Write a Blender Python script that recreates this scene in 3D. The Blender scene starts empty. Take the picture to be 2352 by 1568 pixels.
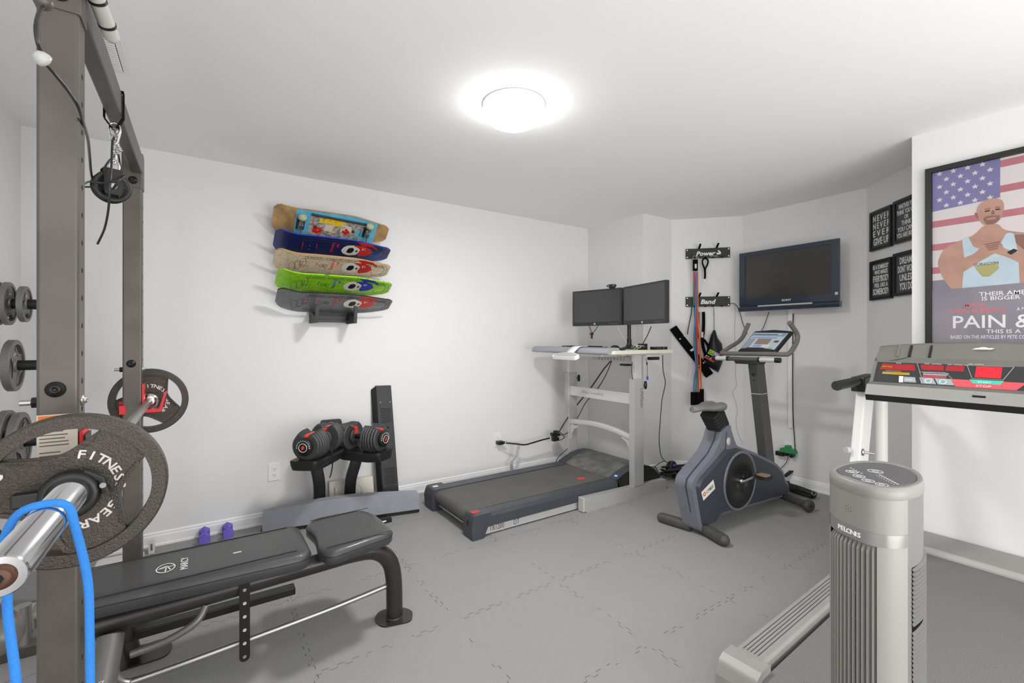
import bpy, math, random
from mathutils import Vector, Matrix
random.seed(7)
C = bpy.context.scene.collection
PI = math.pi
V = Vector

# ---------------------------------------------------------------- camera
FP, CX, YH, CAMZ = 1050.0, 1176.0, 777.0, 1.276
YAW = math.radians(55.9)
VD = (math.cos(YAW), math.sin(YAW)); RD = (VD[1], -VD[0])
cam_d = bpy.data.cameras.new('camera'); cam = bpy.data.objects.new('camera', cam_d); C.objects.link(cam)
cam.location = (0, 0, CAMZ); cam.rotation_euler = (PI/2, 0, YAW - PI/2)
cam_d.sensor_width = 36; cam_d.lens = FP/2352*36; cam_d.shift_y = -(784-YH)/2352; cam_d.clip_start = .02
sc = bpy.context.scene; sc.camera = cam
# ---------------------------------------------------------------- view, world
vs = sc.view_settings
vs.view_transform = 'Standard'; vs.look = 'None'; vs.gamma = 1; vs.use_curve_mapping = False
vs.exposure = 0.73
w = bpy.data.worlds.new('world'); sc.world = w; w.use_nodes = True
w.node_tree.nodes['Background'].inputs[0].default_value = (1, 1, 1, 1)
w.node_tree.nodes['Background'].inputs[1].default_value = 1.0
# area lights added behind the camera to fill the room
def area(name, loc, rot, sx, sy, power):
    d = bpy.data.lights.new(name, 'AREA'); d.shape = 'RECTANGLE'; d.size = sx; d.size_y = sy; d.energy = power
    d.color = (1, .985, .965)
    o = bpy.data.objects.new(name, d); C.objects.link(o); o.location = loc; o.rotation_euler = rot; return o
area('rear_fill_light', (1.6, -1.70, .95), (PI/2+.62, 0, 0), 2.4, 1.7, 37)  # added fill in the rear opening, tilted up to brighten the ceiling
area('side_fill_light', (-.78, -1.0, 1.3), (PI/2, 0, -PI/2), 1.2, 1.9, 21)  # added fill by the left wall for the alcove; no doorway stands there
LAMP_STRENGTH = 10.5; LAMP_W = 17.0

# ---------------------------------------------------------------- pixel helpers (measuring the photo's frame)
def ray(px, py):
    a = (px-CX)/FP; b = (YH-py)/FP
    return V((VD[0]+RD[0]*a, VD[1]+RD[1]*a, b))
def P(px, py, X=None, Y=None, Z=None, D=None):
    d = ray(px, py)
    t = X/d.x if X is not None else Y/d.y if Y is not None else (Z-CAMZ)/d.z if Z is not None else D
    return V((d.x*t, d.y*t, d.z*t+CAMZ))

# ---------------------------------------------------------------- materials
def lin(c):
    if isinstance(c, str):
        c = tuple(int(c[i:i+2], 16)/255 for i in (0, 2, 4))
    return tuple(x/12.92 if x <= .04045 else ((x+.055)/1.055)**2.4 for x in c)+(1.0,)
MATS = {}
def mat(name, col, rough=.5, metal=0., bump=0., bscale=200., var=0., vscale=6., spec=.5, emit=0., col2=None, coat=0.):
    if name in MATS: return MATS[name]
    m = bpy.data.materials.new(name); m.use_nodes = True; MATS[name] = m
    nt = m.node_tree; n = nt.nodes; L = nt.links; b = n['Principled BSDF']
    c = lin(col); b.inputs['Base Color'].default_value = c
    b.inputs['Roughness'].default_value = rough; b.inputs['Metallic'].default_value = metal
    b.inputs['Specular IOR Level'].default_value = spec
    b.inputs['Coat Weight'].default_value = coat
    if emit:
        b.inputs['Emission Color'].default_value = c; b.inputs['Emission Strength'].default_value = emit
    tc = n.new('ShaderNodeTexCoord')
    if var or col2:
        nz = n.new('ShaderNodeTexNoise'); nz.inputs['Scale'].default_value = vscale; nz.inputs['Detail'].default_value = 4
        L.new(tc.outputs['Object'], nz.inputs['Vector'])
        mx = n.new('ShaderNodeMix'); mx.data_type = 'RGBA'
        c2 = lin(col2) if col2 else tuple(min(1, x*(1+var)) for x in c[:3])+(1,)
        c1 = c if col2 else tuple(x*(1-var) for x in c[:3])+(1,)
        mx.inputs[6].default_value = c1; mx.inputs[7].default_value = c2
        rp = n.new('ShaderNodeMapRange'); rp.inputs[1].default_value = .38; rp.inputs[2].default_value = .62
        L.new(nz.outputs['Fac'], rp.inputs[0]); L.new(rp.outputs[0], mx.inputs[0]); L.new(mx.outputs[2], b.inputs['Base Color'])
    if bump:
        nb = n.new('ShaderNodeTexNoise'); nb.inputs['Scale'].default_value = bscale; nb.inputs['Detail'].default_value = 3
        L.new(tc.outputs['Object'], nb.inputs['Vector'])
        bp = n.new('ShaderNodeBump'); bp.inputs['Strength'].default_value = bump; bp.inputs['Distance'].default_value = .002
        L.new(nb.outputs['Fac'], bp.inputs['Height']); L.new(bp.outputs[0], b.inputs['Normal'])
    return m

# ---------------------------------------------------------------- mesh builder
def frame_from(z, up=V((0, 0, 1))):
    z = V(z).normalized()
    if abs(z.dot(up)) > .98: up = V((0, 1, 0)) if abs(z.y) < .9 else V((1, 0, 0))
    x = up.cross(z).normalized(); y = z.cross(x)
    return x, y, z
def smooth_path(pts, n=6, closed=False):
    pts = [V(p) for p in pts]; out = []
    N = len(pts); seg = N if closed else N-1
    for i in range(seg):
        g = lambda k: pts[k % N] if closed else pts[max(0, min(N-1, k))]
        p0, p1, p2, p3 = g(i-1), g(i), g(i+1), g(i+2)
        for j in range(n):
            t = j/n
            out.append(.5*((2*p1)+(-p0+p2)*t+(2*p0-5*p1+4*p2-p3)*t*t+(-p0+3*p1-3*p2+p3)*t**3))
    if not closed: out.append(pts[-1])
    return out
def arc2(cx, cy, r, a0, a1, n=8):
    return [(cx+r*math.cos(math.radians(a0+(a1-a0)*i/n)), cy+r*math.sin(math.radians(a0+(a1-a0)*i/n))) for i in range(n+1)]
def rrect(w, h, r, n=4, cx=0, cy=0):
    w2, h2 = w/2-r, h/2-r
    return [(cx+x, cy+y) for q in (arc2(w2, h2, r, 0, 90, n), arc2(-w2, h2, r, 90, 180, n), arc2(-w2, -h2, r, 180, 270, n), arc2(w2, -h2, r, 270, 360, n)) for x, y in q]
def round_poly(pts, r, n=4):
    out = []; N = len(pts)
    for i in range(N):
        p0, p1, p2 = V(pts[i-1]), V(pts[i]), V(pts[(i+1) % N])
        rr = r[i] if isinstance(r, (list, tuple)) else r
        a = (p0-p1); b = (p2-p1); d = min(rr, a.length*.45, b.length*.45)
        if d < 1e-5: out.append(tuple(p1)); continue
        s = p1+a.normalized()*d; e = p1+b.normalized()*d
        for j in range(n+1):
            t = j/n; out.append(tuple((1-t)**2*s+2*t*(1-t)*p1+t*t*e))
    return out
class MB:
    def __init__(s): s.v = []; s.f = []; s.m = []; s.sm = []; s.mats = []
    def mi(s, m):
        if m not in s.mats: s.mats.append(m)
        return s.mats.index(m)
    def add(s, vs, fs, m, smooth=False):
        o = len(s.v); s.v += [V(x) for x in vs]; k = s.mi(m)
        for f in fs: s.f.append(tuple(i+o for i in f)); s.m.append(k); s.sm.append(smooth)
        return s
    def box(s, x0, x1, y0, y1, z0, z1, m, M=None):
        vs = [V((x, y, z)) for x in (x0, x1) for y in (y0, y1) for z in (z0, z1)]
        if M: vs = [M @ p for p in vs]
        return s.add(vs, [(0, 1, 3, 2), (4, 6, 7, 5), (0, 4, 5, 1), (2, 3, 7, 6), (0, 2, 6, 4), (1, 5, 7, 3)], m)
    def hexa(s, a, b, m):                      # two quads (4 pts each) joined
        return s.add(list(a)+list(b), [(0, 1, 2, 3), (7, 6, 5, 4), (0, 4, 5, 1), (1, 5, 6, 2), (2, 6, 7, 3), (3, 7, 4, 0)], m)
    def poly(s, pts, m): return s.add(pts, [tuple(range(len(pts)))], m)
    def prism(s, pts, o, ux, uy, un, m, smooth=False, cap=True):   # 2-D outline extruded along un (vector)
        o, ux, uy, un = V(o), V(ux), V(uy), V(un); n = len(pts)
        a = [o+ux*p[0]+uy*p[1] for p in pts]; b = [p+un for p in a]
        fs = [(i, (i+1) % n, (i+1) % n+n, i+n) for i in range(n)]
        s.add(a+b, fs, m, smooth)
        if cap: s.add(a, [tuple(range(n))[::-1]], m); s.add(b, [tuple(range(n))], m)
        return s
    def loft(s, rings, m, smooth=True, closed=True, cap=True):
        n = len(rings[0]); vs = [p for r in rings for p in r]; fs = []
        for k in range(len(rings)-1):
            for i in range(n if closed else n-1):
                j = (i+1) % n; fs.append((k*n+i, k*n+j, (k+1)*n+j, (k+1)*n+i))
        s.add(vs, fs, m, smooth)
        if cap: s.add(rings[0], [tuple(range(n))[::-1]], m); s.add(rings[-1], [tuple(range(n))], m)
        return s
    def cyl(s, p0, p1, r0, m, r1=None, seg=20, cap=True, smooth=True):
        p0, p1 = V(p0), V(p1); r1 = r0 if r1 is None else r1; x, y, z = frame_from(p1-p0)
        R = [[p+(x*math.cos(2*PI*i/seg)+y*math.sin(2*PI*i/seg))*r for i in range(seg)] for p, r in ((p0, r0), (p1, r1))]
        return s.loft(R, m, smooth, True, cap)
    def lathe(s, prof, o, ax, m, seg=32, smooth=True, cap=True):    # prof: (radius, along axis)
        x, y, z = frame_from(ax); o = V(o)
        R = [[o+z*h+(x*math.cos(2*PI*i/seg)+y*math.sin(2*PI*i/seg))*max(r, 1e-5) for i in range(seg)] for r, h in prof]
        return s.loft(R, m, smooth, True, cap)
    def sweep(s, path, prof, m, up=V((0, 0, 1)), smooth=True, cap=True):  # 2-D profile along a path
        path = [V(p) for p in path]; R = []; n = len(path)
        t = (path[1]-path[0]).normalized(); x, y, z = frame_from(t, up)
        for i, p in enumerate(path):
            tt = (path[min(i+1, n-1)]-path[max(i-1, 0)]).normalized()
            q = t.rotation_difference(tt); x = q @ x; y = q @ y; t = tt
            R.append([p+x*a+y*b for a, b in prof])
        return s.loft(R, m, smooth, True, cap)
    def tube(s, path, r, m, seg=10, cap=True): return s.sweep(path, [(r*math.cos(2*PI*i/seg), r*math.sin(2*PI*i/seg)) for i in range(seg)], m, cap=cap)
    def ball(s, c, r, m, seg=16, rings=10, sc=(1, 1, 1), R=None):
        c = V(c); rr = []
        for k in range(1, rings):
            a = PI*k/rings
            ring = [V((r*sc[0]*math.sin(a)*math.cos(2*PI*i/seg), r*sc[1]*math.sin(a)*math.sin(2*PI*i/seg), -r*sc[2]*math.cos(a))) for i in range(seg)]
            rr.append([c+(R @ p if R else p) for p in ring])
        return s.loft(rr, m)
    def torus(s, c, ax, R, r, m, seg=24, ps=8, a0=0, a1=360):
        x, y, z = frame_from(ax); c = V(c)
        pts = [c+(x*math.cos(math.radians(a0+(a1-a0)*i/seg))+y*math.sin(math.radians(a0+(a1-a0)*i/seg)))*R for i in range(seg+1)]
        return s.tube(pts, r, m, ps)
    def text(s, txt, o, ux, uy, size, m, depth=.0006, align='LEFT', shear=0, squeeze=1., spacing=1., bold=0.):
        cu = bpy.data.curves.new('txt', 'FONT'); cu.body = txt; cu.size = size; cu.align_x = align; cu.shear = shear; cu.space_character = spacing; cu.offset = size*bold
        cu.extrude = depth; cu.resolution_u = 2
        ob = bpy.data.objects.new('txt', cu); C.objects.link(ob)
        bpy.context.view_layer.update()
        me = ob.evaluated_get(bpy.context.evaluated_depsgraph_get()).to_mesh()
        ux = V(ux).normalized(); uy = V(uy).normalized(); un = ux.cross(uy)
        s.add([V(o)+ux*v.co.x*squeeze+uy*v.co.y+un*v.co.z for v in me.vertices], [tuple(p.vertices) for p in me.polygons], m)
        bpy.data.objects.remove(ob); bpy.data.curves.remove(cu)
        return s
    def build(s, name, parent=None, bevel=0., seg=2, origin=None, angle=35, sub=0):
        me = bpy.data.meshes.new(name)
        if parent is not None:
            off = V((0, 0, 0)); q = parent
            while q is not None: off += q.location; q = q.parent
        else:
            if origin is None:
                xs = [p.x for p in s.v]; ys = [p.y for p in s.v]; zs = [p.z for p in s.v]
                origin = ((min(xs)+max(xs))/2, (min(ys)+max(ys))/2, min(zs))
            off = V(origin)
        me.from_pydata([tuple(p-off) for p in s.v], [], s.f)
        for m in s.mats: me.materials.append(m)
        for p, k, sm in zip(me.polygons, s.m, s.sm): p.material_index = k; p.use_smooth = sm
        me.update()
        o = bpy.data.objects.new(name, me); C.objects.link(o)
        if parent is not None: o.parent = parent
        else: o.location = off
        if bevel:
            b = o.modifiers.new('bevel', 'BEVEL'); b.width = bevel; b.segments = seg; b.limit_method = 'ANGLE'; b.angle_limit = math.radians(angle)
            b.harden_normals = False
        if sub:
            w_ = o.modifiers.new('weld', 'WELD'); w_.merge_threshold = 1e-5
            q_ = o.modifiers.new('sub', 'SUBSURF'); q_.levels = sub; q_.render_levels = sub
        return o
def tag(o, label, cat, group=None, kind=None):
    if label: o['label'] = label
    if cat: o['category'] = cat
    if group: o['group'] = group
    if kind: o['kind'] = kind
    return o
def thing(name, loc, label, cat, group=None):
    o = bpy.data.objects.new(name, None); C.objects.link(o); o.location = loc; o.empty_display_size = .05
    return tag(o, label, cat, group)
def struct(mb, name, parent=None, **k):
    o = mb.build(name, parent, **k); o['kind'] = 'structure'; return o

# ---------------------------------------------------------------- room
XL, XR, XB, YB, YR, H = -.82, 3.388, 4.238, 3.563, -1.8, 2.436
BY0, BY1, BC0, BC1 = .89, 2.831, (3.80, .89), (3.80, 2.831)      # bay alcove
BP0, BP1 = (XB, 1.383), (XB, 2.363)
m_wall = mat('wall_paint', 'e4e4e4', .85, bump=.06, bscale=260, spec=.3)
m_ceil = mat('ceiling_paint', 'f6f6f6', .9, bump=.05, bscale=180, spec=.2)
m_trim = mat('trim_paint', 'f4f4f4', .35)
LOOP = [(XR, YR), (XR, BY0), BC0, BP0, BP1, BC1, (XR, BY1), (XR, YB), (XL, YB), (XL, YR)]
def mitre(i):
    p0, p1, p2 = V(LOOP[i-1]), V(LOOP[i]), V(LOOP[(i+1) % len(LOOP)])
    d1 = (p1-p0).normalized(); d2 = (p2-p1).normalized()
    n1 = V((d1.y, -d1.x)); n2 = V((d2.y, -d2.x)); k = (n1+n2)/(1+n1.dot(n2))
    return p1+k*.1
def wall(name, i):                         # one run of the room outline, .1 m thick, mitred at both ends
    mb = MB(); j = (i+1) % len(LOOP); a, b, c, d = V(LOOP[i]), V(LOOP[j]), mitre(j), mitre(i)
    mb.hexa([(a.x, a.y, 0), (b.x, b.y, 0), (b.x, b.y, H), (a.x, a.y, H)], [(d.x, d.y, 0), (c.x, c.y, 0), (c.x, c.y, H), (d.x, d.y, H)], m_wall)
    return struct(mb, name)
for i, nm in enumerate(['wall_right', 'wall_alcove_side', 'wall_alcove_angled_near', 'wall_alcove_back', 'wall_alcove_angled_far',
                        'wall_alcove_far_side', 'wall_right_corner', 'wall_back', 'wall_left']):
    wall(nm, i)
mb = MB()      # rear wall with a wide opening made for the added fill light
mb.box(XL, .4, YR-.1, YR, 0, H, m_wall); mb.box(2.8, XR, YR-.1, YR, 0, H, m_wall); mb.box(.4, 2.8, YR-.1, YR, 2.2, H, m_wall)
struct(mb, 'wall_rear')
fl = [(XL, YR), (XR, YR), (XR, BY0), BC0, BP0, BP1, BC1, (XR, BY1), (XR, YB), (XL, YB)]
mb = MB(); mb.prism([(x, y) for x, y in fl], (0, 0, H), (1, 0, 0), (0, 1, 0), (0, 0, .08), m_ceil); struct(mb, 'ceiling', origin=(0, 0, H))
# floor of interlocking foam mats
def floor_mat():
    m = bpy.data.materials.new('foam_mats'); m.use_nodes = True; nt = m.node_tree; n = nt.nodes; L = nt.links; b = n['Principled BSDF']
    tc = n.new('ShaderNodeTexCoord'); sp = n.new('ShaderNodeSeparateXYZ'); L.new(tc.outputs['Object'], sp.inputs[0])
    def M(op, a, b_=None, c=None):
        q = n.new('ShaderNodeMath'); q.operation = op
        for i, x in enumerate((a, b_, c)):
            if x is None: continue
            if isinstance(x, (int, float)): q.inputs[i].default_value = x
            else: L.new(x, q.inputs[i])
        return q.outputs[0]
    T = .5945
    def seam(u, v, u0):
        # puzzle edge: square wave of tabs
        z = M('SIGN', M('SINE', M('MULTIPLY', v, 2*PI/.058)))
        z2 = M('SINE', M('MULTIPLY', v, 2*PI/.058))
        uu = M('ADD', M('SUBTRACT', u, u0), M('MULTIPLY', M('MINIMUM', M('MAXIMUM', M('MULTIPLY', z2, 4.0), -1.0), 1.0), .0085))
        d = M('ABSOLUTE', M('SUBTRACT', M('FRACT', M('ADD', M('DIVIDE', uu, T), .5)), .5))
        return M('LESS_THAN', M('MULTIPLY', d, T), .0014)
    lx = seam(sp.outputs[0], sp.outputs[1], 1.542); ly = seam(sp.outputs[1], sp.outputs[0], 1.262)
    nz = n.new('ShaderNodeTexNoise'); nz.inputs['Scale'].default_value = 9; L.new(tc.outputs['Object'], nz.inputs['Vector'])
    gate = M('GREATER_THAN', nz.outputs['Fac'], .49)
    ln = M('MULTIPLY', M('MAXIMUM', lx, ly), gate)
    # fine weave
    wx = M('SINE', M('MULTIPLY', M('ADD', sp.outputs[0], sp.outputs[1]), 2*PI/.0062)); wy = M('SINE', M('MULTIPLY', M('SUBTRACT', sp.outputs[0], sp.outputs[1]), 2*PI/.0062))
    wv = M('MULTIPLY', wx, wy)
    n2 = n.new('ShaderNodeTexNoise'); n2.inputs['Scale'].default_value = 2.2; n2.inputs['Detail'].default_value = 5; L.new(tc.outputs['Object'], n2.inputs['Vector'])
    n3 = n.new('ShaderNodeTexNoise'); n3.inputs['Scale'].default_value = 22; n3.inputs['Detail'].default_value = 6; n3.inputs['Distortion'].default_value = 1.5; L.new(tc.outputs['Object'], n3.inputs['Vector'])
    sc_ = M('ADD', M('MULTIPLY', n2.outputs['Fac'], .7), M('MULTIPLY', n3.outputs['Fac'], .3))
    mx = n.new('ShaderNodeMix'); mx.data_type = 'RGBA'; mx.inputs[6].default_value = lin('949493'); mx.inputs[7].default_value = lin('a1a1a0'); L.new(sc_, mx.inputs[0])
    m3 = n.new('ShaderNodeMix'); m3.data_type = 'RGBA'; m3.inputs[7].default_value = lin('7e7e7d'); L.new(M('MULTIPLY', M('ADD', wv, 1.0), .28), m3.inputs[0]); L.new(mx.outputs[2], m3.inputs[6])
    m2 = n.new('ShaderNodeMix'); m2.data_type = 'RGBA'; m2.inputs[7].default_value = lin('505050'); L.new(ln, m2.inputs[0]); L.new(m3.outputs[2], m2.inputs[6])
    L.new(m2.outputs[2], b.inputs['Base Color']); b.inputs['Roughness'].default_value = .62; b.inputs['Specular IOR Level'].default_value = .35
    bp = n.new('ShaderNodeBump'); bp.inputs['Strength'].default_value = .35; bp.inputs['Distance'].default_value = .0015
    L.new(M('SUBTRACT', wv, M('MULTIPLY', ln, 3.0)), bp.inputs['Height']); L.new(bp.outputs[0], b.inputs['Normal'])
    return m
mb = MB(); mb.prism(fl, (0, 0, -.05), (1, 0, 0), (0, 1, 0), (0, 0, .05), floor_mat()); struct(mb, 'floor', origin=(0, 0, 0))
# baseboards
def baseboard(name, pts):
    mb = MB()
    for (a, b) in zip(pts[:-1], pts[1:]):
        a, b = V((a[0], a[1], 0)), V((b[0], b[1], 0)); d = (b-a).normalized(); n = -d.cross(V((0, 0, 1)))
        prof = [(0, 0), (.017, 0), (.017, .012), (.012, .016), (.012, .060), (.009, .068), (.009, .078), (.004, .084), (0, .084)]
        mb.prism(prof, a-d*.0, n, (0, 0, 1), b-a, m_trim)
    return struct(mb, name)
baseboard('baseboard_back', [(XR, YB), (XL, YB)])
baseboard('baseboard_left', [(XL, YB), (XL, YR)])
baseboard('baseboard_right', [(XR, YR), (XR, BY0), BC0])
baseboard('baseboard_alcove', [BC0, BP0, BP1, BC1])
baseboard('baseboard_corner', [BC1, (XR, BY1), (XR, YB)])
# ceiling lamp: shallow glowing dome on a white pan
LC = V((1.28, 1.874, H))
lamp = thing('ceiling_lamp', LC+V((0, 0, -.11)), 'round flush ceiling lamp with a glowing white dome', 'ceiling lamp')
mb = MB(); mb.lathe([(.155, -.002), (.155, -.016), (.150, -.022), (.02, -.022)], LC, (0, 0, 1), m_trim, 48); mb.build('base_pan', lamp)
m_glow = mat('lamp_glow', 'fffdf8', .4, emit=LAMP_STRENGTH)
mb = MB(); mb.lathe([(.147, -.023), (.150, -.035), (.146, -.055), (.128, -.08), (.095, -.097), (.05, -.106), (.004, -.109)], LC, (0, 0, 1), m_glow, 48); mb.build('lamp_shade', lamp)
ld = bpy.data.lights.new('lamp_light', 'AREA'); ld.shape = 'DISK'; ld.size = .26; ld.energy = LAMP_W; ld.color = (1, .99, .975)
lo = bpy.data.objects.new('lamp_light', ld); C.objects.link(lo); lo.location = LC+V((0, 0, -.114))
# ceiling vent
m_white = mat('white_plastic', 'ededed', .4); m_dark = mat('dark_gap', '3c3c3c', .8)
vt = thing('ceiling_vent', (-.345, 2.415, H-.012), 'white slatted ceiling vent beside the top of the rack', 'vent')
mb = MB(); mb.box(-.43, -.26, 2.23, 2.60, H-.006, H, m_white); mb.build('frame', vt, bevel=.002)
mb = MB()
for i in range(19):
    y = 2.255+i*.0175; mb.box(-.405, -.285, y, y+.006, H-.012, H-.005, m_white)
mb.build('slat', vt)
mb = MB(); mb.box(-.407, -.283, 2.25, 2.582, H-.0068, H-.006, m_dark); mb.build('backing', vt)
# ================================================================= power rack, barbell, plates, pulley, bench
m_frame = mat('gunmetal_tube', '5d5752', .38, metal=.35, bump=.15, bscale=700, var=.10, vscale=7)
m_frame_side = m_frame
m_blk = mat('black_plastic', '181818', .42)
m_blkm = mat('black_satin_metal', '222120', .35, metal=.3)
m_rub = mat('black_rubber', '1f1f1f', .7)
m_chrome = mat('chrome', 'd8d8da', .14, metal=1.)
m_steel = mat('brushed_steel', 'b4b4b2', .32, metal=.9)
m_cloth = mat('black_cloth', '0c0c0c', .9, spec=.12)
m_red = mat('red_plastic', 'd8232a', .4)
m_hammer = mat('hammertone_iron', '4a443f', .42, metal=.45, bump=1.0, bscale=330, var=.22, vscale=300)
m_hammer_l = mat('worn_iron', '7f7e7a', .45, metal=.45, bump=.8, bscale=330, var=.15, vscale=300)
m_silver_txt = mat('silver_lettering', 'cfc8c0', .35, metal=.3)
m_hole = mat('hole_black', '0d0d0d', .9)
m_paper = mat('label_paper', 'd9d2c2', .7)
m_ink = mat('label_ink', '6b655a', .7)
m_orange = mat('warning_orange', 'e5731c', .5)
m_whit = mat('white_marking', 'ececec', .5)
X_, Y_, Z_ = V((1, 0, 0)), V((0, 1, 0)), V((0, 0, 1))

RX, RN, RF, HW = -.250, 1.352, 2.571, .0325         # upright centre X, near and far upright Y, half width
rack = thing('power_rack', (RX, (RN+RF)/2, 0), 'dark brown-grey steel power rack with perforated uprights at the left', 'power rack')
def upright(Yc, side):
    mb = MB()
    x0, x1, y0, y1 = RX-HW, RX+HW, Yc-HW, Yc+HW
    pr = rrect(.065, .065, .006, 3, RX, Yc)
    mb.prism(pr, (0, 0, .0), X_, Y_, (0, 0, 2.06), m_frame, smooth=False)
    for k in range(30):                                # perforation on the +X face
        z = .22+k*.0602
        if z < 1.86: mb.cyl((x1-.004, Yc, z), (x1+.0004, Yc, z), .0058, m_hole, seg=12, smooth=False)
    o = mb.build('upright', rack)
    return o
for Yc, s in ((RN, -1), (RF, 1)): upright(Yc, s)
# lower splice sleeves / brackets with bolts
def bolt(mb, p, ax, r=.011, m=None):
    m = m or m_blkm; ax = V(ax).normalized(); p = V(p)
    mb.lathe([(r*1.5, 0), (r*1.5, .0025), (r, .003), (r*.95, .006), (r*.7, .0085), (r*.42, .0088), (r*.40, .005), (.001, .005)], p, ax, m, 16)
for Yc in (RN, RF):
    mb = MB(); mb.prism(rrect(.071, .071, .006, 3, RX, Yc), (0, 0, 1.925 if Yc == RF else 1.962), X_, Y_, (0, 0, .150 if Yc == RF else .113), m_frame)
    bolt(mb, (RX+.003, Yc-.0355, 1.955 if Yc == RF else 1.995), (0, -1, 0)); mb.build('top_bracket', rack)
    mb = MB(); bolt(mb, (RX-.003, Yc-HW, 1.17 if Yc == RN else 1.168), (0, -1, 0)); mb.build('bolt', rack)
    mb = MB(); bolt(mb, (RX+HW, Yc, 1.142), (1, 0, 0), .008, m_steel)
    mb.build('bolt', rack); mb = MB()
    mb.cyl((RX-HW, Yc, 1.142), (RX-HW-.03, Yc, 1.142), .006, m_steel, seg=10)
    mb.cyl((RX-HW, Yc, 1.142), (RX-HW-.012, Yc, 1.142), .012, m_blkm, seg=6, smooth=False); mb.build('bolt_end', rack)
mb = MB()                                              # warning sign on the near upright
yf = RN-HW-.0006
mb.box(RX-.031, RX+.031, yf, yf+.0005, .905, 1.118, m_paper); mb.box(RX-.029, RX+.029, yf-.0003, yf+.0002, 1.092, 1.116, m_orange)
mb.text('WARNING', (RX-.026, yf-.0006, 1.098), X_, Z_, .013, m_blk)
random.seed(3)
for k in range(24):
    z = 1.082-k*.0072
    if k % 6 == 5: continue
    mb.box(RX-.027, RX-.027+random.uniform(.03, .053), yf-.0003, yf+.0002, z, z+.0022, m_ink)
mb.build('warning_label', rack)
mb = MB(); mb.box(-.254, -.214, RN, RF, 1.988, 2.063, m_frame); mb.build('top_crossbeam', rack, bevel=.004)
mb = MB(); mb.box(-1.05+.25, -.2, RF+.032, RF+.092, .0, .045, m_frame); mb.build('base_beam', rack, bevel=.004)
mb = MB(); mb.box(-.80, -.2, RN-.092, RN-.032, .0, .045, m_frame); mb.build('base_beam', rack, bevel=.004)
mb = MB(); mb.box(-.80, -.745, RN-.092, RF+.092, .0, .045, m_frame); mb.build('rear_base_beam', rack, bevel=.004)
# vertical plate peg standing on the base beam
mb = MB(); mb.cyl((-.60, RF+.062, .045), (-.60, RF+.062, .20), .0255, m_steel, seg=28); mb.build('plate_peg', rack, bevel=.002)
# pull-up grip reaching out at the top
mb = MB(); a, b = P(196, -70, D=.98), P(256, 82, D=1.10); d = (b-a).normalized()
mb.cyl(a, b, .0165, m_grip := mat('pale_grey_grip', 'b9b7b2', .45), seg=24); mb.ball(b, .0165, m_grip, 20, 12)
o = mb.build('pull_up_handle', rack); o['label'] = 'pale grey rounded pull-up handle'
mb = MB(); q = a+(b-a)*.82; mb.cyl(q-d*.003, q+d*.003, .0178, m_blk, seg=24); mb.build('ring_band', rack); mb = MB(); q = a+(b-a)*.44; mb.cyl(q-d*.003, q+d*.003, .0178, m_blk, seg=24); mb.build('ring_band', rack)
# J hooks (red lined)
for Yc in (RN, RF):
    mb = MB(); xa = RX+HW
    prof = [(0, .07), (.006, .07), (.006, -.042), (.058, -.042), (.078, .03), (.084, .03), (.066, -.055), (0, -.055)]
    mb.prism(prof, (xa+.0005, Yc-.032, 1.008), X_, Z_, (0, .064, 0), m_red)
    hk = mb.build('j_hook', rack, bevel=.0015)
    if Yc == RF:
        mb = MB(); mb.box(RX-HW-.010, RX-HW+.012, Yc-HW-.006, Yc-HW-.0008, .953, .990, m_red); mb.build('side_tab', hk, bevel=.001)
    mb = MB(); mb.cyl((RX-HW, Yc+.01, .995), (RX-HW-.015, Yc+.01, .995), .008, m_red, seg=14); mb.build('locking_pin', hk)
mb = MB()                                               # dark pad inside the near hook
mb.box(RX+HW+.0068, RX+HW+.0105, RN-.03, RN+.03, .975, 1.07, m_blk); mb.build('hook_pad', rack)
# rounded safety arm end close to the camera on the left
mb = MB(); e = P(-8, 1458, D=.72); mb.lathe([(.034, -.5), (.034, -.02), (.033, 0), (.029, .014), (.021, .024), (.010, .030), (.001, .031)], e, (.55, -.83, .0), m_sa := mat('grey_satin_paint', '5c5854', .35, metal=.2), 28)
sa = mb.build('safety_arm', None, bevel=0); tag(sa, 'round-ended dark grey metal arm reaching in at the lower left edge', 'metal arm')

# ---------------- barbell and plates
BX, BZ = -.2005, .991
bb = thing('barbell', (BX, 1.9, BZ-.025), 'chrome barbell resting across the red rack hooks', 'barbell')
mb = MB(); mb.cyl((BX, 1.235, BZ), (BX, 2.63, BZ), .0142, m_steel, seg=24); mb.build('shaft', bb)
def sleeve(y0, y1, col):
    mb = MB(); s = 1 if y1 > y0 else -1
    mb.lathe([(.0142, -.0), (.036, .0), (.036, .022), (.0262, .024), (.0255, abs(y1-y0)-.004), (.0235, abs(y1-y0))], (BX, y0, BZ), (0, s, 0), m_chrome, 40)
    mb.build('sleeve', bb)
sleeve(1.235, .795, 0); sleeve(2.625, 3.03, 0)
m_rust = mat('rusty_bolt', '5c4035', .5, metal=.5, bump=.4)
mb = MB(); mb.lathe([(.0155, 0), (.0155, .001), (.0125, .0012), (.012, .006), (.0095, .0075), (.001, .0078)], (BX, .7955, BZ), (0, -1, 0), m_rust, 32)
mb.cyl((BX, .789, BZ), (BX, .7865, BZ), .0055, m_hole, seg=6, smooth=False); mb.build('end_bolt', bb)

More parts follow.
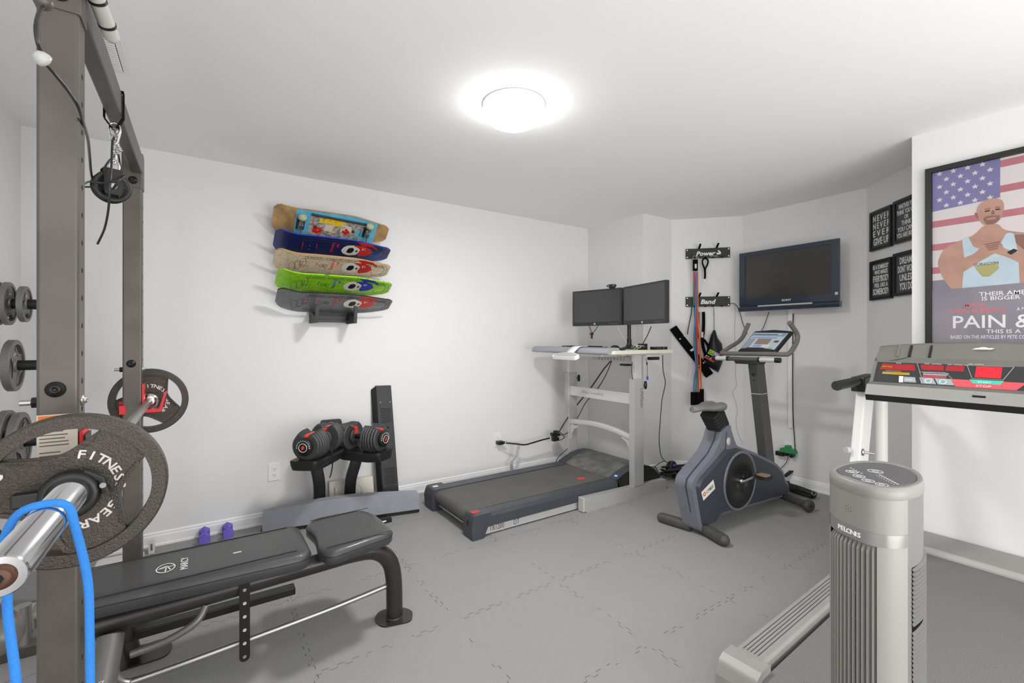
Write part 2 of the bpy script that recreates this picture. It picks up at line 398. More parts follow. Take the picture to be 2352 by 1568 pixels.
def grip_plate(name, c, ax, R, th, label, cat, group, txt, mat_=None, rot=0., face=1, hole=.0258, big=True):
    """olympic plate: hub, three grip slots, raised rim; ax = axis direction of the lettered face"""
    m_ = mat_ or m_hammer
    x, y, z = frame_from(V(ax)); c = V(c)
    t = thing(name, c-Z_*R, label, cat, group)
    mb = MB(); h = th/2; r_in = R*.82; r_h = R*.40
    def pt(r, a, q): return c+(x*math.cos(a)+y*math.sin(a))*r+z*q
    # slots: lens shapes between radius .60 R and .86 R spanning 62 deg at three places
    N = 180; slots = []
    for k in range(3):
        a0 = rot+k*2*PI/3; slots.append(a0)
    def slot_in(a):                                    # inner radius of a slot at angle a, or None
        for a0 in slots:
            d = (a-a0+PI) % (2*PI)-PI; hw = .64
            if abs(d) < hw: return R*(.82-.33*max(0, 1-(d/hw)**2)**.8)
        return None
    # web as quads in annular grid, leaving out the slot cells; walls follow
    rs_h = R*.24
    for i in range(N):
        a0, a1 = 2*PI*i/N, 2*PI*(i+1)/N
        s0, s1 = slot_in(a0), slot_in(a1)
        o0 = s0 if s0 else r_in; o1 = s1 if s1 else r_in
        hz = h*.62
        for sg in (1, -1):
            q = [pt(rs_h, a0, hz*sg), pt(o0, a0, hz*sg), pt(o1, a1, hz*sg), pt(rs_h, a1, hz*sg)]
            mb.poly(q if sg > 0 else q[::-1], m_)
        if s0 or s1:
            mb.poly([pt(o0, a0, hz), pt(o0, a0, -hz), pt(o1, a1, -hz), pt(o1, a1, hz)], m_)
            mb.poly([pt(r_in, a0, -h), pt(r_in, a0, h), pt(r_in, a1, h), pt(r_in, a1, -h)], m_)
        # raised lip round slot
        if s0 and s1:
            l0, l1 = max(o0-R*.09, rs_h), max(o1-R*.09, rs_h)
            for sg in (1, -1):
                q = [pt(l0, a0, h*.8*sg), pt(o0, a0, h*.9*sg), pt(o1, a1, h*.9*sg), pt(l1, a1, h*.8*sg)]
                mb.poly(q if sg > 0 else q[::-1], m_)
                q = [pt(l0, a0, hz*sg), pt(l0, a0, h*.8*sg), pt(l1, a1, h*.8*sg), pt(l1, a1, hz*sg)]
                mb.poly(q if sg > 0 else q[::-1], m_)
    mb.build('web', t)
    # rim
    mb = MB(); mb2 = []
    prof = [(r_in, -h), (R*.975, -h), (R, -h*.8), (R, h*.8), (R*.975, h), (r_in, h), (r_in, -h)]
    rings = []
    for i in range(97):
        a = 2*PI*i/96; rings.append([pt(r, a, q) for r, q in prof[:-1]])
    mb.loft(rings, m_, False, True, cap=False)
    mb.build('rim', t, angle=40)
    mb = MB(); mb.lathe([(hole, -h*1.15), (R*.22, -h*1.15), (R*.27, -h*.6), (R*.27, h*.6), (R*.22, h*1.15), (hole, h*1.15), (hole, -h*1.15)], c, z, m_, 40, cap=False); mb.build('hub', t)
    if txt:
        for (s_, a_c, rad, sz, step, flip) in txt:
            mb = MB()
            n = len(s_)
            for i, ch in enumerate(s_):
                if ch == ' ': continue
                if flip: a = a_c+(i-(n-1)/2)*step; ux = (-x*math.sin(a)+y*math.cos(a)); uy = -(x*math.cos(a)+y*math.sin(a))
                else: a = a_c-(i-(n-1)/2)*step; ux = (x*math.sin(a)-y*math.cos(a)); uy = (x*math.cos(a)+y*math.sin(a))
                o = pt(rad, a, hz+.0004)
                mb.text(ch, o-uy*sz*.35, ux, uy, sz, m_silver_txt, .0006, 'CENTER', squeeze=1.2, bold=.018)
            mb.build('lettering', t)
    return t
hz = 0
# near and far 25 lb plates on the bar, lettering facing the camera side
def plate_text(ang): return [('FITNESS', ang, .066, .019, .21, False), ('GEAR', ang-1.55, .066, .019, .21, False), ('25LBS', ang+PI/2+.75, .098, .024, .19, True)]
# frame_from((0,-1,0)): x = up x z = (1,0,0)?, y = z x x
grip_plate('weight_plate', (BX, 1.18, BZ), (0, -1, 0), .142, .034, 'large hammered brown 25 lb plate on the near end of the barbell', 'weight plate', None,
           [('FITNESS', PI*.22, .068, .022, .235, False), ('GEAR', -PI*.30, .068, .022, .27, False), ('25LBS', PI*.985, .108, .026, .17, True)], rot=PI*.60)
grip_plate('weight_plate', (BX, 2.672, BZ), (0, -1, 0), .146, .034, 'dark 25 lb plate on the far end of the barbell', 'weight plate', None,
           [('FITNESS', PI*.38, .068, .022, .235, False), ('GEAR', -PI*.12, .068, .022, .27, False)], rot=PI*.10)
# spring collar at the near plate
col = thing('bar_collar', (BX, 1.10, BZ-.05), 'black lever collar clamped against the near plate', 'bar collar')
mb = MB(); mb.lathe([(.0265, 0), (.040, 0), (.043, .006), (.043, .022), (.038, .028), (.0265, .028), (.0265, 0)], (BX, 1.158, BZ), (0, -1, 0), m_blk, 40, cap=False); mb.build('ring', col)
mb = MB(); mb.sweep([(BX+.02, 1.146, BZ+.038), (BX+.045, 1.143, BZ+.022), (BX+.052, 1.138, BZ-.004)], rrect(.016, .012, .003), m_blk); mb.cyl((BX+.047, 1.140, BZ+.012), (BX+.047, 1.130, BZ+.012), .005, m_steel, seg=12); mb.build('lever', col)
mb = MB(); mb.box(BX-.075, BX-.034, 1.134, 1.154, BZ-.012, BZ+.014, m_blk); mb.build('clamp_block', col, bevel=.004)
# blue resistance band hanging over the near sleeve
m_band = mat('blue_fabric_tube', '2f86dd', .75, bump=.8, bscale=900, var=.06, vscale=400)
y0 = .975
lo = [P(48, 1660, D=.64), P(32, 1520, D=.66), P(18, 1410, D=.68), P(16, 1340, D=.70)]
up = [V((BX-.040, y0-.01, BZ-.02)), V((BX-.028, y0, BZ+.022)), V((BX, y0+.004, BZ+.0320)), V((BX+.026, y0+.004, BZ+.024)), V((BX+.036, y0, BZ-.012))]
dn = [P(201, 1330, D=.72), P(206, 1450, D=.72), P(208, 1660, D=.72)]
mb = MB(); mb.tube(smooth_path(lo+up+dn, 8), .0058, m_band, 14)
tag(mb.build('resistance_band'), 'bright blue fabric-covered resistance band looped over the barbell sleeve', 'resistance band')

# ---------------- small plates on the horizontal storage pegs, in the left corner
pegy = 3.02
pegs = thing('plate_rack', (-.78, pegy, 0), 'storage upright with three black horizontal pegs behind the rack', 'plate rack')
mb = MB(); mb.box(-.575, -.515, pegy-.03, pegy+.03, 0, 1.62, m_frame); mb.build('post', pegs, bevel=.004)
mb = MB(); mb.box(-.70, -.16, pegy-.03, pegy+.03, 0, .04, m_frame); mb.build('foot', pegs, bevel=.004)
pz = [P(80, 699, Y=pegy).z, P(80, 838, Y=pegy).z, P(80, 1012, Y=pegy).z]
for z in pz:
    mb = MB(); mb.cyl((-.575, pegy, z), (-.80, pegy, z), .0235, m_blk, seg=24); mb.build('peg', pegs)
def sp(px, py, R, th, k, lab, txt=True):
    c = P(px, py, Y=pegy); c.y = pegy
    grip_plate('weight_plate', (c.x, pegy, pz[k]), (1, 0, 0), R, th, lab, 'weight plate', None,
               [('FITNESS', PI*.6, R*.46, R*.13, .24, False)], m_hammer_l, rot=.5+k*.7, hole=.0245, big=False)
sp(56, 0, .083, .022, 0, 'small grey plate nearest the post on the top storage peg')
sp(19, 0, .098, .020, 0, 'middle grey plate on the top storage peg')
sp(-6, 0, .098, .022, 0, 'grey plate at the left edge of the top storage peg')
sp(30, 0, .118, .030, 1, 'grey iron plate alone on the middle storage peg')
sp(44, 0, .137, .032, 2, 'outer grey iron plate on the lowest storage peg')
sp(14, 0, .150, .030, 2, 'inner grey iron plate on the lowest storage peg')

# ---------------- strap, carabiner, pulley and cable hanging from the beam
py_ = P(262, 420, X=-.234).y; px_ = -.234
st = thing('beam_strap', (px_, py_, 1.93), 'black webbing strap wrapped round the top crossbeam', 'strap')
mb = MB(); ww = .012
loop = [(-.0245, 0), (-.0245, .08), (.0245, .08), (.0245, 0)]
pth = [V((px_-.004, py_, 1.945)), V((px_-.024, py_, 1.975)), V((px_-.0235, py_, 2.06)), V((px_-.0235, py_, 2.067)), V((px_+.0235, py_, 2.067)), V((px_+.0235, py_, 1.985)), V((px_+.006, py_, 1.947))]
mb.sweep(pth, [(-.0015, -ww), (.0015, -ww), (.0015, ww), (-.0015, ww)], m_cloth, up=Y_, smooth=False); mb.build('webbing', st)
mb = MB(); mb.torus((px_, py_, 1.935), (.3, 1, 0), .013, .0025, m_steel); mb.torus((px_+.006, py_, 1.936), (1, .2, 0), .011, .0022, m_steel); mb.build('ring', st)
def px3(px, py, d=0): return P(px, py, Y=py_+d)
cb = thing('carabiner', px3(262, 345), 'silver carabiner hanging below the beam strap', 'carabiner')
def loop_of(pts, r, m): 
    mb = MB(); mb.tube(smooth_path([px3(*p) for p in pts], 6, True)+[px3(*pts[0])], r, m, 10); return mb
loop_of([(250, 289), (262, 282), (274, 290), (276, 305), (272, 320), (266, 330), (256, 328), (251, 310)], .0032, m_chrome).build('body', cb)
mb = MB(); mb.cyl(px3(275, 305), px3(270, 326), .0042, m_chrome, seg=12); mb.build('screw_gate', cb)
sh = thing('shackle_chain', px3(262, 380), 'short silver shackle links joining carabiner and pulley', 'chain')
loop_of([(262, 322), (270, 330), (268, 348), (262, 352), (258, 340)], .0028, m_chrome).build('link', sh)
loop_of([(262, 346), (266, 356), (265, 372), (262, 376), (258, 362)], .0028, m_chrome).build('link', sh)
loop_of([(262, 368), (272, 376), (273, 392), (262, 397), (252, 392), (252, 376)], .0034, m_chrome).build('link', sh)
mb = MB()
random.seed(5)
for k in range(9): mb.ball(px3(268+random.uniform(-7, 9), 335+k*2.4+random.uniform(-3, 3)), .0055, m_steel, 8, 6, (1.3, 1, .7))
mb.build('clamp_nut', sh)
pc = px3(256, 430)
pu = thing('cable_pulley', pc-Z_*.06, 'black cable pulley wheel hanging inside the rack', 'pulley')
ax = V((.35, -.93, 0)).normalized()
mb = MB(); mb.lathe([(.012, -.014), (.036, -.014), (.044, -.016), (.049, -.014), (.049, -.011), (.040, -.004), (.040, .004), (.049, .011), (.049, .014), (.044, .016), (.036, .013), (.030, .009), (.014, .009), (.012, .014)], pc, ax, m_blk, 48)
for k in range(6):
    a = k*PI/3; x, y, z = frame_from(ax); d = x*math.cos(a)+y*math.sin(a); mb.cyl(pc+d*.013+z*.010, pc+d*.036+z*.012, .003, m_blk, seg=6)
mb.build('wheel', pu)
mb = MB(); x, y, z = frame_from(ax)
for s in (-1, 1): mb.prism([(-.023, -.015), (-.02, -.026), (.02, -.026), (.023, -.015), (.023, .055), (-.023, .055)], pc+z*(.018*s-.0015), x, y, z*.003, m_blkm)
mb.prism([(-.023, 0), (.023, 0), (.023, .003), (-.023, .003)], pc+y*.053-z*.018, x, y, z*.036, m_blkm); mb.build('housing', pu)
mb = MB(); mb.lathe([(.010, 0), (.010, .006), (.006, .009), (.001, .0095)], pc+z*.0195, ax, m_chrome, 6, smooth=False); mb.build('axle_nut', pu)
# cable: from the rack top through the white cone stop down to the pulley
m_cable = mat('black_cable', '2a2a2b', .3, metal=.1)
cbl = thing('steel_cable', P(94, 132, D=.86)-Z_*.3, 'long black coated cable tangled around the pulley', 'cable')
pts = [P(104, 12, D=.86), P(90, 28, D=.84), P(82, 60, D=.82), (P(85, 92, D=.82)), P(92, 115, D=.83), P(104, 144, D=.85), P(127, 172, D=.87), P(155, 207, D=.90), P(180, 246, D=.93), P(192, 285, D=1.0), P(202, 320, D=1.1), P(206, 360, D=1.25), P(209, 395, D=1.38), P(216, 420, D=1.47), P(231, 436, D=1.50), P(247, 438, D=1.47), P(262, 430, D=1.44), P(274, 415, D=1.44), P(286, 403, D=1.47)]
mb = MB(); mb.tube(smooth_path(pts, 6), .0032, m_cable, 10); mb.build('main_run', cbl)
mb = MB(); mb.tube(smooth_path([P(262, 316, D=1.46), P(258, 330, D=1.44), P(256, 380, D=1.42), P(252, 430, D=1.41), P(249, 480, D=1.43), P(240, 525, D=1.46), P(224, 560, D=1.48)], 6), .0032, m_cable, 10); mb.build('tail_run', cbl)
mb = MB(); mb.tube(smooth_path([P(272, 353, D=1.50), P(258, 362, D=1.46), P(243, 380, D=1.44), P(232, 408, D=1.46), P(230, 418, D=1.50), P(215, 428, D=1.54), P(190, 428, D=1.5), P(205, 417, D=1.40), P(235, 420, D=1.41), P(262, 417, D=1.41), P(282, 408, D=1.44), P(285, 402, D=1.5), P(278, 390, D=1.52), P(272, 353, D=1.50)], 6), .0028, m_cable, 10); mb.build('tangled_loop', cbl)
mb = MB(); c = P(94, 132, D=.83); ax = (P(104, 146, D=.85)-P(88, 112, D=.825)).normalized()
mb.lathe([(.003, -.010), (.007, -.009), (.0115, -.003), (.0135, .004), (.0125, .009), (.006, .012), (.003, .0122)], c, (.60, .5, -.40), mat('white_cone', 'b9bab6', .35), 28)
mb.build('stop_cone', cbl)
mb = MB(); c = P(100, 4, D=.86); mb.ball(c, .015, m_frame, 16, 10); mb.build('top_fitting', cbl)

# ---------------- flat bench
m_vinyl = mat('black_vinyl', '3b3b3c', .34, bump=.5, bscale=420, var=.05, vscale=3, coat=.15)
m_stitch = mat('stitching', '1c1c1c', .6)
m_bframe = mat('black_bench_tube', '3a3735', .3, metal=.4, var=.08, vscale=8)
bench = thing('weight_bench', (.1, 2.12, 0), 'black vinyl flat weight bench with a curved tubular front leg', 'weight bench')
def pad(name, outline, z0, z1, tilt=None):
    mb = MB(); c = V((sum(p[0] for p in outline)/len(outline), sum(p[1] for p in outline)/len(outline)))
    def ring(k, z): return [V((c.x+(p[0]-c.x)*k[0], c.y+(p[1]-c.y)*k[1], z)) for p in outline]
    L = max(p[0] for p in outline)-min(p[0] for p in outline); Wd = max(p[1] for p in outline)-min(p[1] for p in outline)
    def kk(i): return (1-2*i/L, 1-2*i/Wd)
    hgt = z1-z0
    rr = [ring(kk(.006), z0), ring(kk(.0), z0+hgt*.15), ring(kk(.0), z0+hgt*.6), ring(kk(.004), z0+hgt*.8), ring(kk(.014), z1-.003), ring(kk(.03), z1), ring(kk(.06), z1+.001)]
    if tilt:
        for r in rr:
            for p in r: p.z += tilt(p)
    mb.loft(rr, m_vinyl)
    for s in (-1, 1):                                       # stitched seams along the length
        i0 = .045
        xs = [min(p[0] for p in outline)+.004, max(p[0] for p in outline)-.004]
        y = c.y+s*(Wd/2-i0)
        pts = [V((xs[0]+(xs[1]-xs[0])*t/16, y, z1+.0018+(tilt(V((xs[0]+(xs[1]-xs[0])*t/16, y, 0))) if tilt else 0))) for t in range(1, 16)]
        mb.tube(pts, .0016, m_stitch, 6)
    r = [V((c.x+(p[0]-c.x)*1.0, c.y+(p[1]-c.y)*1.0, z0+hgt*.60)) for p in outline]
    if tilt:
        for p in r: p.z += tilt(p)
    mb.tube(r+[r[0]], .0018, m_stitch, 6)
    return mb
o1 = round_poly([(-.50, 1.985), (.33, 1.925), (.362, 1.955), (.365, 2.235), (.33, 2.27), (-.50, 2.27)], .05, 6)
o1 = round_poly([(-.52, 1.90), (.36, 1.905), (.36, 2.285), (-.52, 2.25)], [.05, .07, .07, .05], 6)
o1 = round_poly([(-.42, 1.985), (.365, 1.935), (.365, 2.30), (-.42, 2.275)], [.06, .07, .07, .06], 6)
mb = pad('back_pad', o1, .368, .43)
lgx = V((-.075, 2.11, .4325)); ux = V((0, 1, 0)); uy = V((-1, 0, 0))
mb.torus((-.10, 2.11, .4325), Z_, .0, .0, m_whit, 3, 3) if False else None
lc = V((-.112, 2.105, .4326))
mb.loft([[lc+V((math.cos(a)*.029*k, math.sin(a)*.04*k, 0)) for a in [2*PI*i/32 for i in range(32)]] for k in (1, .88)], m_whit, cap=False)
for a_, b_ in (((-.9, .0), (.1, .5)), ((.1, .5), (.55, -.6)), ((.1, .5), (.0, -.9)), ((-.9, 0), (.9, .25))):
    p, q = lc+V((a_[0]*.026, a_[1]*.036, 0)), lc+V((b_[0]*.026, b_[1]*.036, 0)); mb.box(0, (q-p).length, -.0018, .0018, -.0002, .0004, m_whit, Matrix.Translation(p) @ Matrix.Rotation(math.atan2((q-p).y, (q-p).x), 4, 'Z'))
mb.text('MARCY', (-.045, 2.055, .4328), Y_, -X_, .034, m_whit, .0004, squeeze=.95)
mb.box(.10, .128, 2.10, 2.108, .431, .4322, m_paper)
mb.build('back_pad', bench)
o2 = round_poly([(.385, 1.97), (.41, 1.885), (.68, 1.935), (.70, 1.98), (.69, 2.20), (.65, 2.29), (.43, 2.31), (.385, 2.25), (.405, 2.1)], [.03, .06, .05, .05, .06, .06, .05, .04, .1], 5)
mb = pad('seat_pad', o2, .378, .433, tilt=lambda p: (p.x-.39)*.02)
mb.build('seat_pad', bench)
# main spine curving down into the front leg
yb = 2.035
sp_ = [V((-.30, yb, .322)), V((.0, yb, .328)), V((.40, yb, .338)), V((.55, yb, .340)), V((.64, yb, .325)), V((.70, yb, .270)), V((.724, yb, .18)), V((.728, yb, .01))]
mb = MB(); mb.tube(smooth_path(sp_, 8), .0365, m_bframe, 24); mb.build('spine_tube', bench)
mb = MB(); mb.prism(round_poly([(.655, 1.985), (.78, 1.955), (.815, 2.03), (.77, 2.10), (.68, 2.115), (.64, 2.06)], .03, 5), (0, 0, 0), X_, Y_, (0, 0, .006), m_bframe)
mb.torus((.728, yb, .008), Z_, .034, .004, m_steel2 := mat('weld_grey', '6d6a67', .4, metal=.6)); mb.build('foot_plate', bench, bevel=.0015)
mb = MB(); mb.tube(smooth_path([V((.70, yb+.01, .150)), V((.45, 2.04, .128)), V((.1, 2.045, .103)), V((-.17, 2.05, .088)), V((-.215, 2.05, .094)), V((-.24, 2.045, .125)), V((-.25, 2.04, .19))], 8), .0115, m_steel, 16); mb.build('brace_rod', bench)
# rear transverse leg
mb = MB(); mb.tube([V((-.25, 2.0, .29)), V((-.26, 1.93, .20)), V((-.285, 1.80, .03))], .036, m_lg := mat('grey_leg_tube', '6f6e6d', .33, metal=.4), 24)
o = mb.build('rear_leg', bench)
mb = MB(); mb.tube([V((-.225, 2.07, .29)), V((-.225, 2.20, .16)), V((-.225, 2.34, .02))], .026, m_bframe, 20); mb.build('rear_leg', bench)
mb = MB(); mb.prism(round_poly([(-.33, 2.29), (-.12, 2.29), (-.10, 2.35), (-.12, 2.43), (-.32, 2.43)], .03, 4), (0, 0, .0), X_, Y_, (0, 0, .006), m_bframe); mb.build('rear_foot_plate', bench, bevel=.0015)
mb = MB(); mb.tube(smooth_path([V((-.20, 1.99, .215)), V((-.10, 1.985, .228)), V((-.02, 1.99, .26)), V((.01, 2.01, .30))], 8), .0125, m_lg, 16); mb.build('handle', bench)
# drop strut with holes
mb = MB(); ys = 1.985
pr = [(-.0175, .03)]+[(-.0175, .10), (-.0175, .335), (.0175, .335), (.0175, .03)]+arc2(0, .03, .0175, 0, -180, 8)[1:-1]
mb.prism(pr, (.131, ys, .052), X_, Z_, (0, -.004, 0), m_blkm)
for k in range(6): mb.cyl((.131, ys-.0042, .083+k*.050), (.131, ys-.0048, .083+k*.050), .0062, m_steel if k in (0, 5) else m_lg2 if False else m_grip, seg=14, smooth=False)
mb.build('adjustment_strut', bench, bevel=.001)
mb = MB(); mb.box(-.30, .33, 2.14, 2.19, .18, .21, m_blkm); mb.build('seat_rail', bench, bevel=.003)
mb = MB(); mb.text('MARCY', (-.292, 1.880, .205), (1, 0, .12), (-.06, .62, .78), .012, m_whit); mb.build('maker_label', bench)
# things on the floor between bench and back wall
m_purp = mat('purple_vinyl', '6f5fc4', .55, var=.06, vscale=30)
def hexdb(x, y, label):
    t = thing('hex_dumbbell', (x, y, 0), label, 'dumbbell', None)
    hexo = [(math.cos(PI/6+k*PI/3)*.034, math.sin(PI/6+k*PI/3)*.040+.036) for k in range(6)]
    for s in (-1, 1):
        mb = MB(); c = V((x, y+s*.045-.01, 0)); n = V((0, s*.04, 0)); K = [.55, .9, 1, 1, .9]
        mb.loft([[c+V((px*k, -s*.024+s*.05*i/4, (pz_-.036)*k+.036)) for px, pz_ in hexo] for i, k in enumerate(K)], m_purp, smooth=False); mb.build('head', t, bevel=.003)
    mb = MB(); mb.cyl((x, y-.04, .036), (x, y+.02, .036), .016, m_purp, seg=16); mb.build('handle', t)
hexdb(.010, 3.475, 'purple hex dumbbell by the baseboard, left of the pair')
hexdb(.135, 3.475, 'purple hex dumbbell by the baseboard, right of the pair')
m_clear = mat('frosted_clear', 'd6d4cf', .3)
tb = thing('storage_tub', (-.36, 3.25, 0), 'clear plastic tub with a barcode label behind the bench', 'plastic tub')
mb = MB(); mb.prism(rrect(.20, .13, .03, 4, -.37, 3.25), (0, 0, 0), X_, Y_, (0, 0, .075), m_clear); mb.build('body', tb, bevel=.006)
mb = MB(); mb.box(-.36, -.29, 3.182, 3.184, .01, .06, m_whit); mb.box(-.36, -.29, 3.181, 3.183, .012, .018, m_purp)
for k in range(9): mb.box(-.35+k*.006, -.347+k*.006, 3.1805, 3.183, .025, .055, m_ink)
mb.build('barcode_label', tb)
mb = MB(); mb.box(-.265, -.235, 3.44, 3.47, 0, .085, m_clear); mb.box(-.255, -.245, 3.438, 3.44, .02, .06, m_ink); tag(mb.build('clear_box', bevel=.003), 'small clear box with a paper label at the baseboard behind the far upright', 'box')
# beige dumbbell in the corner
m_beige = mat('beige_grey_iron', 'aaa69c', .6, bump=.4, bscale=300)
db = thing('hex_dumbbell', (-.62, 2.82, 0), 'beige hex dumbbell on the floor behind the upright peg', 'dumbbell')
for xx in (-.65, -.47):
    mb = MB(); mb.prism([(math.cos(k*PI/3)*.06, math.sin(k*PI/3)*.06+.055) for k in range(6)], (xx-.04, 2.84, .0), Y_, Z_, (.08, 0, 0), m_beige); mb.build('head', db, bevel=.008)
mb = MB(); mb.cyl((-.62, 2.84, .055), (-.5, 2.84, .055), .016, m_beige, seg=16); mb.build('handle', db)
# ================================================================= back wall: skateboards, outlets, dumbbells, treadmill desk
def deck_mat(name, col, col2, crack=True, speck='1a1a1a'):
    m = mat(name, col, .42, coat=.2); n = m.node_tree.nodes; L = m.node_tree.links; b = n['Principled BSDF']
    tc = n.new('ShaderNodeTexCoord'); v = n.new('ShaderNodeTexVoronoi'); v.feature = 'DISTANCE_TO_EDGE'; v.inputs['Scale'].default_value = 17
    L.new(tc.outputs['Object'], v.inputs['Vector'])
    lt = n.new('ShaderNodeMath'); lt.operation = 'LESS_THAN'; lt.inputs[1].default_value = .012 if crack else -1; L.new(v.outputs['Distance'], lt.inputs[0])
    nz = n.new('ShaderNodeTexNoise'); nz.inputs['Scale'].default_value = 420; L.new(tc.outputs['Object'], nz.inputs['Vector'])
    g = n.new('ShaderNodeMath'); g.operation = 'GREATER_THAN'; g.inputs[1].default_value = .60; L.new(nz.outputs['Fac'], g.inputs[0])
    mxx = n.new('ShaderNodeMath'); mxx.operation = 'MAXIMUM'; L.new(lt.outputs[0], mxx.inputs[0]); L.new(g.outputs[0], mxx.inputs[1])
    n2 = n.new('ShaderNodeTexNoise'); n2.inputs['Scale'].default_value = 3.5; L.new(tc.outputs['Object'], n2.inputs['Vector'])
    rp = n.new('ShaderNodeMapRange'); rp.inputs[1].default_value = .42; rp.inputs[2].default_value = .58; L.new(n2.outputs['Fac'], rp.inputs[0])
    a = n.new('ShaderNodeMix'); a.data_type = 'RGBA'; a.inputs[6].default_value = lin(col); a.inputs[7].default_value = lin(col2); L.new(rp.outputs[0], a.inputs[0])
    c = n.new('ShaderNodeMix'); c.data_type = 'RGBA'; c.inputs[7].default_value = lin(speck); L.new(a.outputs[2], c.inputs[6])
    k = n.new('ShaderNodeMath'); k.operation = 'MULTIPLY'; k.inputs[1].default_value = .75; L.new(mxx.outputs[0], k.inputs[0]); L.new(k.outputs[0], c.inputs[0])
    L.new(c.outputs[2], b.inputs['Base Color']); return m
m_line = mat('print_black', '151515', .5); m_bone = mat('print_bone', 'e4e0d4', .5); m_pred = mat('print_red', 'd4221c', .5); m_pblue = mat('print_blue', '1c35b0', .5)
m_edge = mat('plywood_edge', 'b98f5c', .6)
EX = X_; EW = V((0, -.21, .114)).normalized(); EN = EX.cross(EW)     # deck: along, up-and-out, graphic side normal
DL, DW = .775, .245
def kick(s):
    k = 0
    if s < .15: k += ((.15-s)/.15)**1.6*.045
    if s > DL-.15: k += ((s-DL+.15)/.15)**1.6*.010
    return k
def half_w(s):                                         # half width along the deck
    t = s/DL
    if t < .05: return DW/2*(.62+.38*math.sin(PI/2*t/.05))*.93
    if t < .62: return DW/2*(.93+.07*min(1, (t-.05)/.25))
    if t < .93: return DW/2*(1-.36*((t-.62)/.31)**1.4)
    return DW/2*.64*max(.62, 1-((t-.93)/.07)**2*.38)
def deck(name, o, label, matd, edge, accent, graphic=True, top=False, sc_=1.):
    """o: world point of the lower long edge at the tail end"""
    t = thing(name, o, label, 'skateboard deck' if not top else 'skateboard', None)
    def D(s, w_, l=0): return V(o)+EX*s*sc_+EW*(w_*sc_+DW*sc_/2)+EN*(l-kick(s))
    mb = MB(); N = 40; th = .010
    for side, l in ((1, 0), (-1, -th)):
        for i in range(N):
            s0, s1 = DL*i/N, DL*(i+1)/N
            for j in range(6):
                q = [D(s, half_w(s)*(-1+2*jj/6), l) for s, jj in ((s0, j), (s1, j), (s1, j+1), (s0, j+1))]
                mb.add(q if side > 0 else q[::-1], [(0, 1, 2, 3)], matd if side > 0 else m_rub, True)
    for sgn in (-1, 1):
        for i in range(N):
            s0, s1 = DL*i/N, DL*(i+1)/N
            mb.add([D(s0, sgn*half_w(s0), 0), D(s0, sgn*half_w(s0), -th), D(s1, sgn*half_w(s1), -th), D(s1, sgn*half_w(s1), 0)], [(0, 1, 2, 3)], edge)
    for s in (0, DL): mb.add([D(s, -half_w(s), 0), D(s, half_w(s), 0), D(s, half_w(s), -th), D(s, -half_w(s), -th)], [(0, 1, 2, 3)], edge)
    mb.build('deck', t)
    def line(pts, r=.0012, m=m_line, mb=None):
        full = []
        for (a, b) in zip(pts[:-1], pts[1:]):
            n = max(1, int(math.hypot(a[0]-b[0], a[1]-b[1])/.03))
            full += [(a[0]+(b[0]-a[0])*k/n, a[1]+(b[1]-a[1])*k/n) for k in range(n)]
        full.append(pts[-1]); mb.tube([D(p[0], p[1], .0004) for p in full], r, m, 5)
    def fillp(pts, m, l, mb): mb.poly([D(a, b, l) for a, b in pts], m)
    if graphic:
        mb = MB()
        up_ = [(s, half_w(s)-.022) for s in [.17+.56*k/14 for k in range(15)]]
        line(up_, mb=mb); line([(a, b-.020) for a, b in up_], mb=mb)
        line([(a, -b) for a, b in up_], mb=mb); line([(a, -b+.020) for a, b in up_], mb=mb)
        line([(.73, .062), (.755, .035), (.755, -.035), (.73, -.062)], mb=mb); line([(.715, .045), (.735, .025), (.735, -.025), (.715, -.045)], mb=mb)
        for k in range(3): line([(.17-.03*k+.02*math.cos(a), .03-.03*k+.05*math.sin(a)) for a in [j*PI/6 for j in range(13)]], .0008, mb=mb)
        for j in range(26):                                   # runic band
            s = .19+j*.0205
            if j in (5, 11, 16, 17): continue
            y = half_w(s)-.040
            line([(s, y+.002), (s, y+.016)], .0009, mb=mb)
            if j % 3 == 0: line([(s, y+.016), (s+.008, y+.010), (s, y+.006)], .0008, mb=mb)
            elif j % 3 == 1: line([(s, y+.009), (s+.010, y+.015)], .0008, mb=mb); line([(s+.011, y+.002), (s+.011, y+.016)], .0009, mb=mb)
            else: line([(s, y+.015), (s+.010, y+.003)], .0008, mb=mb)
        mb.build('printed_border', t)
        mb = MB(); cx = .525; cy = .02                                           # plain skull-like blot and horned cap
        bone = [(-.10, -.02), (-.095, .015), (-.07, .045), (-.02, .055), (.02, .03), (.03, -.01), (.01, -.05), (-.04, -.065), (-.08, -.05)]
        fillp([(cx+a, cy+b) for a, b in round_poly(bone, .012)], m_bone, .0006, mb)
        fillp([(cx+a, cy+b) for a, b in round_poly([(-.065, -.025), (-.055, .018), (-.025, .028), (-.012, .0), (-.022, -.03), (-.045, -.04)], .01)], m_line, .0010, mb)
        fillp([(cx+a, cy+b) for a, b in round_poly([(-.004, -.012), (.004, .008), (.014, -.004), (.006, -.022)], .004)], m_line, .0010, mb)
        fillp([(cx+a, cy+b) for a, b in round_poly([(.0, .055), (.05, .058), (.10, .03), (.118, -.01), (.09, -.045), (.03, -.065), (.018, -.03), (.03, .01), (.01, .03), (-.03, .05)], .01)], accent, .0009, mb)
        horn = [(.03, .055), (.0, .085), (-.02, .090), (.04, .095), (.10, .08), (.14, .045), (.15, .02), (.11, .05), (.07, .058)]
        fillp([(cx+a, cy+b) for a, b in horn], accent, .0008, mb)
        fillp([(cx+.05+.012*math.cos(k*PI/6), cy+.02+.012*math.sin(k*PI/6)) for k in range(12)], m_bone, .0011, mb)
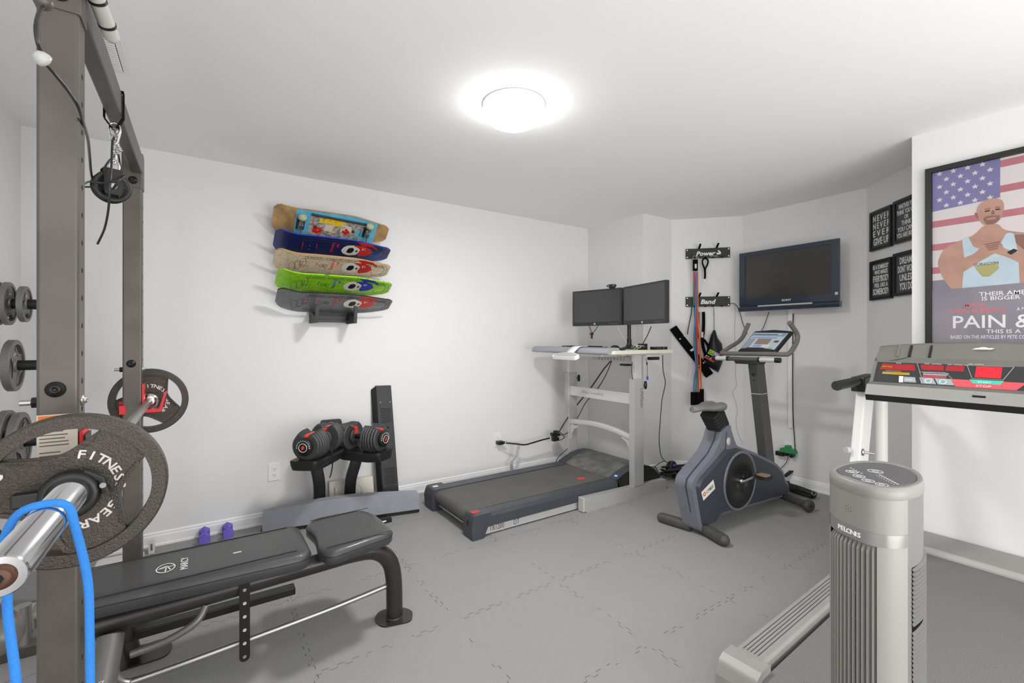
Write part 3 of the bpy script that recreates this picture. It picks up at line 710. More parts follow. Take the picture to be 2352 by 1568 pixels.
        fillp([(cx+.052+.007*math.cos(k*PI/6), cy+.02+.007*math.sin(k*PI/6)) for k in range(12)], m_line, .0013, mb)
        for a in (.02, .045, .07): line([(cx+a, cy-.05), (cx+a+.015, cy-.01), (cx+a+.005, cy+.05)], .0007, mb=mb)
        mb.build('printed_emblem', t)
        mb = MB(); tm = accent
        for (s, w_, tx, sz) in ((.385, .070, 'BIR', .026), (.352, .085, 'TRIMMAR', .026)):
            mb.text(tx, D(s, w_, .0006), -EW, EX, sz, tm, .0003)
        mb.text('DISTRIBUTED', D(.255, .05, .0006), -EW, EX, .008, tm, .0003); mb.text('PRESSED WOOD', D(.165, .05, .0006), -EW, EX, .008, tm, .0003)
        mb.build('printed_text', t)
        mb = MB()
        for a in (.31, .29): line([(a+.02*math.cos(k*PI/2), .015+.02*math.sin(k*PI/2)) for k in range(5)], .0009, mb=mb)
        for s in (.17, .215, .60, .645):
            for w_ in (-.02, .02): mb.cyl(D(s, w_, .0), D(s, w_, .0008), .0022, m_bone, seg=8)
        mb.build('printed_knot', t)
    return t, D
TX = .395
def low_edge(ytop, px=770):
    p = P(px, ytop, Y=3.285); return V((TX, 3.285, p.z))-EW*DW
m_dblue = deck_mat('deck_blue', '1d4490', '10205a'); m_dcream = deck_mat('deck_cream', 'f2dab4', 'e6d2b0', True, '4a3a2a')
m_dgreen = deck_mat('deck_green', 'aeee20', '98dc20', True, '20300a'); m_dgrey = deck_mat('deck_grey', '85868a', '6c6c6e')
deck('skateboard_deck', low_edge(548), 'dark blue skateboard deck, second from the top of the wall rack', m_dblue, m_pblue, m_pred)
deck('skateboard_deck', low_edge(590), 'cream skateboard deck in the middle of the wall rack', m_dcream, m_edge, m_pred)
deck('skateboard_deck', low_edge(634)+V((.012, 0, 0)), 'lime green skateboard deck, second from the bottom of the wall rack', m_dgreen, m_dgreen, m_pblue)
deck('skateboard_deck', low_edge(676)+V((.014, 0, 0)), 'dark grey skateboard deck at the bottom of the wall rack', m_dgrey, m_blk, m_pred)
# worn complete board on top
m_dworn = mat('worn_wood_deck', 'c39a63', .6, col2='8f7453', vscale=9)
EW_k, EN_k = EW, EN
EW = V((0, -.19, .165)).normalized(); EN = EX.cross(EW)
tb_, D = deck('skateboard', low_edge(478)+V((-.005, .03, -.03)), 'worn sticker-covered skateboard with wheels at the top of the wall rack', m_dworn, m_edge, m_pred, graphic=False, top=True)
m_sblue = mat('sticker_blue', '5fb4d6', .5, var=.1, vscale=20); m_syel = mat('sticker_yellow', 'e8c524', .5); m_sgrey = mat('sticker_grey', 'b9b4ad', .5, col2='7d7a77', vscale=45); m_scream = mat('sticker_cream', 'd8cdb8', .6)
def patch(name, pts, m, l):
    mb = MB(); mb.poly([D(a, b, l) for a, b in pts], m); mb.build(name, tb_)
mb = MB()
for i in range(24):
    s0, s1 = .13+.55*i/24, .13+.55*(i+1)/24
    mb.poly([D(s0, -half_w(s0)*.97, .0007), D(s1, -half_w(s1)*.97, .0007), D(s1, half_w(s1)*.97, .0007), D(s0, half_w(s0)*.97, .0007)], m_sblue)
mb.build('painted_field', tb_)
patch('sticker', [(.22, .01), (.225, .085), (.33, .09), (.60, .075), (.59, -.05), (.58, -.1), (.22, -.1)], m_sgrey, .0009)
patch('sticker', [(.285, .03), (.28, .062), (.33, .075), (.40, .07), (.46, .058), (.44, .03), (.40, .018), (.35, .035)], m_syel, .0013)
patch('sticker', [(.32, -.03), (.33, .025), (.39, .02), (.37, -.035)], m_scream, .0013)
patch('sticker', [(.245, -.05), (.25, -.01), (.30, -.01), (.31, -.05), (.28, -.065)], m_pred, .0014)
patch('sticker', [(.535, -.06), (.55, .01), (.585, -.005), (.60, -.06)], m_sblue, .0014)
patch('sticker', [(.43, -.03), (.435, .035), (.50, .03), (.52, -.01), (.47, -.04)], m_scream, .0013)
patch('sticker', [(.44, -.02), (.47, .012), (.50, -.02), (.47, -.05)], m_pred, .0016)
for s, w_ in ((.235, .065),): 
    mb = MB(); mb.text('MAMMOTH', D(s, w_, .0012), -EW, EX, .018, m_pred, .0003); mb.text('FONZ', D(.565, .0, .0018), -EW, EX, .016, m_line, .0003); mb.build('sticker_text', tb_)
random.seed(11)
for k in range(40):
    s, w_ = random.uniform(.24, .58), random.uniform(-.08, .07); a = random.uniform(0, PI); l = random.uniform(.008, .035)
    mb = MB(); mb.tube([D(s, w_, .0015), D(s+l*math.cos(a)/2, w_+l*math.sin(a)/2+.004, .0015), D(s+l*math.cos(a), w_+l*math.sin(a), .0015)], random.uniform(.0008, .002), random.choice([m_line, m_bone, m_syel, m_line, m_pred]), 5)
    mb.build('scuff_mark', tb_)
mb = MB(); mb.cyl(D(.225, .095, .008), D(.61, .072, .008), .008, m_blk, seg=12); mb.build('rail', tb_)
m_wheel = mat('olive_urethane', 'a9ae8e', .45)
for s in (.165, .615):
    tr = None
    mb = MB(); mb.hexa([D(s-.028, -.045, .001), D(s+.028, -.045, .001), D(s+.028, .045, .001), D(s-.028, .045, .001)], [D(s-.02, -.035, .014), D(s+.02, -.035, .014), D(s+.02, .035, .014), D(s-.02, .035, .014)], m_blk)
    mb.hexa([D(s-.018, -.03, .012), D(s+.018, -.03, .012), D(s+.014, .03, .012), D(s-.014, .03, .012)], [D(s-.012, -.02, .042), D(s+.012, -.02, .042), D(s+.012, .02, .048), D(s-.012, .02, .048)], m_steel)
    mb.cyl(D(s, -.105, .043), D(s, .105, .043), .005, m_steel, seg=10); tr = mb.build('truck', tb_, bevel=.002)
    for w_ in (-.085, .085):
        mb = MB(); mb.lathe([(.006, -.016), (.018, -.017), (.026, -.013), (.027, 0), (.026, .013), (.018, .017), (.006, .016)], D(s, w_, .043), EW, m_wheel, 28); mb.cyl(D(s, w_+.0165, .043), D(s, w_+.0175, .043), .008, m_whit, seg=14); mb.build('wheel', tr)
EW, EN = EW_k, EN_k
# wooden board rack on the wall
m_bwood = mat('black_stained_wood', '343436', .55, bump=.3, bscale=60, var=.12, vscale=14)
rk = thing('skateboard_rack', (.79, 3.45, 1.37), 'black stained wooden wall rack holding the five skateboards', 'board rack')
mb = MB(); mb.box(.665, .915, 3.535, 3.560, 1.395, 1.475, m_bwood); mb.build('lower_board', rk, bevel=.002)
mb = MB(); mb.box(.67, .91, 3.50, 3.535, 1.395, 1.412, m_bwood); mb.build('lower_lip', rk, bevel=.002)
for x in (.650, .908):
    mb = MB(); mb.prism([(3.562, 1.385), (3.345, 1.385), (3.325, 1.505), (3.345, 1.510), (3.365, 1.43), (3.562, 1.49)], (x-.011, 0, 0), Y_, Z_, (.022, 0, 0), m_bwood)
    mb.build('side_arm', rk, bevel=.002)
    mb = MB(); mb.box(x-.011, x+.011, 3.548, 3.562, 1.49, 2.12, m_whit if x < .8 else m_bwood); mb.build('upright_strip', rk, bevel=.001)
    for k, yy in enumerate((478, 548, 590, 634, 676)):
        zz = P(770, yy, Y=3.285).z-.114
        mb = MB(); mb.hexa([(x-.009, 3.556, zz-.025), (x+.009, 3.556, zz-.025), (x+.009, 3.40, zz+.028), (x-.009, 3.40, zz+.028)], [(x-.009, 3.556, zz-.012), (x+.009, 3.556, zz-.012), (x+.009, 3.40, zz+.041), (x-.009, 3.40, zz+.041)], m_whit if False else m_bwood)
        for p in mb.v: p.z -= .03
        mb.build('support_peg', rk)
# wall outlets
def outlet(o, ux, label, n=2, w=.073, h=.117, name='wall_outlet'):
    ux = V(ux).normalized(); un = ux.cross(Z_); o = V(o)
    t = thing(name, o-Z_*h/2, label, 'outlet')
    mb = MB(); mb.prism(rrect(w, h, .005, 3), o, ux, Z_, un*.006, m_white); mb.build('cover_plate', t, bevel=.0015)
    for k in range(n):
        c = o+Z_*(.02-.04*k)*(1 if n == 2 else 0)+un*.006
        mb = MB(); mb.prism(rrect(.034, .029, .012, 4), c, ux, Z_, un*.002, m_white)
        for s in (-.0065, .0065): mb.prism([(s-.0012, -.003), (s+.0012, -.003), (s+.0012, .006), (s-.0012, .006)], c+un*.002, ux, Z_, un*.0003, m_dark)
        mb.cyl(c+un*.002-Z_*.0085, c+un*.0023-Z_*.0085, .0025, m_dark, seg=10); mb.build('socket', t)
    return t
p = P(630, 1083, Y=YB); outlet((p.x, YB, p.z), X_, 'white double wall outlet left of the adjustable dumbbells')
p = P(1142, 1010, Y=YB); outlet((p.x, YB, p.z), X_, 'white wall outlet above the treadmill with a black plug in it')

# ---------------- adjustable dumbbells on their stand
m_dplate = mat('dark_moulded_plate', '3d3e40', .45, bump=.2, bscale=500); m_red2 = mat('orange_red_plastic', 'e0432c', .4)
def adj_dumbbell(A, B, label, roll=0.):
    A, B = V(A), V(B); L_ = (B-A).length; ax = (B-A).normalized(); side = ax.cross(Z_).normalized(); upv = side.cross(ax)
    t = thing('adjustable_dumbbell', (A+B)/2-Z_*.1, label, 'dumbbell')
    def disc(u, r, th, r2=None):
        mb = MB(); mb_ = [(r*.55, 0), (r*.92, 0), (r, th*.25), (r, th*.75), (r*.92, th), (r*.35, th)]
        c = A+ax*u; prof = []
        pts = []
        for k in range(40):                             # round plate with a notch on top
            a = 2*PI*k/40; rr = r
            d = abs((a-PI/2+PI) % (2*PI)-PI)
            if d < .42: rr = r*(.60+.2*(d/.42))
            pts.append((rr*math.cos(a), rr*math.sin(a)))
        mb.loft([[c+ax*(q*th)+side*(x*s)+upv*(y*s) for x, y in pts] for q, s in ((0, .9), (.2, 1), (.8, 1), (1, .9))], m_dplate, smooth=True)
        mb.build('weight_disc', t, angle=30)
    n = 6
    for i in range(n):
        r = .104-.003*abs(i-5); disc(.022+i*.0185, .088+.016*min(1, i/2.5), .0165)
        disc(L_-.022-.0165-i*.0185, .088+.016*min(1, i/2.5), .0165)
    mb = MB(); mb.lathe([(.048, 0), (.052, .004), (.052, .020), (.046, .026)], A-ax*.004, ax, m_blk, 36)
    mb.lathe([(.030, -.004), (.045, 0), (.046, .003)], A-ax*.004, ax, m_blkm, 36); mb.build('selector_dial', t)
    mb = MB(); mb.torus(A-ax*.0085, ax, .026, .0016, m_whit)
    mb.prism([(-.006, -.016), (.010, -.004), (.006, .016), (-.010, .004)], A-ax*.0085, side, upv, -ax*.001, m_red2)
    for k in range(11):
        a = -1.6+k*.32; q = A+(side*math.sin(a)+upv*math.cos(a))*.041-ax*.005; mb.prism(rrect(.005, .008, .001, 1), q, side, upv, -ax*.0006, m_whit)
    mb.build('dial_marking', t)
    mb = MB(); mb.cyl(A+ax*.12, B-ax*.12, .0175, m_blk, seg=20); mb.build('handle', t)
    for u in (.02, L_-.12):
        mb = MB(); c = A+ax*u+upv*.056; mb.hexa([c-side*.011, c+side*.011, c+side*.011+ax*.11, c-side*.011+ax*.11], [c-side*.009+upv*.016, c+side*.009+upv*.016, c+side*.009+ax*.11+upv*.016, c-side*.009+ax*.11+upv*.016], m_red2); mb.build('top_bridge', t, bevel=.003)
    for u in (.135, L_-.15):
        mb = MB(); mb.lathe([(.02, 0), (.05, 0), (.054, .006), (.05, .013), (.02, .013)], A+ax*u, ax, m_dplate, 32); mb.build('inner_collar', t)
        mb = MB(); c = A+ax*(u+.0066); mb.prism(round_poly([(-.02, .015), (.02, .015), (.012, .05), (.02, .065), (-.02, .065), (-.012, .05)], .004, 2), c-ax*.009, side, upv, ax*.018, m_red2); mb.build('collar_tab', t)
    return ax, side, upv
A1, B1 = P(697, 1028, D=2.80), P(740, 988, D=3.02); A1.z += 0; B1.z = A1.z+.005
A2, B2 = P(884, 1008, D=3.12), P(806, 985, D=3.22); B2.z = A2.z+.004
ax1 = adj_dumbbell(A1, A1+(B1-A1).normalized()*.39, 'adjustable dumbbell with dial end toward the viewer, on the left tray of the stand')
ax2 = adj_dumbbell(A2, A2+(B2-A2).normalized()*.39, 'adjustable dumbbell turned sideways on the right tray of the stand')
ds = thing('dumbbell_stand', (.8, 3.35, 0), 'black curved-leg stand with two trays for the adjustable dumbbells', 'dumbbell stand')
def tray(A, fr):
    ax, side, upv = fr; mb = MB(); rings = []
    prof = [(-.02, .05), (-.012, .085), (.05, .105), (.30, .105), (.385, .085), (.40, .05)]
    for dz, k in ((-.132, .80), (-.105, .95), (-.082, 1.0), (-.075, .97)):
        pts = [(u, w_*k) for u, w_ in prof]+[(u, -w_*k) for u, w_ in prof[::-1]]
        rings.append([A+ax*u+side*w_+Z_*(dz+.022*math.cos((u-.2)/.25*1.6)*-1+ (.0)) for u, w_ in round_poly(pts, .03, 3)])
    mb.loft(rings, m_blk)
    return mb.build('tray', ds)
t1 = tray(A1, ax1); t2 = tray(A2, ax2)
mb = MB(); prof = rrect(.075, .04, .008, 2)
l1 = [P(718, 1050, Y=3.34), P(726, 1072, Y=3.33), P(733, 1110, Y=3.34), P(733, 1150, Y=3.40), V((.665, 3.42, .02))]
mb.sweep(smooth_path(l1, 6), prof, m_blk, up=Y_); mb.build('leg', ds)
mb = MB(); l2 = [P(822, 1040, Y=3.36), P(816, 1065, Y=3.36), P(806, 1100, Y=3.38), P(803, 1140, Y=3.41), V((.875, 3.42, .02))]
mb.sweep(smooth_path(l2, 6), prof, m_blk, up=Y_); mb.build('leg', ds)
mb = MB(); mb.tube([P(752, 1045, Y=3.40), P(800, 1040, Y=3.42), P(838, 1035, Y=3.42)], .009, m_steel, 12); mb.build('cross_bar', ds)
for q in (.66, .875):
    mb = MB(); mb.box(q-.045, q+.045, 3.385, 3.455, 0, .02, m_blk); mb.build('foot', ds, bevel=.004)
c0 = [P(736, 965, Y=3.46), P(784, 961, Y=3.46), P(788, 992, Y=3.44), P(738, 996, Y=3.44)]
mb = MB(); pts = [(p.x, p.z) for p in c0]; mb.prism(round_poly(pts, .02, 4), (0, 3.455, 0), X_, Z_, (0, .014, 0), m_dplate); mb.torus(V(((c0[0].x+c0[1].x)/2, 3.454, c0[0].z-.055)), Y_, .034, .002, m_grip)
md = mb.build('media_rest', ds, bevel=.003)
mb = MB(); a, b = P(764, 993, Y=3.43), P(787, 990, Y=3.43); mb.box(a.x, b.x+.005, 3.43, 3.445, a.z-.02, a.z+.008, m_red2); mb.build('red_clip', ds, bevel=.003)
mb = MB(); mb.box(P(766, 1000, Y=3.44).x, P(782, 1000, Y=3.44).x, 3.45, 3.47, P(770, 1045, Y=3.45).z, P(770, 997, Y=3.45).z, m_steel); mb.build('media_post', ds, bevel=.002)
mb = MB(); mb.tube(smooth_path([P(756, 1025, Y=3.12), P(762, 1035, Y=3.10), P(764, 1060, Y=3.10), P(761, 1085, Y=3.11), P(757, 1097, Y=3.11)], 6), .004, m_blk, 8); mb.build('loose_strap', ds)
# tall black slotted beam leaning on the wall
m_slot = mat('black_powder_coat', '2f3032', .45, var=.06, vscale=10)
bl, br, tr_, tl_ = P(880, 1135, Y=3.44), P(916, 1132, Y=3.44), P(898, 885, Y=3.535), P(864, 886, Y=3.535)
lb = thing('slotted_beam', ((bl+br)/2).xy.to_3d(), 'tall black perforated metal beam leaning on the wall behind the dumbbells', 'metal beam')
dz = (tl_-bl); k = (bl.z-.004)/dz.z*0+bl.z/dz.z
bl0, br0 = bl-dz*k, br-(tr_-br)*(br.z/(tr_-br).z)
thk = V((0, .035, 0)); ch = V((-.035, .03, 0))
mb = MB(); mb.hexa([bl0, br0, tr_, tl_], [bl0+thk, br0+thk, tr_+V((0, .022, 0)), tl_+V((0, .022, 0))], m_slot)
mb.add([bl0, bl0+ch, tl_+V((-.035, .02, -.03)), tl_], [(0, 3, 2, 1)], m_blk); mb.build('channel', lb)
def on_b(u, v_): return (bl0*(1-u)+br0*u)*(1-v_)+(tl_*(1-u)+tr_*u)*v_-V((0, .0012, 0))
uxb = (br0-bl0).normalized(); uyb = (tl_-bl0).normalized()
for v0, v1 in ((.17, .34), (.68, .84)):
    mb = MB()
    for r in range(9):
        for c in range(6):
            q = on_b(.2+.115*c+(.055 if r % 2 else 0), v0+(v1-v0)*(r+.5)/9*.8); mb.prism([(-.005, -.002), (.005, .001), (.005, .005), (-.005, .002)], q, uxb, uyb, V((0, -.0008, 0)), m_hole)
    mb.build('vent_perforation', lb)
for v_ in (.40, .64):
    mb = MB(); mb.prism(rrect(.05, .022, .0105, 4), on_b(.45, v_), uxb, uyb, V((0, -.0012, 0)), m_hole); mb.build('keyhole_slot', lb)
for u, v_ in ((.15, .155), (.85, .155), (.2, .86), (.85, .86)):
    mb = MB(); q = on_b(u, v_); mb.cyl(q, q-V((0, .002, 0)), .004, m_steel, seg=10); mb.build('screw', lb)
# plastic wrapped booklet behind the stand
m_plas = mat('wrapped_booklet', 'cfc9bd', .35, bump=.5, bscale=60, var=.06, vscale=12)
mb = MB(); mb.hexa([(.765, 3.46, .0), (1.085, 3.46, .0), (1.088, 3.52, .215), (.768, 3.52, .225)], [(.765, 3.48, .0), (1.085, 3.48, .0), (1.088, 3.538, .215), (.768, 3.538, .225)], m_plas)
mb.torus((.95, 3.492, .135), (0, -.96, .27), .045, .0012, m_grip); mb.box(.80, .815, 3.478, 3.486, .05, .19, m_paper)
mb.text('FLEX', (.855, 3.482, .085), (0, .27, .96), (-1, 0, 0), .022, m_ink)
tag(mb.build('booklet', bevel=.003), 'cream booklet in clear plastic leaning behind the dumbbell stand', 'booklet')
# long blue-grey upholstered pad on the floor
m_fab = mat('blue_grey_fabric', '93979f', .8, bump=.4, bscale=600, var=.04, vscale=20)
pd = thing('upholstered_beam', (.82, 3.25, 0), 'long blue-grey upholstered bench board lying on edge by the wall', 'padded board')
L0, L1 = V((.32, 3.36, 0)), V((1.315, 3.15, 0)); d = (L1-L0); n_ = V((d.y, -d.x, 0)).normalized()
top = [(.0, .140), (.05, .148), (.1, .155), (.17, .162), (.25, .168), (.35, .174), (.45, .177), (.55, .176), (.65, .171), (.75, .164), (.85, .156), (.965, .148), (.985, .146), (1.0, .132)]
mb = MB(); fr_ = [(0, .028)]+top+[(1.0, .028)]
mb.prism([(a*d.length, z) for a, z in fr_], L0+n_*.0, d.normalized(), Z_, -n_*.075, m_fab); mb.build('cushion', pd, bevel=.009, seg=3)
mb = MB(); mb.prism([(-.012, .004), (d.length*1.0, .004), (d.length, .03), (-.012, .03)], L0+n_*-.008, d.normalized(), Z_, -n_*.06, m_blk); mb.build('underside_board', pd, bevel=.002)
mb = MB(); mb.box(1.00, 1.09, 3.10, 3.145, .0, .03, m_blk); mb.box(1.02, 1.05, 3.098, 3.10, .012, .022, m_white); tag(mb.build('small_black_box', bevel=.008), 'small black device on the floor at the end of the blue-grey padded board', 'device')

# ================================================================= treadmill with standing desk
m_slv = mat('silver_grey_paint', 'b0b0ae', .35, metal=.15); m_slv2 = mat('pale_aluminium', 'cfcfcd', .3, metal=.3)
m_nav = mat('slate_plastic', '3f434a', .42, var=.05, vscale=14); m_belt = mat('treadmill_belt', '5a5955', .75, bump=.25, bscale=900, var=.07, vscale=5)
tmd = thing('walking_treadmill', (2.3, 2.89, 0), 'low desk treadmill with slate side rails along the back wall', 'treadmill')
XA = 1.40
mb = MB()
for y0, y1 in ((2.53, 2.62), (3.13, 3.25)):
    mb = MB(); o_ = 1 if y0 < 3 else -1
    pr = [(y0, .062), (y0, .125), (y0+.012, .150), (y1, .152), (y1, .10), (y0+.02, .062)] if o_ > 0 else [(y1, .062), (y1, .125), (y1-.012, .150), (y0, .152), (y0, .10), (y1-.02, .062)]
    mb.prism(pr, (1.54, 0, 0), Y_, Z_, (1.20, 0, 0), m_nav); mb.build('side_rail', tmd, bevel=.003)
mb = MB()
prof = [(1.43, .075)]+[(1.465+.045*math.cos(math.radians(a)), .102+.045*math.sin(math.radians(a))) for a in range(270, 89, -15)]+[(2.74, .147), (2.74, .135), (1.5, .135), (1.46, .12), (1.44, .09)]
mb = MB(); pr = [(1.468, .057)]+[(1.468+.0465*math.cos(math.radians(a)), .101+.0465*math.sin(math.radians(a))) for a in range(255, 89, -12)]+[(2.76, .1475), (2.76, .057)]
mb.prism(pr, (0, 2.635, 0), X_, Z_, (0, .485, 0), m_belt, smooth=False); mb.build('belt', tmd)
mb = MB(); mb.box(1.47, 2.9, 2.56, 3.22, .035, .055, m_blk); mb.build('chassis', tmd)
mb = MB(); mb.box(1.455, 1.468, 2.64, 3.12, .030, .042, m_slv); mb.build('rear_crossbar', tmd)
for s, (y0, y1) in ((1, (2.515, 2.635)), (-1, (3.115, 3.262))):
    mb = MB(); pr = round_poly([(XA+.005, .0), (XA-.002, .10), (XA+.020, .158), (1.542, .156), (1.542, .075), (1.50, .06), (1.485, 0)], [.01, .02, .02, .004, .02, .02, .01], 4)
    mb.prism(pr, (0, y0, 0), X_, Z_, (0, y1-y0, 0), m_nav); e_ = mb.build('end_cap', tmd, bevel=.005)
    if s > 0:
        mb = MB(); mb.prism([(-.03, -.022), (.03, -.022), (.03, .022), (-.03, .022)], (1.455, 2.575, .1578), (1, 0, 0), Y_, (0, 0, .001), m_pred); mb.box(1.435, 1.475, 2.565, 2.585, .1586, .1592, m_ink); mb.build('red_sticker', e_)
        mb = MB(); mb.prism(rrect(.010, .030, .004, 3), (XA+.003, 2.57, .10), Y_, Z_, (-.006, 0, 0), m_hole); mb.build('adjuster_hole', e_)
    else:
        mb = MB(); mb.prism([(-.02, -.015), (.02, -.015), (.02, .015), (-.02, .015)], (1.46, 3.19, .1578), X_, Y_, (0, 0, .0008), m_whit); mb.build('white_sticker', e_)
mb = MB(); mb.prism([(1.53, .010), (2.45, .010), (2.45, .063), (1.545, .070), (1.515, .010)], (0, 2.545, 0), X_, Z_, (0, .03, 0), m_slv2)
mb.text('TR1200', (1.545, 2.544, .022), X_, Z_, .050, m_ink, .0006, squeeze=.72); mb.text('DT', (1.735, 2.544, .022), X_, Z_, .050, m_pblue2 if False else mat('print_mid_blue', '3f6f9c', .5), .0006, squeeze=.72)
mb.build('lower_side_panel', tmd, bevel=.0015)
mb = MB(); mb.cyl((1.66, 2.56, .0), (1.66, 2.60, .0), .012, m_slv, seg=12); 
for p in mb.v: p.z += .012
mb.build('roller_foot', tmd)
# hood
hp = [(2.72, .152), (2.79, .182), (2.87, .208), (2.95, .222), (3.03, .223), (3.11, .205), (3.18, .165), (3.235, .11), (3.25, .06), (3.25, .015), (2.74, .015)]
mb = MB(); mb.prism(hp, (0, 2.56, 0), X_, Z_, (0, .66, 0), m_hood := mat('dusty_hood', '5a5b5c', .6, col2='75736c', vscale=13)); mb.build('motor_hood', tmd, bevel=.006)
for y0, y1 in ((2.53, 2.562), (3.218, 3.25)):
    mb = MB(); mb.prism([(a, z+.001 if z > .02 else z) for a, z in hp], (0, y0, 0), X_, Z_, (0, y1-y0, 0), m_blk); mb.build('hood_side', tmd, bevel=.006)
def hood_strip(y0, y1):
    mb = MB(); q = hp[:5]; mb.add([V((a, y, z+.0015)) for a, z in q for y in (y0, y1)], [(2*i, 2*i+1, 2*i+3, 2*i+2) for i in range(4)], m_nav); return mb
mb = hood_strip(2.535, 2.625); mb.add([V((a, y, z+.003)) for a, z in ((2.735, .1585), (2.775, .1765)) for y in (2.55, 2.605)], [(0, 1, 3, 2)], mat('badge_blue', '3d4f80', .5)); mb.add([V((a, y, z+.004)) for a, z in ((2.748, .1642), (2.762, .1705)) for y in (2.565, 2.59)], [(0, 1, 3, 2)], m_whit); mb.build('hood_trim', tmd)
hood_strip(3.155, 3.247).build('hood_trim', tmd)
mb = MB(); mb.prism([(-.03, -.018), (.03, -.018), (.03, .018), (-.03, .018)], (2.52, 2.735, .1482), (.9, -.3, 0), (.3, .9, 0), (0, 0, .004), m_red2); tag(mb.build('red_safety_tab'), 'small red tab lying on the walking treadmill belt', 'plastic tab')

dk = thing('standing_desk', (2.9, 2.89, 0), 'grey height-adjustable desk standing over the treadmill', 'desk')
for yb_, nm in ((2.470, 0), (3.265, 1)):
    mb = MB(); mb.prism([(2.315, .012), (2.335, .0), (3.25, .0), (3.25, .085), (2.315, .106)], (0, yb_, 0), X_, Z_, (0, .055, 0), m_slv); b_ = mb.build('base_bar', dk, bevel=.004)
    mb = MB(); mb.box(2.300, 2.318, yb_-.001, yb_+.056, .004, .108, m_grip); mb.build('end_plug', b_, bevel=.004)
    mb = MB(); mb.box(2.852, 2.962, yb_, yb_+.055, .09, .953, m_slv)
    if nm == 0: mb.text('LifeSpan', (2.925, yb_-.0005, .875), -Z_, X_, .048, m_ink, .0005)
    u_ = mb.build('leg', dk, bevel=.006)
    mb = MB(); mb.box(2.872, 2.945, yb_+.008, yb_+.047, .94, 1.145, m_slv2)
    for k in range(6): mb.cyl((2.91, yb_+.009, .975+k*.026), (2.91, yb_+.0075, .975+k*.026), .0025, m_grip, seg=8)
    mb.build('telescoping_sleeve', dk, bevel=.003)
    mb = MB(); c = V((2.975, yb_+.01, .897)); mb.cyl(c-X_*.014, c, .007, m_blk, seg=12); mb.lathe([(.010, 0), (.030, .004), (.034, .011), (.030, .022), (.008, .026)], c, (.6, -.8, 0), m_blk, 18); mb.build('locking_knob', dk)
    mb = MB(); mb.box(2.70, 3.16, yb_-.005, yb_+.05, 1.142, 1.160, m_slv2)
    for xx in (2.76, 2.82, 3.0, 3.06): mb.cyl((xx, yb_-.005, 1.151), (xx, yb_-.008, 1.151), .004, m_steel, seg=10)
    mb.build('top_bracket', dk, bevel=.002)
mb = MB(); mb.box(2.868, 2.880, 2.50, 3.29, .745, .832, m_slv2)
mb.text('LifeSpan | TreadmillDesk', (2.8665, 3.10, .78), -Y_, Z_, .034, mat('faint_print', 'b9b9b7', .5), .0004, squeeze=.8)
mb.cyl((2.868, 3.27, .79), (2.864, 3.27, .79), .006, m_steel, seg=10); mb.cyl((2.868, 2.52, .79), (2.864, 2.52, .79), .006, m_steel, seg=10)
mb.build('upper_crossbar', dk, bevel=.002)
pth = smooth_path([V((2.88, 3.29, .492)), V((2.88, 3.15, .507)), V((2.88, 2.95, .52)), V((2.88, 2.75, .51)), V((2.88, 2.60, .487)), V((2.88, 2.51, .465))], 6)
mb = MB(); mb.sweep(pth, rrect(.032, .045, .004, 2), m_slv2, up=Z_); mb.build('arched_crossbar', dk)
for ya, s in ((3.262, -1), (2.527, 1)):
    mb = MB(); mb.prism([(0, .50), (0, .33), (.012, .33), (.02, .38), (.05, .43), (.10, .455), (.10, .47), (.05, .468)], (2.872, ya, 0), (0, s, 0), Z_, (.012, 0, 0), m_slv2); mb.cyl((2.872, ya+s*.012, .49), (2.869, ya+s*.012, .49), .004, m_steel, seg=8); mb.build('gusset', dk, bevel=.001)
# desktop
m_lam = mat('cream_laminate', 'd9d5c6', .4); m_armr = mat('blue_grey_vinyl', '9a9da3', .5)
ZT = 1.183
do = round_poly([(2.545, 2.42), (3.31, 2.42), (3.31, 3.44), (2.545, 3.44)], .045, 6)
mb = MB(); mb.prism(do, (0, 0, ZT-.028), X_, Y_, (0, 0, .028), m_lam); mb.build('desktop', dk, bevel=.006, seg=3)
mb = MB(); mb.prism([(2.50, 1.168), (2.512, 1.196), (2.55, 1.205), (2.62, 1.205), (2.635, 1.186), (2.57, 1.186), (2.540, 1.178), (2.530, 1.152), (2.505, 1.155)], (0, 2.425, 0), X_, Z_, (0, .945, 0), m_armr); mb.build('front_armrest', dk, bevel=.007, seg=3)
mb = MB(); mb.box(2.62, 3.15, 2.60, 3.2, 1.128, 1.150, m_slv2); mb.build('under_frame', dk, bevel=.004)
mb = MB(); mb.box(2.90, 2.96, 2.53, 3.0, 1.085, 1.122, m_slv)
for k in range(9): mb.box(2.898, 2.899, 2.62+k*.036, 2.626+k*.036, 1.092, 1.114, m_ink)
mb.build('cable_tray', dk, bevel=.002)
mb = MB(); mb.box(2.93, 2.99, 2.62, 2.70, 1.045, 1.062, m_blk); mb.build('hanging_clip', dk, bevel=.004)
mb = MB(); mb.box(3.10, 3.20, 2.50, 2.55, 1.095, 1.120, m_blk); mb.build('cable_box', dk, bevel=.004)
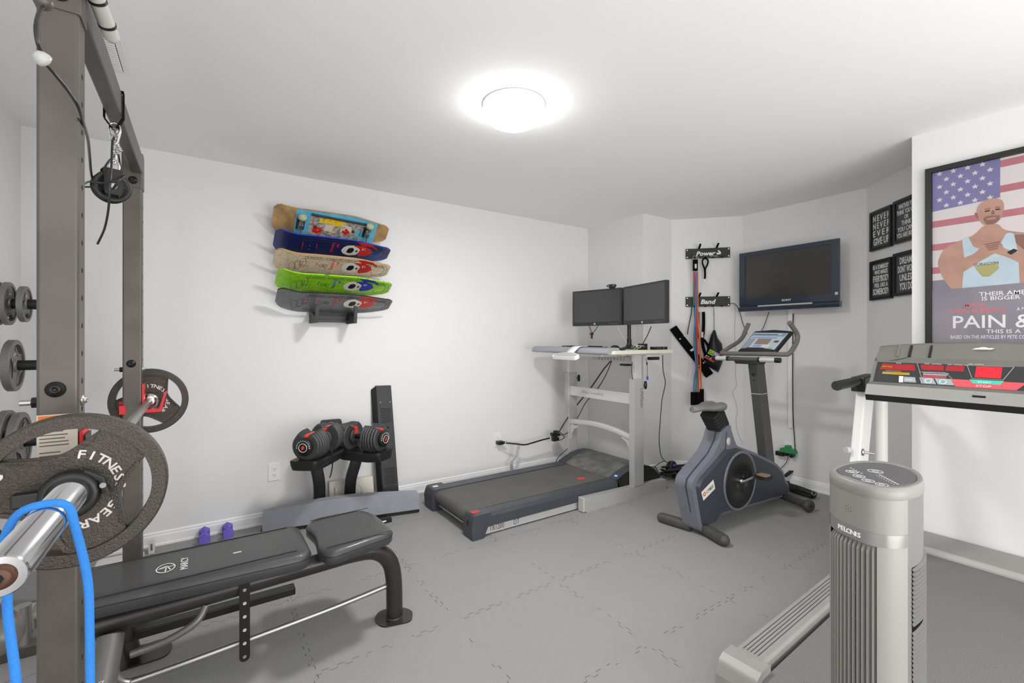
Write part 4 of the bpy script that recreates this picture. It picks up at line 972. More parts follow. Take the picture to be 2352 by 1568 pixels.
# console (treadmill control) on the armrest
cs = thing('treadmill_controller', (2.46, 2.72, 1.11), 'white treadmill control panel clipped to the desk front', 'control panel')
ca = P(1314, 812, X=2.45)
mb = MB(); q = round_poly([(-.145, -.018), (-.13, -.026), (.13, -.026), (.145, -.018), (.145, .012), (.05, .034), (-.05, .034), (-.145, .012)], .01, 3)
yc = ca.y
def cq(dy, dz, dx): return V((2.455+dx, yc+dy, 1.135+dz))
mb.loft([[cq(a*1.0, b*.55-.012, -.035+b*1.1-.03) for a, b in q], [cq(a*1.0, b*.55+.012, -.045+b*1.1-.03) for a, b in q]], m_white, smooth=False); mb.build('case', cs, bevel=.004)
mb = MB(); mb.loft([[cq(a*.88, b*.55*.8+.0135, -.045+b*1.1*.8-.03) for a, b in q], [cq(a*.88, b*.55*.8+.0142, -.045+b*1.1*.8-.03) for a, b in q]], m_grip, smooth=False)
mb.box(2.40, 2.42, yc-.02, yc+.03, 1.1475, 1.149, m_paper2 := mat('amber_display', 'c79a6c', .4)); mb.box(2.395, 2.415, yc-.10, yc-.05, 1.1475, 1.149, m_whit); mb.build('display_panel', cs)
mb = MB(); mb.sweep(smooth_path([V((2.43, yc+.02, 1.15)), V((2.475, yc+.02, 1.185)), V((2.52, yc+.02, 1.210)), V((2.60, yc+.02, 1.212))], 5), rrect(.085, .004, .001, 1), m_white, up=Z_); mb.build('strap', cs)

# monitors
m_mon = mat('monitor_black', '2b2c2e', .4); m_scr = mat('monitor_screen', '3d3e40', .25, spec=.6)
def monitor(BL, BR, h, label, cam_=False):
    BL, BR = V(BL), V(BR); ux = (BR-BL); W_ = ux.length; ux.normalize(); un = ux.cross(Z_)   # towards viewer
    t = thing('monitor', (BL+BR)/2, label, 'monitor')
    def pl(a, b, c): return BL+ux*a+Z_*b+un*c
    mb = MB(); mb.prism(rrect(W_, h, .008, 3, W_/2, h/2), pl(0, 0, 0), ux, Z_, -un*.030, m_mon); mb.build('case', t, bevel=.004)
    mb = MB(); mb.prism(rrect(W_*.7, h*.6, .02, 3, W_/2, h/2), pl(0, 0, -.029), ux, Z_, -un*.018, m_mon); mb.build('back_bulge', t, bevel=.008)
    mb = MB(); mb.prism([(.016, .034), (W_-.016, .034), (W_-.016, h-.015), (.016, h-.015)], pl(0, 0, .0002), ux, Z_, un*.0008, m_scr); mb.build('screen', t)
    mb = MB(); c = pl(W_*.47, .016, .0005); mb.lathe([(.0085, 0), (.0085, .0006), (.001, .0007)], c, un, m_whit, 24); mb.text('hp', c-ux*.0055-Z_*.003+un*.0008, ux, Z_, .011, m_mon, .0002, shear=.2); mb.build('maker_badge', t)
    mb = MB()
    for k in range(4): mb.prism([(0, 0), (.012, 0), (.012, .0018), (0, .0018)], pl(W_-.13+k*.023, .014, .0005), ux, Z_, un*.0004, m_grip)
    mb.prism(rrect(.012, .012, .003, 2), pl(W_-.022, .016, .0005), ux, Z_, un*.0005, m_rust); mb.build('control_button', t)
    return t, ux, un
l_bl, l_br = V((2.935, 3.30, 1.393)), V((3.041, 2.776, 1.393))
monitor(l_bl, l_br, .330, 'left black monitor of the pair, with a webcam on top')
r_bl, r_br = V((3.043, 2.760, 1.393)), V((2.915, 2.218, 1.393))
monitor(r_bl, r_br, .330, 'right black monitor of the pair, angled toward the door side')
wc = thing('webcam', (3.01, 2.90, 1.723), 'small black webcam clipped on top of the left monitor', 'webcam')
c = P(1405, 660, D=4.02)
dirw = (l_br-l_bl).normalized(); c = V((l_bl.x+dirw.x*.43, l_bl.y+dirw.y*.43, 1.745)); nn = dirw.cross(Z_)
mb = MB(); mb.prism(rrect(.088, .026, .012, 4), c-nn*.01, dirw, Z_, nn*.024, m_blk); mb.build('body', wc, bevel=.003)
mb = MB(); mb.torus(c-dirw*.030+nn*.015, nn, .010, .0025, m_grip); mb.cyl(c-dirw*.030+nn*.013, c-dirw*.030+nn*.0175, .007, m_hole, seg=16); mb.build('lens', wc)
mb = MB(); mb.torus(c+dirw*.030+nn*.015, nn, .008, .0012, m_grip); mb.build('ring', wc)
mb = MB(); mb.prism([(-.02, -.025), (.02, -.025), (.02, -.01), (-.02, -.01)], c-nn*.03, dirw, Z_, nn*.035, m_blk); mb.build('clip', wc)
ms = thing('monitor_stand', (3.13, 2.76, ZT), 'black pole stand holding both monitors', 'monitor stand')
sc_ = P(1444, 794, Z=ZT+.002); SX, SY = 3.115, P(1445, 780, X=3.115).y
mb = MB(); mb.cyl((SX, SY, ZT), (SX, SY, 1.60), .0165, m_blkm, seg=20); mb.cyl((SX, SY, ZT), (SX, SY, 1.27), .020, m_blkm, seg=20); mb.build('pole', ms)
mb = MB(); mb.lathe([(.10, 0), (.10, .006), (.07, .012), (.035, .022), (.024, .034), (.021, .05)], (SX, SY, ZT), Z_, m_blk, 36); mb.build('base', ms)
mb = MB(); mb.tube([V((3.05, 3.03, 1.555)), V((SX+.01, SY, 1.555)), V((3.045, 2.50, 1.555))], .014, m_blkm, 12); mb.build('cross_arm', ms)
for q, dv in ((V((2.988, 3.038, 1.558)), (l_br-l_bl).normalized()), (V((2.979, 2.489, 1.558)), (r_br-r_bl).normalized())):
    nn2 = dv.cross(Z_); mb = MB(); mb.prism(rrect(.10, .10, .006, 2), q-nn2*.050, dv, Z_, nn2*.004, m_blkm); mb.tube([q-nn2*.050, q-nn2*.075], .018, m_blkm, 12); mb.build('mount_plate', ms)
# desk things
mb = MB(); kb0 = V((2.66, 2.80, ZT)); 
kb = thing('keyboard', (2.72, 2.97, ZT), 'dark grey curved keyboard near the front of the desk', 'keyboard')
mb = MB(); mb.prism(round_poly([(2.64, 2.76), (2.83, 2.72), (2.86, 2.95), (2.83, 3.20), (2.64, 3.18), (2.66, 2.97)], .03, 4), (0, 0, ZT+.001), X_, Y_, (0, 0, .020), m_blk); mb.build('case', kb, bevel=.006)
mb = MB()
for r in range(5):
    for c_ in range(14): x, y = 2.685+r*.028, 2.79+c_*.027; mb.box(x, x+.022, y, y+.021, ZT+.020, ZT+.028, m_rub)
o = mb.build('keys', kb, bevel=0); o['kind'] = 'stuff'
mp = thing('mouse_pad', (2.72, 2.58, ZT), 'black padded mouse mat at the near corner of the desk', 'mouse mat')
mb = MB(); mb.loft([[V((2.72+.10*k*math.cos(a), 2.59+.115*k*math.sin(a), z)) for a in [2*PI*i/28 for i in range(28)]] for k, z in ((1, ZT+.001), (1, ZT+.006), (.9, ZT+.012), (.5, ZT+.010))], m_blk); mb.build('mat', mp)
mb = MB(); mb.ball((2.79, 2.62, ZT+.016), .03, m_blk, 16, 10, (1.5, 1, .75)); tag(mb.build('computer_mouse'), 'black computer mouse behind the mouse mat', 'mouse')
hb = thing('docking_bar', (3.2, 2.46, ZT), 'low black docking bar at the far end of the desk', 'dock')
a, b = P(1491, 797, D=3.9), P(1543, 798, D=3.86)
mb = MB(); pdv = V((a.x-b.x, a.y-b.y, 0)); mb.box(3.075, 3.24, 2.45, 2.50, ZT, ZT+.024, m_blk); mb.build('body', hb, bevel=.003)
mb = MB(); mb.box(3.187, 3.189, 2.4492, 2.4498, ZT+.002, ZT+.023, m_grip)
for k in range(3): mb.cyl((3.115+k*.014, 2.450, ZT+.014), (3.115+k*.014, 2.4485, ZT+.014), .002, m_grip, seg=8)
mb.build('port', hb)
mb = MB(); mb.box(2.985, 3.045, 2.50, 2.55, ZT, ZT+.05, m_blk); mb.box(2.995, 3.035, 2.498, 2.50, ZT+.01, ZT+.04, m_rub); tag(mb.build('power_adapter', bevel=.004), 'black cube-shaped adapter on the desk beside the monitor pole', 'adapter')
random.seed(2)
mb = MB()
for k in range(7):
    p0 = V((2.93+random.uniform(-.03, .04), 2.56+random.uniform(-.03, .03), ZT+.008)); pts = [p0]
    for j in range(4): pts.append(p0+V((random.uniform(-.04, .06), random.uniform(-.05, .04), random.uniform(0, .03))))
    mb.tube(smooth_path(pts, 5), .0028, m_blk if k % 2 else m_grip, 6)
o = mb.build('cable_tangle'); tag(o, 'tangled grey and black cables on the desk behind the monitor pole', 'cables', kind='stuff')
# cables
def cable(name, pts, r, label, m=None, parent=None, cat='cable'):
    mb = MB(); mb.tube(smooth_path(pts, 6), r, m or m_cable, 8); o = mb.build(name, parent)
    if parent is None: tag(o, label, cat)
    return o
lcab = cable('monitor_cable', [P(1351, 742, D=4.12), P(1357, 758, D=4.15), P(1360, 764, D=4.13), P(1368, 757, D=4.1), P(1377, 742, D=4.06)], .003, 'short looped cable with a black connector under the left monitor')
mb = MB(); c = P(1359, 766, D=4.12); mb.box(c.x-.01, c.x+.012, c.y-.012, c.y+.012, c.z-.012, c.z+.008, m_blk); mb.box(c.x-.006, c.x+.008, c.y-.006, c.y+.006, c.z-.045, c.z-.012, m_blk); mb.build('connector', lcab, bevel=.002)
cable('monitor_cable', [P(1418, 747, D=4.0), P(1424, 763, D=4.0), P(1434, 778, D=3.98), P(1440, 789, D=3.97)], .0022, 'thin grey cable from the left monitor down to the pole base', m_grip)
cable('monitor_cable', [P(1469, 745, D=3.8), P(1471, 760, D=3.8), P(1469, 775, D=3.84), P(1456, 790, D=3.9)], .0022, 'thin grey cable curving from the right monitor to the desk', m_grip)
cable('monitor_cable', [P(1496, 749, D=3.68), P(1487, 770, D=3.72), P(1477, 788, D=3.8)], .0038, 'straight black cable from the right monitor to the adapter')
cable('desk_power_cable', [P(1405, 826, D=4.0), P(1385, 850, D=4.2), P(1355, 893, D=4.4), P(1325, 930, D=4.4), P(1302, 962, D=4.3), P(1288, 985, D=4.3), P(1281, 995, D=4.28)], .006, 'thick black cable slanting from the cable tray to the plug cluster')
cable('desk_power_cable', [P(1406, 826, D=4.0), P(1392, 860, D=4.2), P(1372, 893, D=4.35), P(1345, 925, D=4.4), P(1325, 962, D=4.4), P(1300, 996, D=4.3), P(1285, 992, D=4.28)], .004, 'thinner black cable slanting beside the thick one behind the desk')
cable('desk_cable', [P(1522, 815, D=3.75), P(1523, 850, D=3.8), P(1528, 880, D=3.85), P(1521, 915, D=3.95), P(1517, 960, D=4.1), P(1514, 1010, D=4.2), P(1518, 1045, D=4.25), P(1527, 1058, D=4.25), P(1535, 1063, D=4.2), P(1525, 1059, D=4.2), P(1508, 1068, D=4.15), P(1501, 1080, D=4.1), P(1505, 1088, D=4.05)], .0035, 'black cable hanging from the near corner of the desk to the floor')
cable('desk_cable', [P(1454, 821, D=3.7), P(1451, 845, D=3.68), P(1453, 872, D=3.66)], .003, 'short black cable beside the near desk leg')
uc = cable('usb_cable', [P(1483, 822, D=3.7), P(1486, 835, D=3.7), P(1487, 850, D=3.7), P(1487, 866, D=3.7)], .0022, 'short cable with a blue plug hanging under the desk')
mb = MB(); mb.cyl(P(1487, 864, D=3.7), P(1487, 872, D=3.7), .0075, m_pblue, seg=10); mb.build('blue_plug', uc)
mb = MB(); mb.cyl(P(1486, 831, D=3.7), P(1486, 838, D=3.7), .006, m_blk, seg=10); mb.build('ferrite_bead', uc)
cable('floor_cable', [P(1304, 1030, D=4.3), P(1290, 1042, D=4.3), P(1281, 1052, D=4.32), P(1277, 1061, D=4.33)], .0035, 'black cord rising behind the treadmill rail by the desk leg')
pc_ = thing('extension_cord', P(1145, 1018, Y=3.5), 'heavy black extension cord from the wall outlet to a plug cluster', 'extension cord')
def q(px, py, y=3.50): return P(px, py, Y=y)
cable('cord', [q(1150, 1016, 3.52), q(1162, 1017, 3.47), q(1185, 1019, 3.44), q(1205, 1021, 3.42), q(1225, 1016, 3.42), q(1245, 1010, 3.42), q(1262, 1006, 3.42)], .0075, None, m_blk, pc_)
mb = MB(); a = q(1142, 1016, 3.545); mb.box(a.x-.01, a.x+.045, 3.50, 3.555, a.z-.016, a.z+.016, m_blk); mb.cyl(V((a.x+.04, 3.52, a.z)), V((a.x+.075, 3.50, a.z-.003)), .011, m_blk, seg=12); mb.build('wall_plug', pc_, bevel=.004)
mb = MB(); mb.cyl(q(1160, 1017, 3.475), q(1167, 1017.5, 3.465), .0095, m_scream, seg=12); mb.build('tape_tag', pc_)
mb = MB(); c = q(1273, 1001, 3.42)
for dx, dz, s in ((0, 0, .026), (.02, .035, .02), (-.02, .02, .018), (.025, -.03, .022), (-.005, -.035, .018), (.045, .01, .017)): mb.box(c.x+dx-s, c.x+dx+s, c.y-.022, c.y+.018, c.z+dz-s*.8, c.z+dz+s*.8, m_blk)
mb.build('triple_socket', pc_, bevel=.005)
cable('plug_lead', [q(1283, 997, 3.42), q(1291, 999, 3.4), q(1298, 1003, 3.38), q(1304, 1005, 3.36)], .004, None, m_cable, pc_)
cable('plug_lead', [q(1283, 1011, 3.42), q(1292, 1008, 3.4), q(1300, 1000, 3.38), q(1305, 996, 3.36)], .004, None, m_cable, pc_)
m_ptag = mat('printed_tag', 'd4d3d0', .6, col2='b5b5b2', vscale=80)
mb = MB(); t0, t1, t2, t3 = q(1192, 1022, 3.43), q(1187, 1047, 3.45), q(1174, 1062, 3.47), q(1176, 1079, 3.50)
for a, b in ((t0, t1), (t1, t2), (t2, t3)):
    o_ = V((.017, 0, 0)); n2 = V((0, .0015, 0)); mb.hexa([a-o_, a+o_, b+o_, b-o_], [a-o_+n2, a+o_+n2, b+o_+n2, b-o_+n2], m_ptag)
mb.build('warning_tag', pc_)
# ================================================================= exercise bike
m_bike = mat('slate_blue_shell', '6b6f78', .34, var=.05, vscale=5, coat=.1); m_biked = mat('dark_slate_panel', '353a43', .4); m_gum = mat('scuffed_rubber', '46453f', .6, bump=.4, bscale=200, var=.12, vscale=25)
m_col = mat('charcoal_tube', '4b4b4a', .42, bump=.2, bscale=500)
bk = thing('exercise_bike', (3.15, 1.82, 0), 'slate blue upright exercise bike in front of the alcove', 'exercise bike')
def shell(pts, y0, y1, m, name, bev=.012, r=.03):
    mb = MB(); mb.prism(round_poly(pts, r, 4), (0, y0, 0), X_, Z_, (0, y1-y0, 0), m); o = mb.build(name, bk, bevel=bev, seg=3); return o
core = [(2.650, .028), (2.562, .33), (2.575, .375), (2.640, .415), (2.800, .505), (2.875, .585), (2.905, .660), (2.990, .690), (3.035, .60), (3.075, .530), (3.30, .455), (3.62, .325), (3.735, .245), (3.765, .175), (3.815, .135), (3.835, .045), (3.61, .055), (3.18, .078), (2.845, .092), (2.79, .034)]
shell(core, 1.757, 1.883, m_bike, 'shell')
# raised outer side panels (both sides)
for ya, s in ((1.757, -1), (1.883, 1)):
    sidep = [(2.675, .055), (2.60, .34), (2.63, .375), (2.82, .47), (2.93, .53), (3.08, .515), (3.30, .435), (3.60, .315), (3.70, .235), (3.73, .16), (3.79, .12), (3.80, .06), (3.61, .07), (3.18, .09), (2.84, .105), (2.78, .055)]
    mb = MB(); c = V((3.1, .28)); N_ = round_poly(sidep, .03, 4)
    r0 = [V((x, ya, z)) for x, z in N_]; r1 = [V((c.x+(x-c.x)*.965, ya+s*.022, c.y+(z-c.y)*.93)) for x, z in N_]
    mb.loft([r0, r1] if s < 0 else [r0, r1], m_biked, smooth=False, cap=True); mb.build('side_panel', bk, bevel=.006, seg=2)
    # bright bevel strip over the panel
    mb = MB(); cx_, cz_ = 3.082, .291
    mb.lathe([(.205, 0), (.205, .006), (.192, .010), (.185, .004), (.185, 0)], (cx_, ya+s*.021, cz_), (0, s, 0), m_bike, 56); mb.build('disc_rim', bk)
    mb = MB(); mb.lathe([(.184, 0), (.184, .006), (.178, .009), (.078, .009), (.075, .0025), (.001, .0025)], (cx_, ya+s*.021, cz_), (0, s, 0), m_blk, 56); mb.build('crank_disc', bk)
    for k in range(4):
        a = .6+k*PI/2; mb = MB(); mb.cyl((cx_+.045*math.cos(a), ya+s*.016, cz_+.045*math.sin(a)), (cx_+.045*math.cos(a), ya+s*.024, cz_+.045*math.sin(a)), .010, m_rub if k % 2 else m_steel2, seg=14); mb.build('disc_bolt', bk)
    y1 = ya+s*.03
    mb = MB(); mb.lathe([(.014, 0), (.014, .02), (.010, .022)], (cx_, ya+s*.018, cz_), (0, s, 0), m_chrome, 20)
    dx = .155 if s < 0 else -.155
    mb.tube(smooth_path([V((cx_, ya+s*.035, cz_)), V((cx_+dx*.2, ya+s*.045, cz_+.004)), V((cx_+dx, ya+s*.058, cz_+.02))], 5), .009, m_chrome, 12); cr = mb.build('crank_arm', bk)
    mb = MB(); pc0 = V((cx_+dx*1.0, ya+s*.105, cz_+.022))
    mb.prism(round_poly([(-.045, -.045), (.045, -.045), (.055, 0), (.045, .05), (-.045, .05), (-.055, 0)], .02, 3), pc0-Z_*.011, X_, Y_, Z_*.022, m_blk); mb.build('pedal', cr, bevel=.004)
    mb = MB(); mb.prism(round_poly([(-.036, -.036), (.036, -.036), (.045, 0), (.036, .04), (-.036, .04), (-.045, 0)], .02, 3), pc0+Z_*.011, X_, Y_, Z_*.003, mat('tan_grip', '94816a', .6, bump=.6, bscale=300)); mb.cyl(pc0-X_*.0-Y_*s*.04, pc0-Y_*s*.075, .007, m_steel, seg=10); mb.build('pedal_tread', cr)
mb = MB(); q0 = V((2.655, 1.7325, .235)); ux = V((.92, 0, .36)).normalized(); uy = V((-.25, 0, 1)).normalized(); uy = V((-.36, 0, .93)).normalized()
q0 = V((2.650, 1.7335, .240))
mb.prism([(0, 0), (.14, .003), (.143, .068), (.0, .062)], q0, ux, uy, (0, -.0015, 0), mat('badge_cream', 'dcdcd2', .4))
mb.text('CYBEX', q0+ux*.045+uy*.022-Y_*.0022, ux, uy, .031, m_ink if False else m_blk, .0005, squeeze=.85, shear=.2)
mb.torus(q0+ux*.024+uy*.034-Y_*.002, (0, -1, 0), .011, .003, m_pred, 20, 5, 30, 400); mb.build('maker_badge', bk)
mb = MB(); mb.sweep([V((2.644, 1.80, .06)), V((2.56, 1.80, .33)), V((2.572, 1.80, .376)), V((2.639, 1.80, .417)), V((2.799, 1.80, .507)), V((2.874, 1.80, .587)), V((2.903, 1.80, .66))], [(-.0015, -.004), (.0015, -.004), (.0015, .004), (-.0015, .004)], m_biked, up=Y_, smooth=False); mb.build('seam', bk)
for x, z in ((2.60, .18), (2.68, .437), (2.87, .585)):
    mb = MB(); mb.ball((x, 1.84, z), .006, m_ink, 10, 6); mb.build('screw', bk)
mb = MB(); mb.ball((2.965, 1.750, .575), .022, m_grip, 14, 8, (1, .35, 1.3)); mb.build('seat_latch', bk)
mb = MB(); mb.hexa([(2.93, 1.752, .50), (3.02, 1.752, .49), (3.0, 1.752, .62), (2.95, 1.752, .64)], [(2.94, 1.757, .51), (3.01, 1.757, .50), (2.995, 1.757, .61), (2.955, 1.757, .63)], m_bike); mb.build('latch_recess', bk)
# column, accordion seat post, saddle
mb = MB()
def colq(t): return V((3.44+(3.60-3.44)*t, 0, 1.10+(.30-1.10)*t))
a, b = colq(0), colq(1.0)
mb.hexa([(a.x-.045, 1.785, a.z), (a.x-.045, 1.855, a.z), (b.x-.045, 1.855, b.z), (b.x-.045, 1.785, b.z)], [(a.x+.065, 1.785, a.z), (a.x+.065, 1.855, a.z), (b.x+.065, 1.855, b.z), (b.x+.065, 1.785, b.z)], m_col); mb.build('console_column', bk, bevel=.006)
mb = MB(); 
for t, xx in ((.02, .0), (.12, 0), (.17, 0)):
    q_ = colq(t); mb.cyl((q_.x-.046, 1.82, q_.z), (q_.x-.048, 1.82, q_.z), .012 if t == .12 else .006, m_blk, seg=12)
mb.build('adjustment_hole', bk)
for t in (.40, .72):
    q_ = colq(t)
    mb = MB(); mb.cyl((q_.x-.03, 1.7855, q_.z), (q_.x-.03, 1.7835, q_.z), .004, m_steel, seg=10); mb.build('column_screw', bk)
mb = MB(); q_ = colq(.30); mb.box(q_.x-.0475, q_.x-.045, 1.784, 1.856, q_.z-.003, q_.z+.002, m_grip); mb.box(q_.x-.045, q_.x+.067, 1.7835, 1.785, q_.z-.003, q_.z+.002, m_grip); mb.build('height_line', bk)
rings = []; a0, a1 = V((2.965, 1.82, .655)), V((2.872, 1.82, .785)); axd = (a1-a0).normalized(); sx = axd.cross(Y_).normalized()
N = 48
for i in range(N+1):
    t = i/N; k = 1+.07*math.sin(i*PI*.75); w_ = .052+.004*t; c = a0+(a1-a0)*t
    rings.append([c+sx*px*k*w_/.05+Y_*py*k*w_/.05 for px, py in rrect(.115, .10, .02, 3)])
mb = MB(); mb.loft(rings, m_rub, smooth=False); mb.build('accordion_boot', bk)
mb = MB(); mb.prism(rrect(.13, .10, .02, 3), (2.98, 1.82, .64), X_, Y_, (0, 0, .03), m_bike); mb.build('seat_collar', bk, bevel=.005)
m_sad = mat('grey_saddle', '6d6c69', .5, bump=.3, bscale=300)
# saddle: nose points toward +X?? here wide rear at the viewer's right
rings = []
prof = [(2.662, .010, .808), (2.668, .026, .808), (2.69, .036, .810), (2.73, .044, .813), (2.77, .052, .812), (2.81, .064, .808), (2.85, .080, .806), (2.89, .090, .810), (2.92, .088, .815), (2.94, .070, .815), (2.95, .04, .812)]
rings = []
for x, hw, zc in prof:
    ring = []
    for k in range(24):
        a = 2*PI*k/24; y = hw*math.cos(a); zz = math.sin(a)
        th_u = .022+.006*max(0, min(1, (x-2.82)/.08)); th_d = .026+.055*max(0, min(1, (x-2.80)/.12))*abs(math.cos(a))**1.5
        groove = -.012*math.exp(-(y/.02)**2) if (zz > 0 and x > 2.85) else 0
        ring.append(V((x, 1.82+y, zc+(zz*th_u if zz > 0 else zz*th_d*.8)+groove+(.010*abs(math.cos(a))**2 if x > 2.84 else 0))))
    rings.append(ring)
mb = MB(); mb.loft(rings, m_sad); mb.build('saddle', bk)
# feet
mb = MB()
def tubefoot(y0, y1, x0, x1, r, nm):
    mb = MB(); a, b = V((x0, y0, r)), V((x1, y1, r)); d = (b-a).normalized()
    mb.sweep([a, a+d*.02, b-d*.02, b], [(p[0], p[1]) for p in rrect(r*2, r*1.9, r*.8, 5)], m_gum, up=Z_); mb.ball(b, r*.98, m_gum, 20, 12, (1, .9, .95)); return mb.build(nm, bk)
tubefoot(1.84, 2.05, 2.68, 2.645, .033, 'rear_foot')
tubefoot(1.77, 1.595, 2.71, 2.655, .036, 'rear_foot')
mb = MB(); mb.cyl((3.76, 1.79, .05), (3.685, 1.565, .05), .030, m_gum, seg=24); mb.cyl((3.80, 1.86, .05), (3.76, 2.10, .05), .030, m_gum, seg=24); mb.build('front_stabilizer', bk)
mb = MB(); d = V((-.075, -.225, 0)).normalized(); c = V((3.685, 1.565, .05)); mb.lathe([(.040, 0), (.044, .008), (.044, .030), (.039, .036), (.012, .037)], c-d*.01, d, m_gum, 28); mb.cyl(c+d*.0275, c+d*.029, .007, m_hole, seg=10); mb.build('end_wheel', bk)
# handlebars
m_foam = mat('grey_foam_grip', '6b6a63', .65, bump=.2, bscale=500)
zb = 1.160
hbp = smooth_path([V((3.77, 2.05, 1.398)), V((3.735, 2.055, 1.345)), V((3.70, 2.06, 1.29)), V((3.63, 2.063, 1.245)), V((3.50, 2.065, 1.20)), V((3.41, 2.065, 1.165)), V((3.385, 2.04, zb)), V((3.38, 1.95, zb)), V((3.38, 1.67, zb+.004)), V((3.385, 1.59, zb+.004)), V((3.41, 1.565, zb+.012)), V((3.49, 1.565, 1.225)), V((3.535, 1.568, 1.275)), V((3.525, 1.570, 1.315)), V((3.47, 1.573, 1.36)), V((3.43, 1.575, 1.388))], 6)
mb = MB(); mb.tube(hbp, .0165, m_foam, 16); mb.build('handlebar', bk)
mb = MB(); mb.cyl((3.28, 1.62, 1.126), (3.28, 1.99, 1.124), .0155, m_col, seg=20); mb.build('pulse_bar', bk)
for y0, y1 in ((1.595, 1.70), (1.945, 2.035)):
    mb = MB(); mb.cyl((3.28, y0, 1.1255), (3.28, y1, 1.1255), .017, m_slv2, seg=20); mb.build('metal_grip', bk)
for y0, y1 in ((1.563, 1.597), (1.70, 1.715), (1.932, 1.948), (2.035, 2.062)):
    mb = MB(); mb.cyl((3.28, y0, 1.1255), (3.28, y1, 1.1255), .0185, m_blk, seg=20); mb.build('grip_cap', bk, bevel=.003)
mb = MB(); mb.hexa([(3.27, 1.75, 1.13), (3.27, 1.90, 1.13), (3.27, 1.88, 1.09), (3.27, 1.77, 1.09)], [(3.50, 1.75, 1.13), (3.50, 1.90, 1.13), (3.50, 1.86, 1.08), (3.50, 1.78, 1.08)], m_blk); mb.build('bar_clamp', bk, bevel=.005)
# console
c0, c1, c2, c3 = P(1702, 801, X=3.44), P(1779, 803, X=3.44), P(1811, 765, X=3.54), P(1733, 764, X=3.54)
uxc = (c1-c0).normalized(); uyc = ((c3-c0)-uxc*(c3-c0).dot(uxc)).normalized(); unc = uxc.cross(uyc)
W_, H_ = (c1-c0).length, ((c3+c2-c0-c1)/2).length
def cp(u, v_, l=0): return (c0*(1-u)+c1*u)*(1-v_)+(c3*(1-u)+c2*u)*v_+unc*l
mb = MB(); fr4 = [cp(-.045, -.14), cp(1.05, -.14), cp(1.045, 1.15), cp(.5, 1.22), cp(-.045, 1.12)]
mb.add(fr4+[p-unc*.035-X_*-.0 for p in fr4], [(0, 1, 2, 3, 4), (9, 8, 7, 6, 5)]+[(i, i+5, (i+1) % 5+5, (i+1) % 5) for i in range(5)], m_blk); mb.build('console_case', bk, bevel=.008, seg=3)
def cpatch(u0, v0, u1, v1, m, l=.002, nm=None, skew=0):
    mb = MB(); mb.poly([cp(u0, v0, l), cp(u1, v0, l), cp(u1+skew, v1, l), cp(u0+skew, v1, l)], m); return mb
m_cs = mat('console_film', 'b4bcc6', .35); m_csb = mat('console_blue', '7396c4', .35); m_csd = mat('console_dark', '4b4d50', .3); m_lcd = mat('lcd_brown', '87796b', .3)
mb = cpatch(.0, .0, 1, 1, m_cs, .0012)
for q in ((.0, .80, .96, .86, m_csb), (.02, .88, .75, .93, m_csd), (.06, .68, .80, .73, m_csb), (.28, .30, .68, .64, m_lcd), (.80, .42, .93, .54, m_csd), (.30, .16, .52, .24, m_csb), (.76, .02, .90, .14, mat('console_green', '86c0a0', .4)), (.10, .10, .66, .03, m_csd), (.86, .82, .97, .98, m_csb)):
    mb.poly([cp(q[0], q[1], .0022), cp(q[2], q[1], .0022), cp(q[2], q[3], .0022), cp(q[0], q[3], .0022)], q[4])
for r in range(3):
    for c in range(4): u, v_ = .56+c*.055, .12+r*.06; mb.poly([cp(u, v_, .0028), cp(u+.035, v_, .0028), cp(u+.035, v_+.04, .0028), cp(u, v_+.04, .0028)], m_whit)
mb.build('console_display', bk)
mb = MB(); mb.poly([cp(-.01, .02, .006), cp(.17, .02, .006), cp(.19, .62, .006), (cp(.0, .62, .006))], m_glassy := mat('clear_tray', '8d97a0', .15)); mb.build('clear_holder', bk)
mb = MB(); q = [cp(-.05, -.13, .004), cp(1.0, -.16, .004), cp(.95, -.02, .012), cp(.5, .06, .014), cp(.05, -.0, .012)]
mb.add(q+[p-unc*.03 for p in q], [(0, 1, 2, 3, 4), (9, 8, 7, 6, 5)]+[(i, i+5, (i+1) % 5+5, (i+1) % 5) for i in range(5)], m_blk); mb.build('book_ledge', bk, bevel=.004)
# black folded straps on the floor behind the bike
fs = thing('folded_tripod', (3.9, 1.62, 0), 'black fabric-wrapped folded stand lying on the floor behind the bike', 'folded stand')
pa, pb = P(1798, 1112, Z=.05), P(1872, 1137, Z=.035)
mb = MB(); mb.tube(smooth_path([V((4.05, 1.86, .06)), pa, (pa+pb)/2+Z_*.005, pb], 5), .028, m_blk, 12); mb.build('bundle', fs)
mb = MB(); mb.tube(smooth_path([V((4.0, 1.78, .05)), P(1812, 1122, Z=.03), P(1866, 1139, Z=.025)], 5), .022, m_rub, 12); mb.build('bundle', fs)
mb = MB(); a, b = P(1802, 1094, D=3.95), P(1822, 1078, D=3.98); x, y, z = frame_from(b-a); mb.sweep([a, b], rrect(.035, .010, .003, 2), m_blk, up=Z_); mb.build('strap_end', fs)
mb = MB(); mb.torus(P(1869, 1133, Z=.05), (-.5, -.5, .7), .014, .003, m_steel); mb.build('metal_ring', fs)

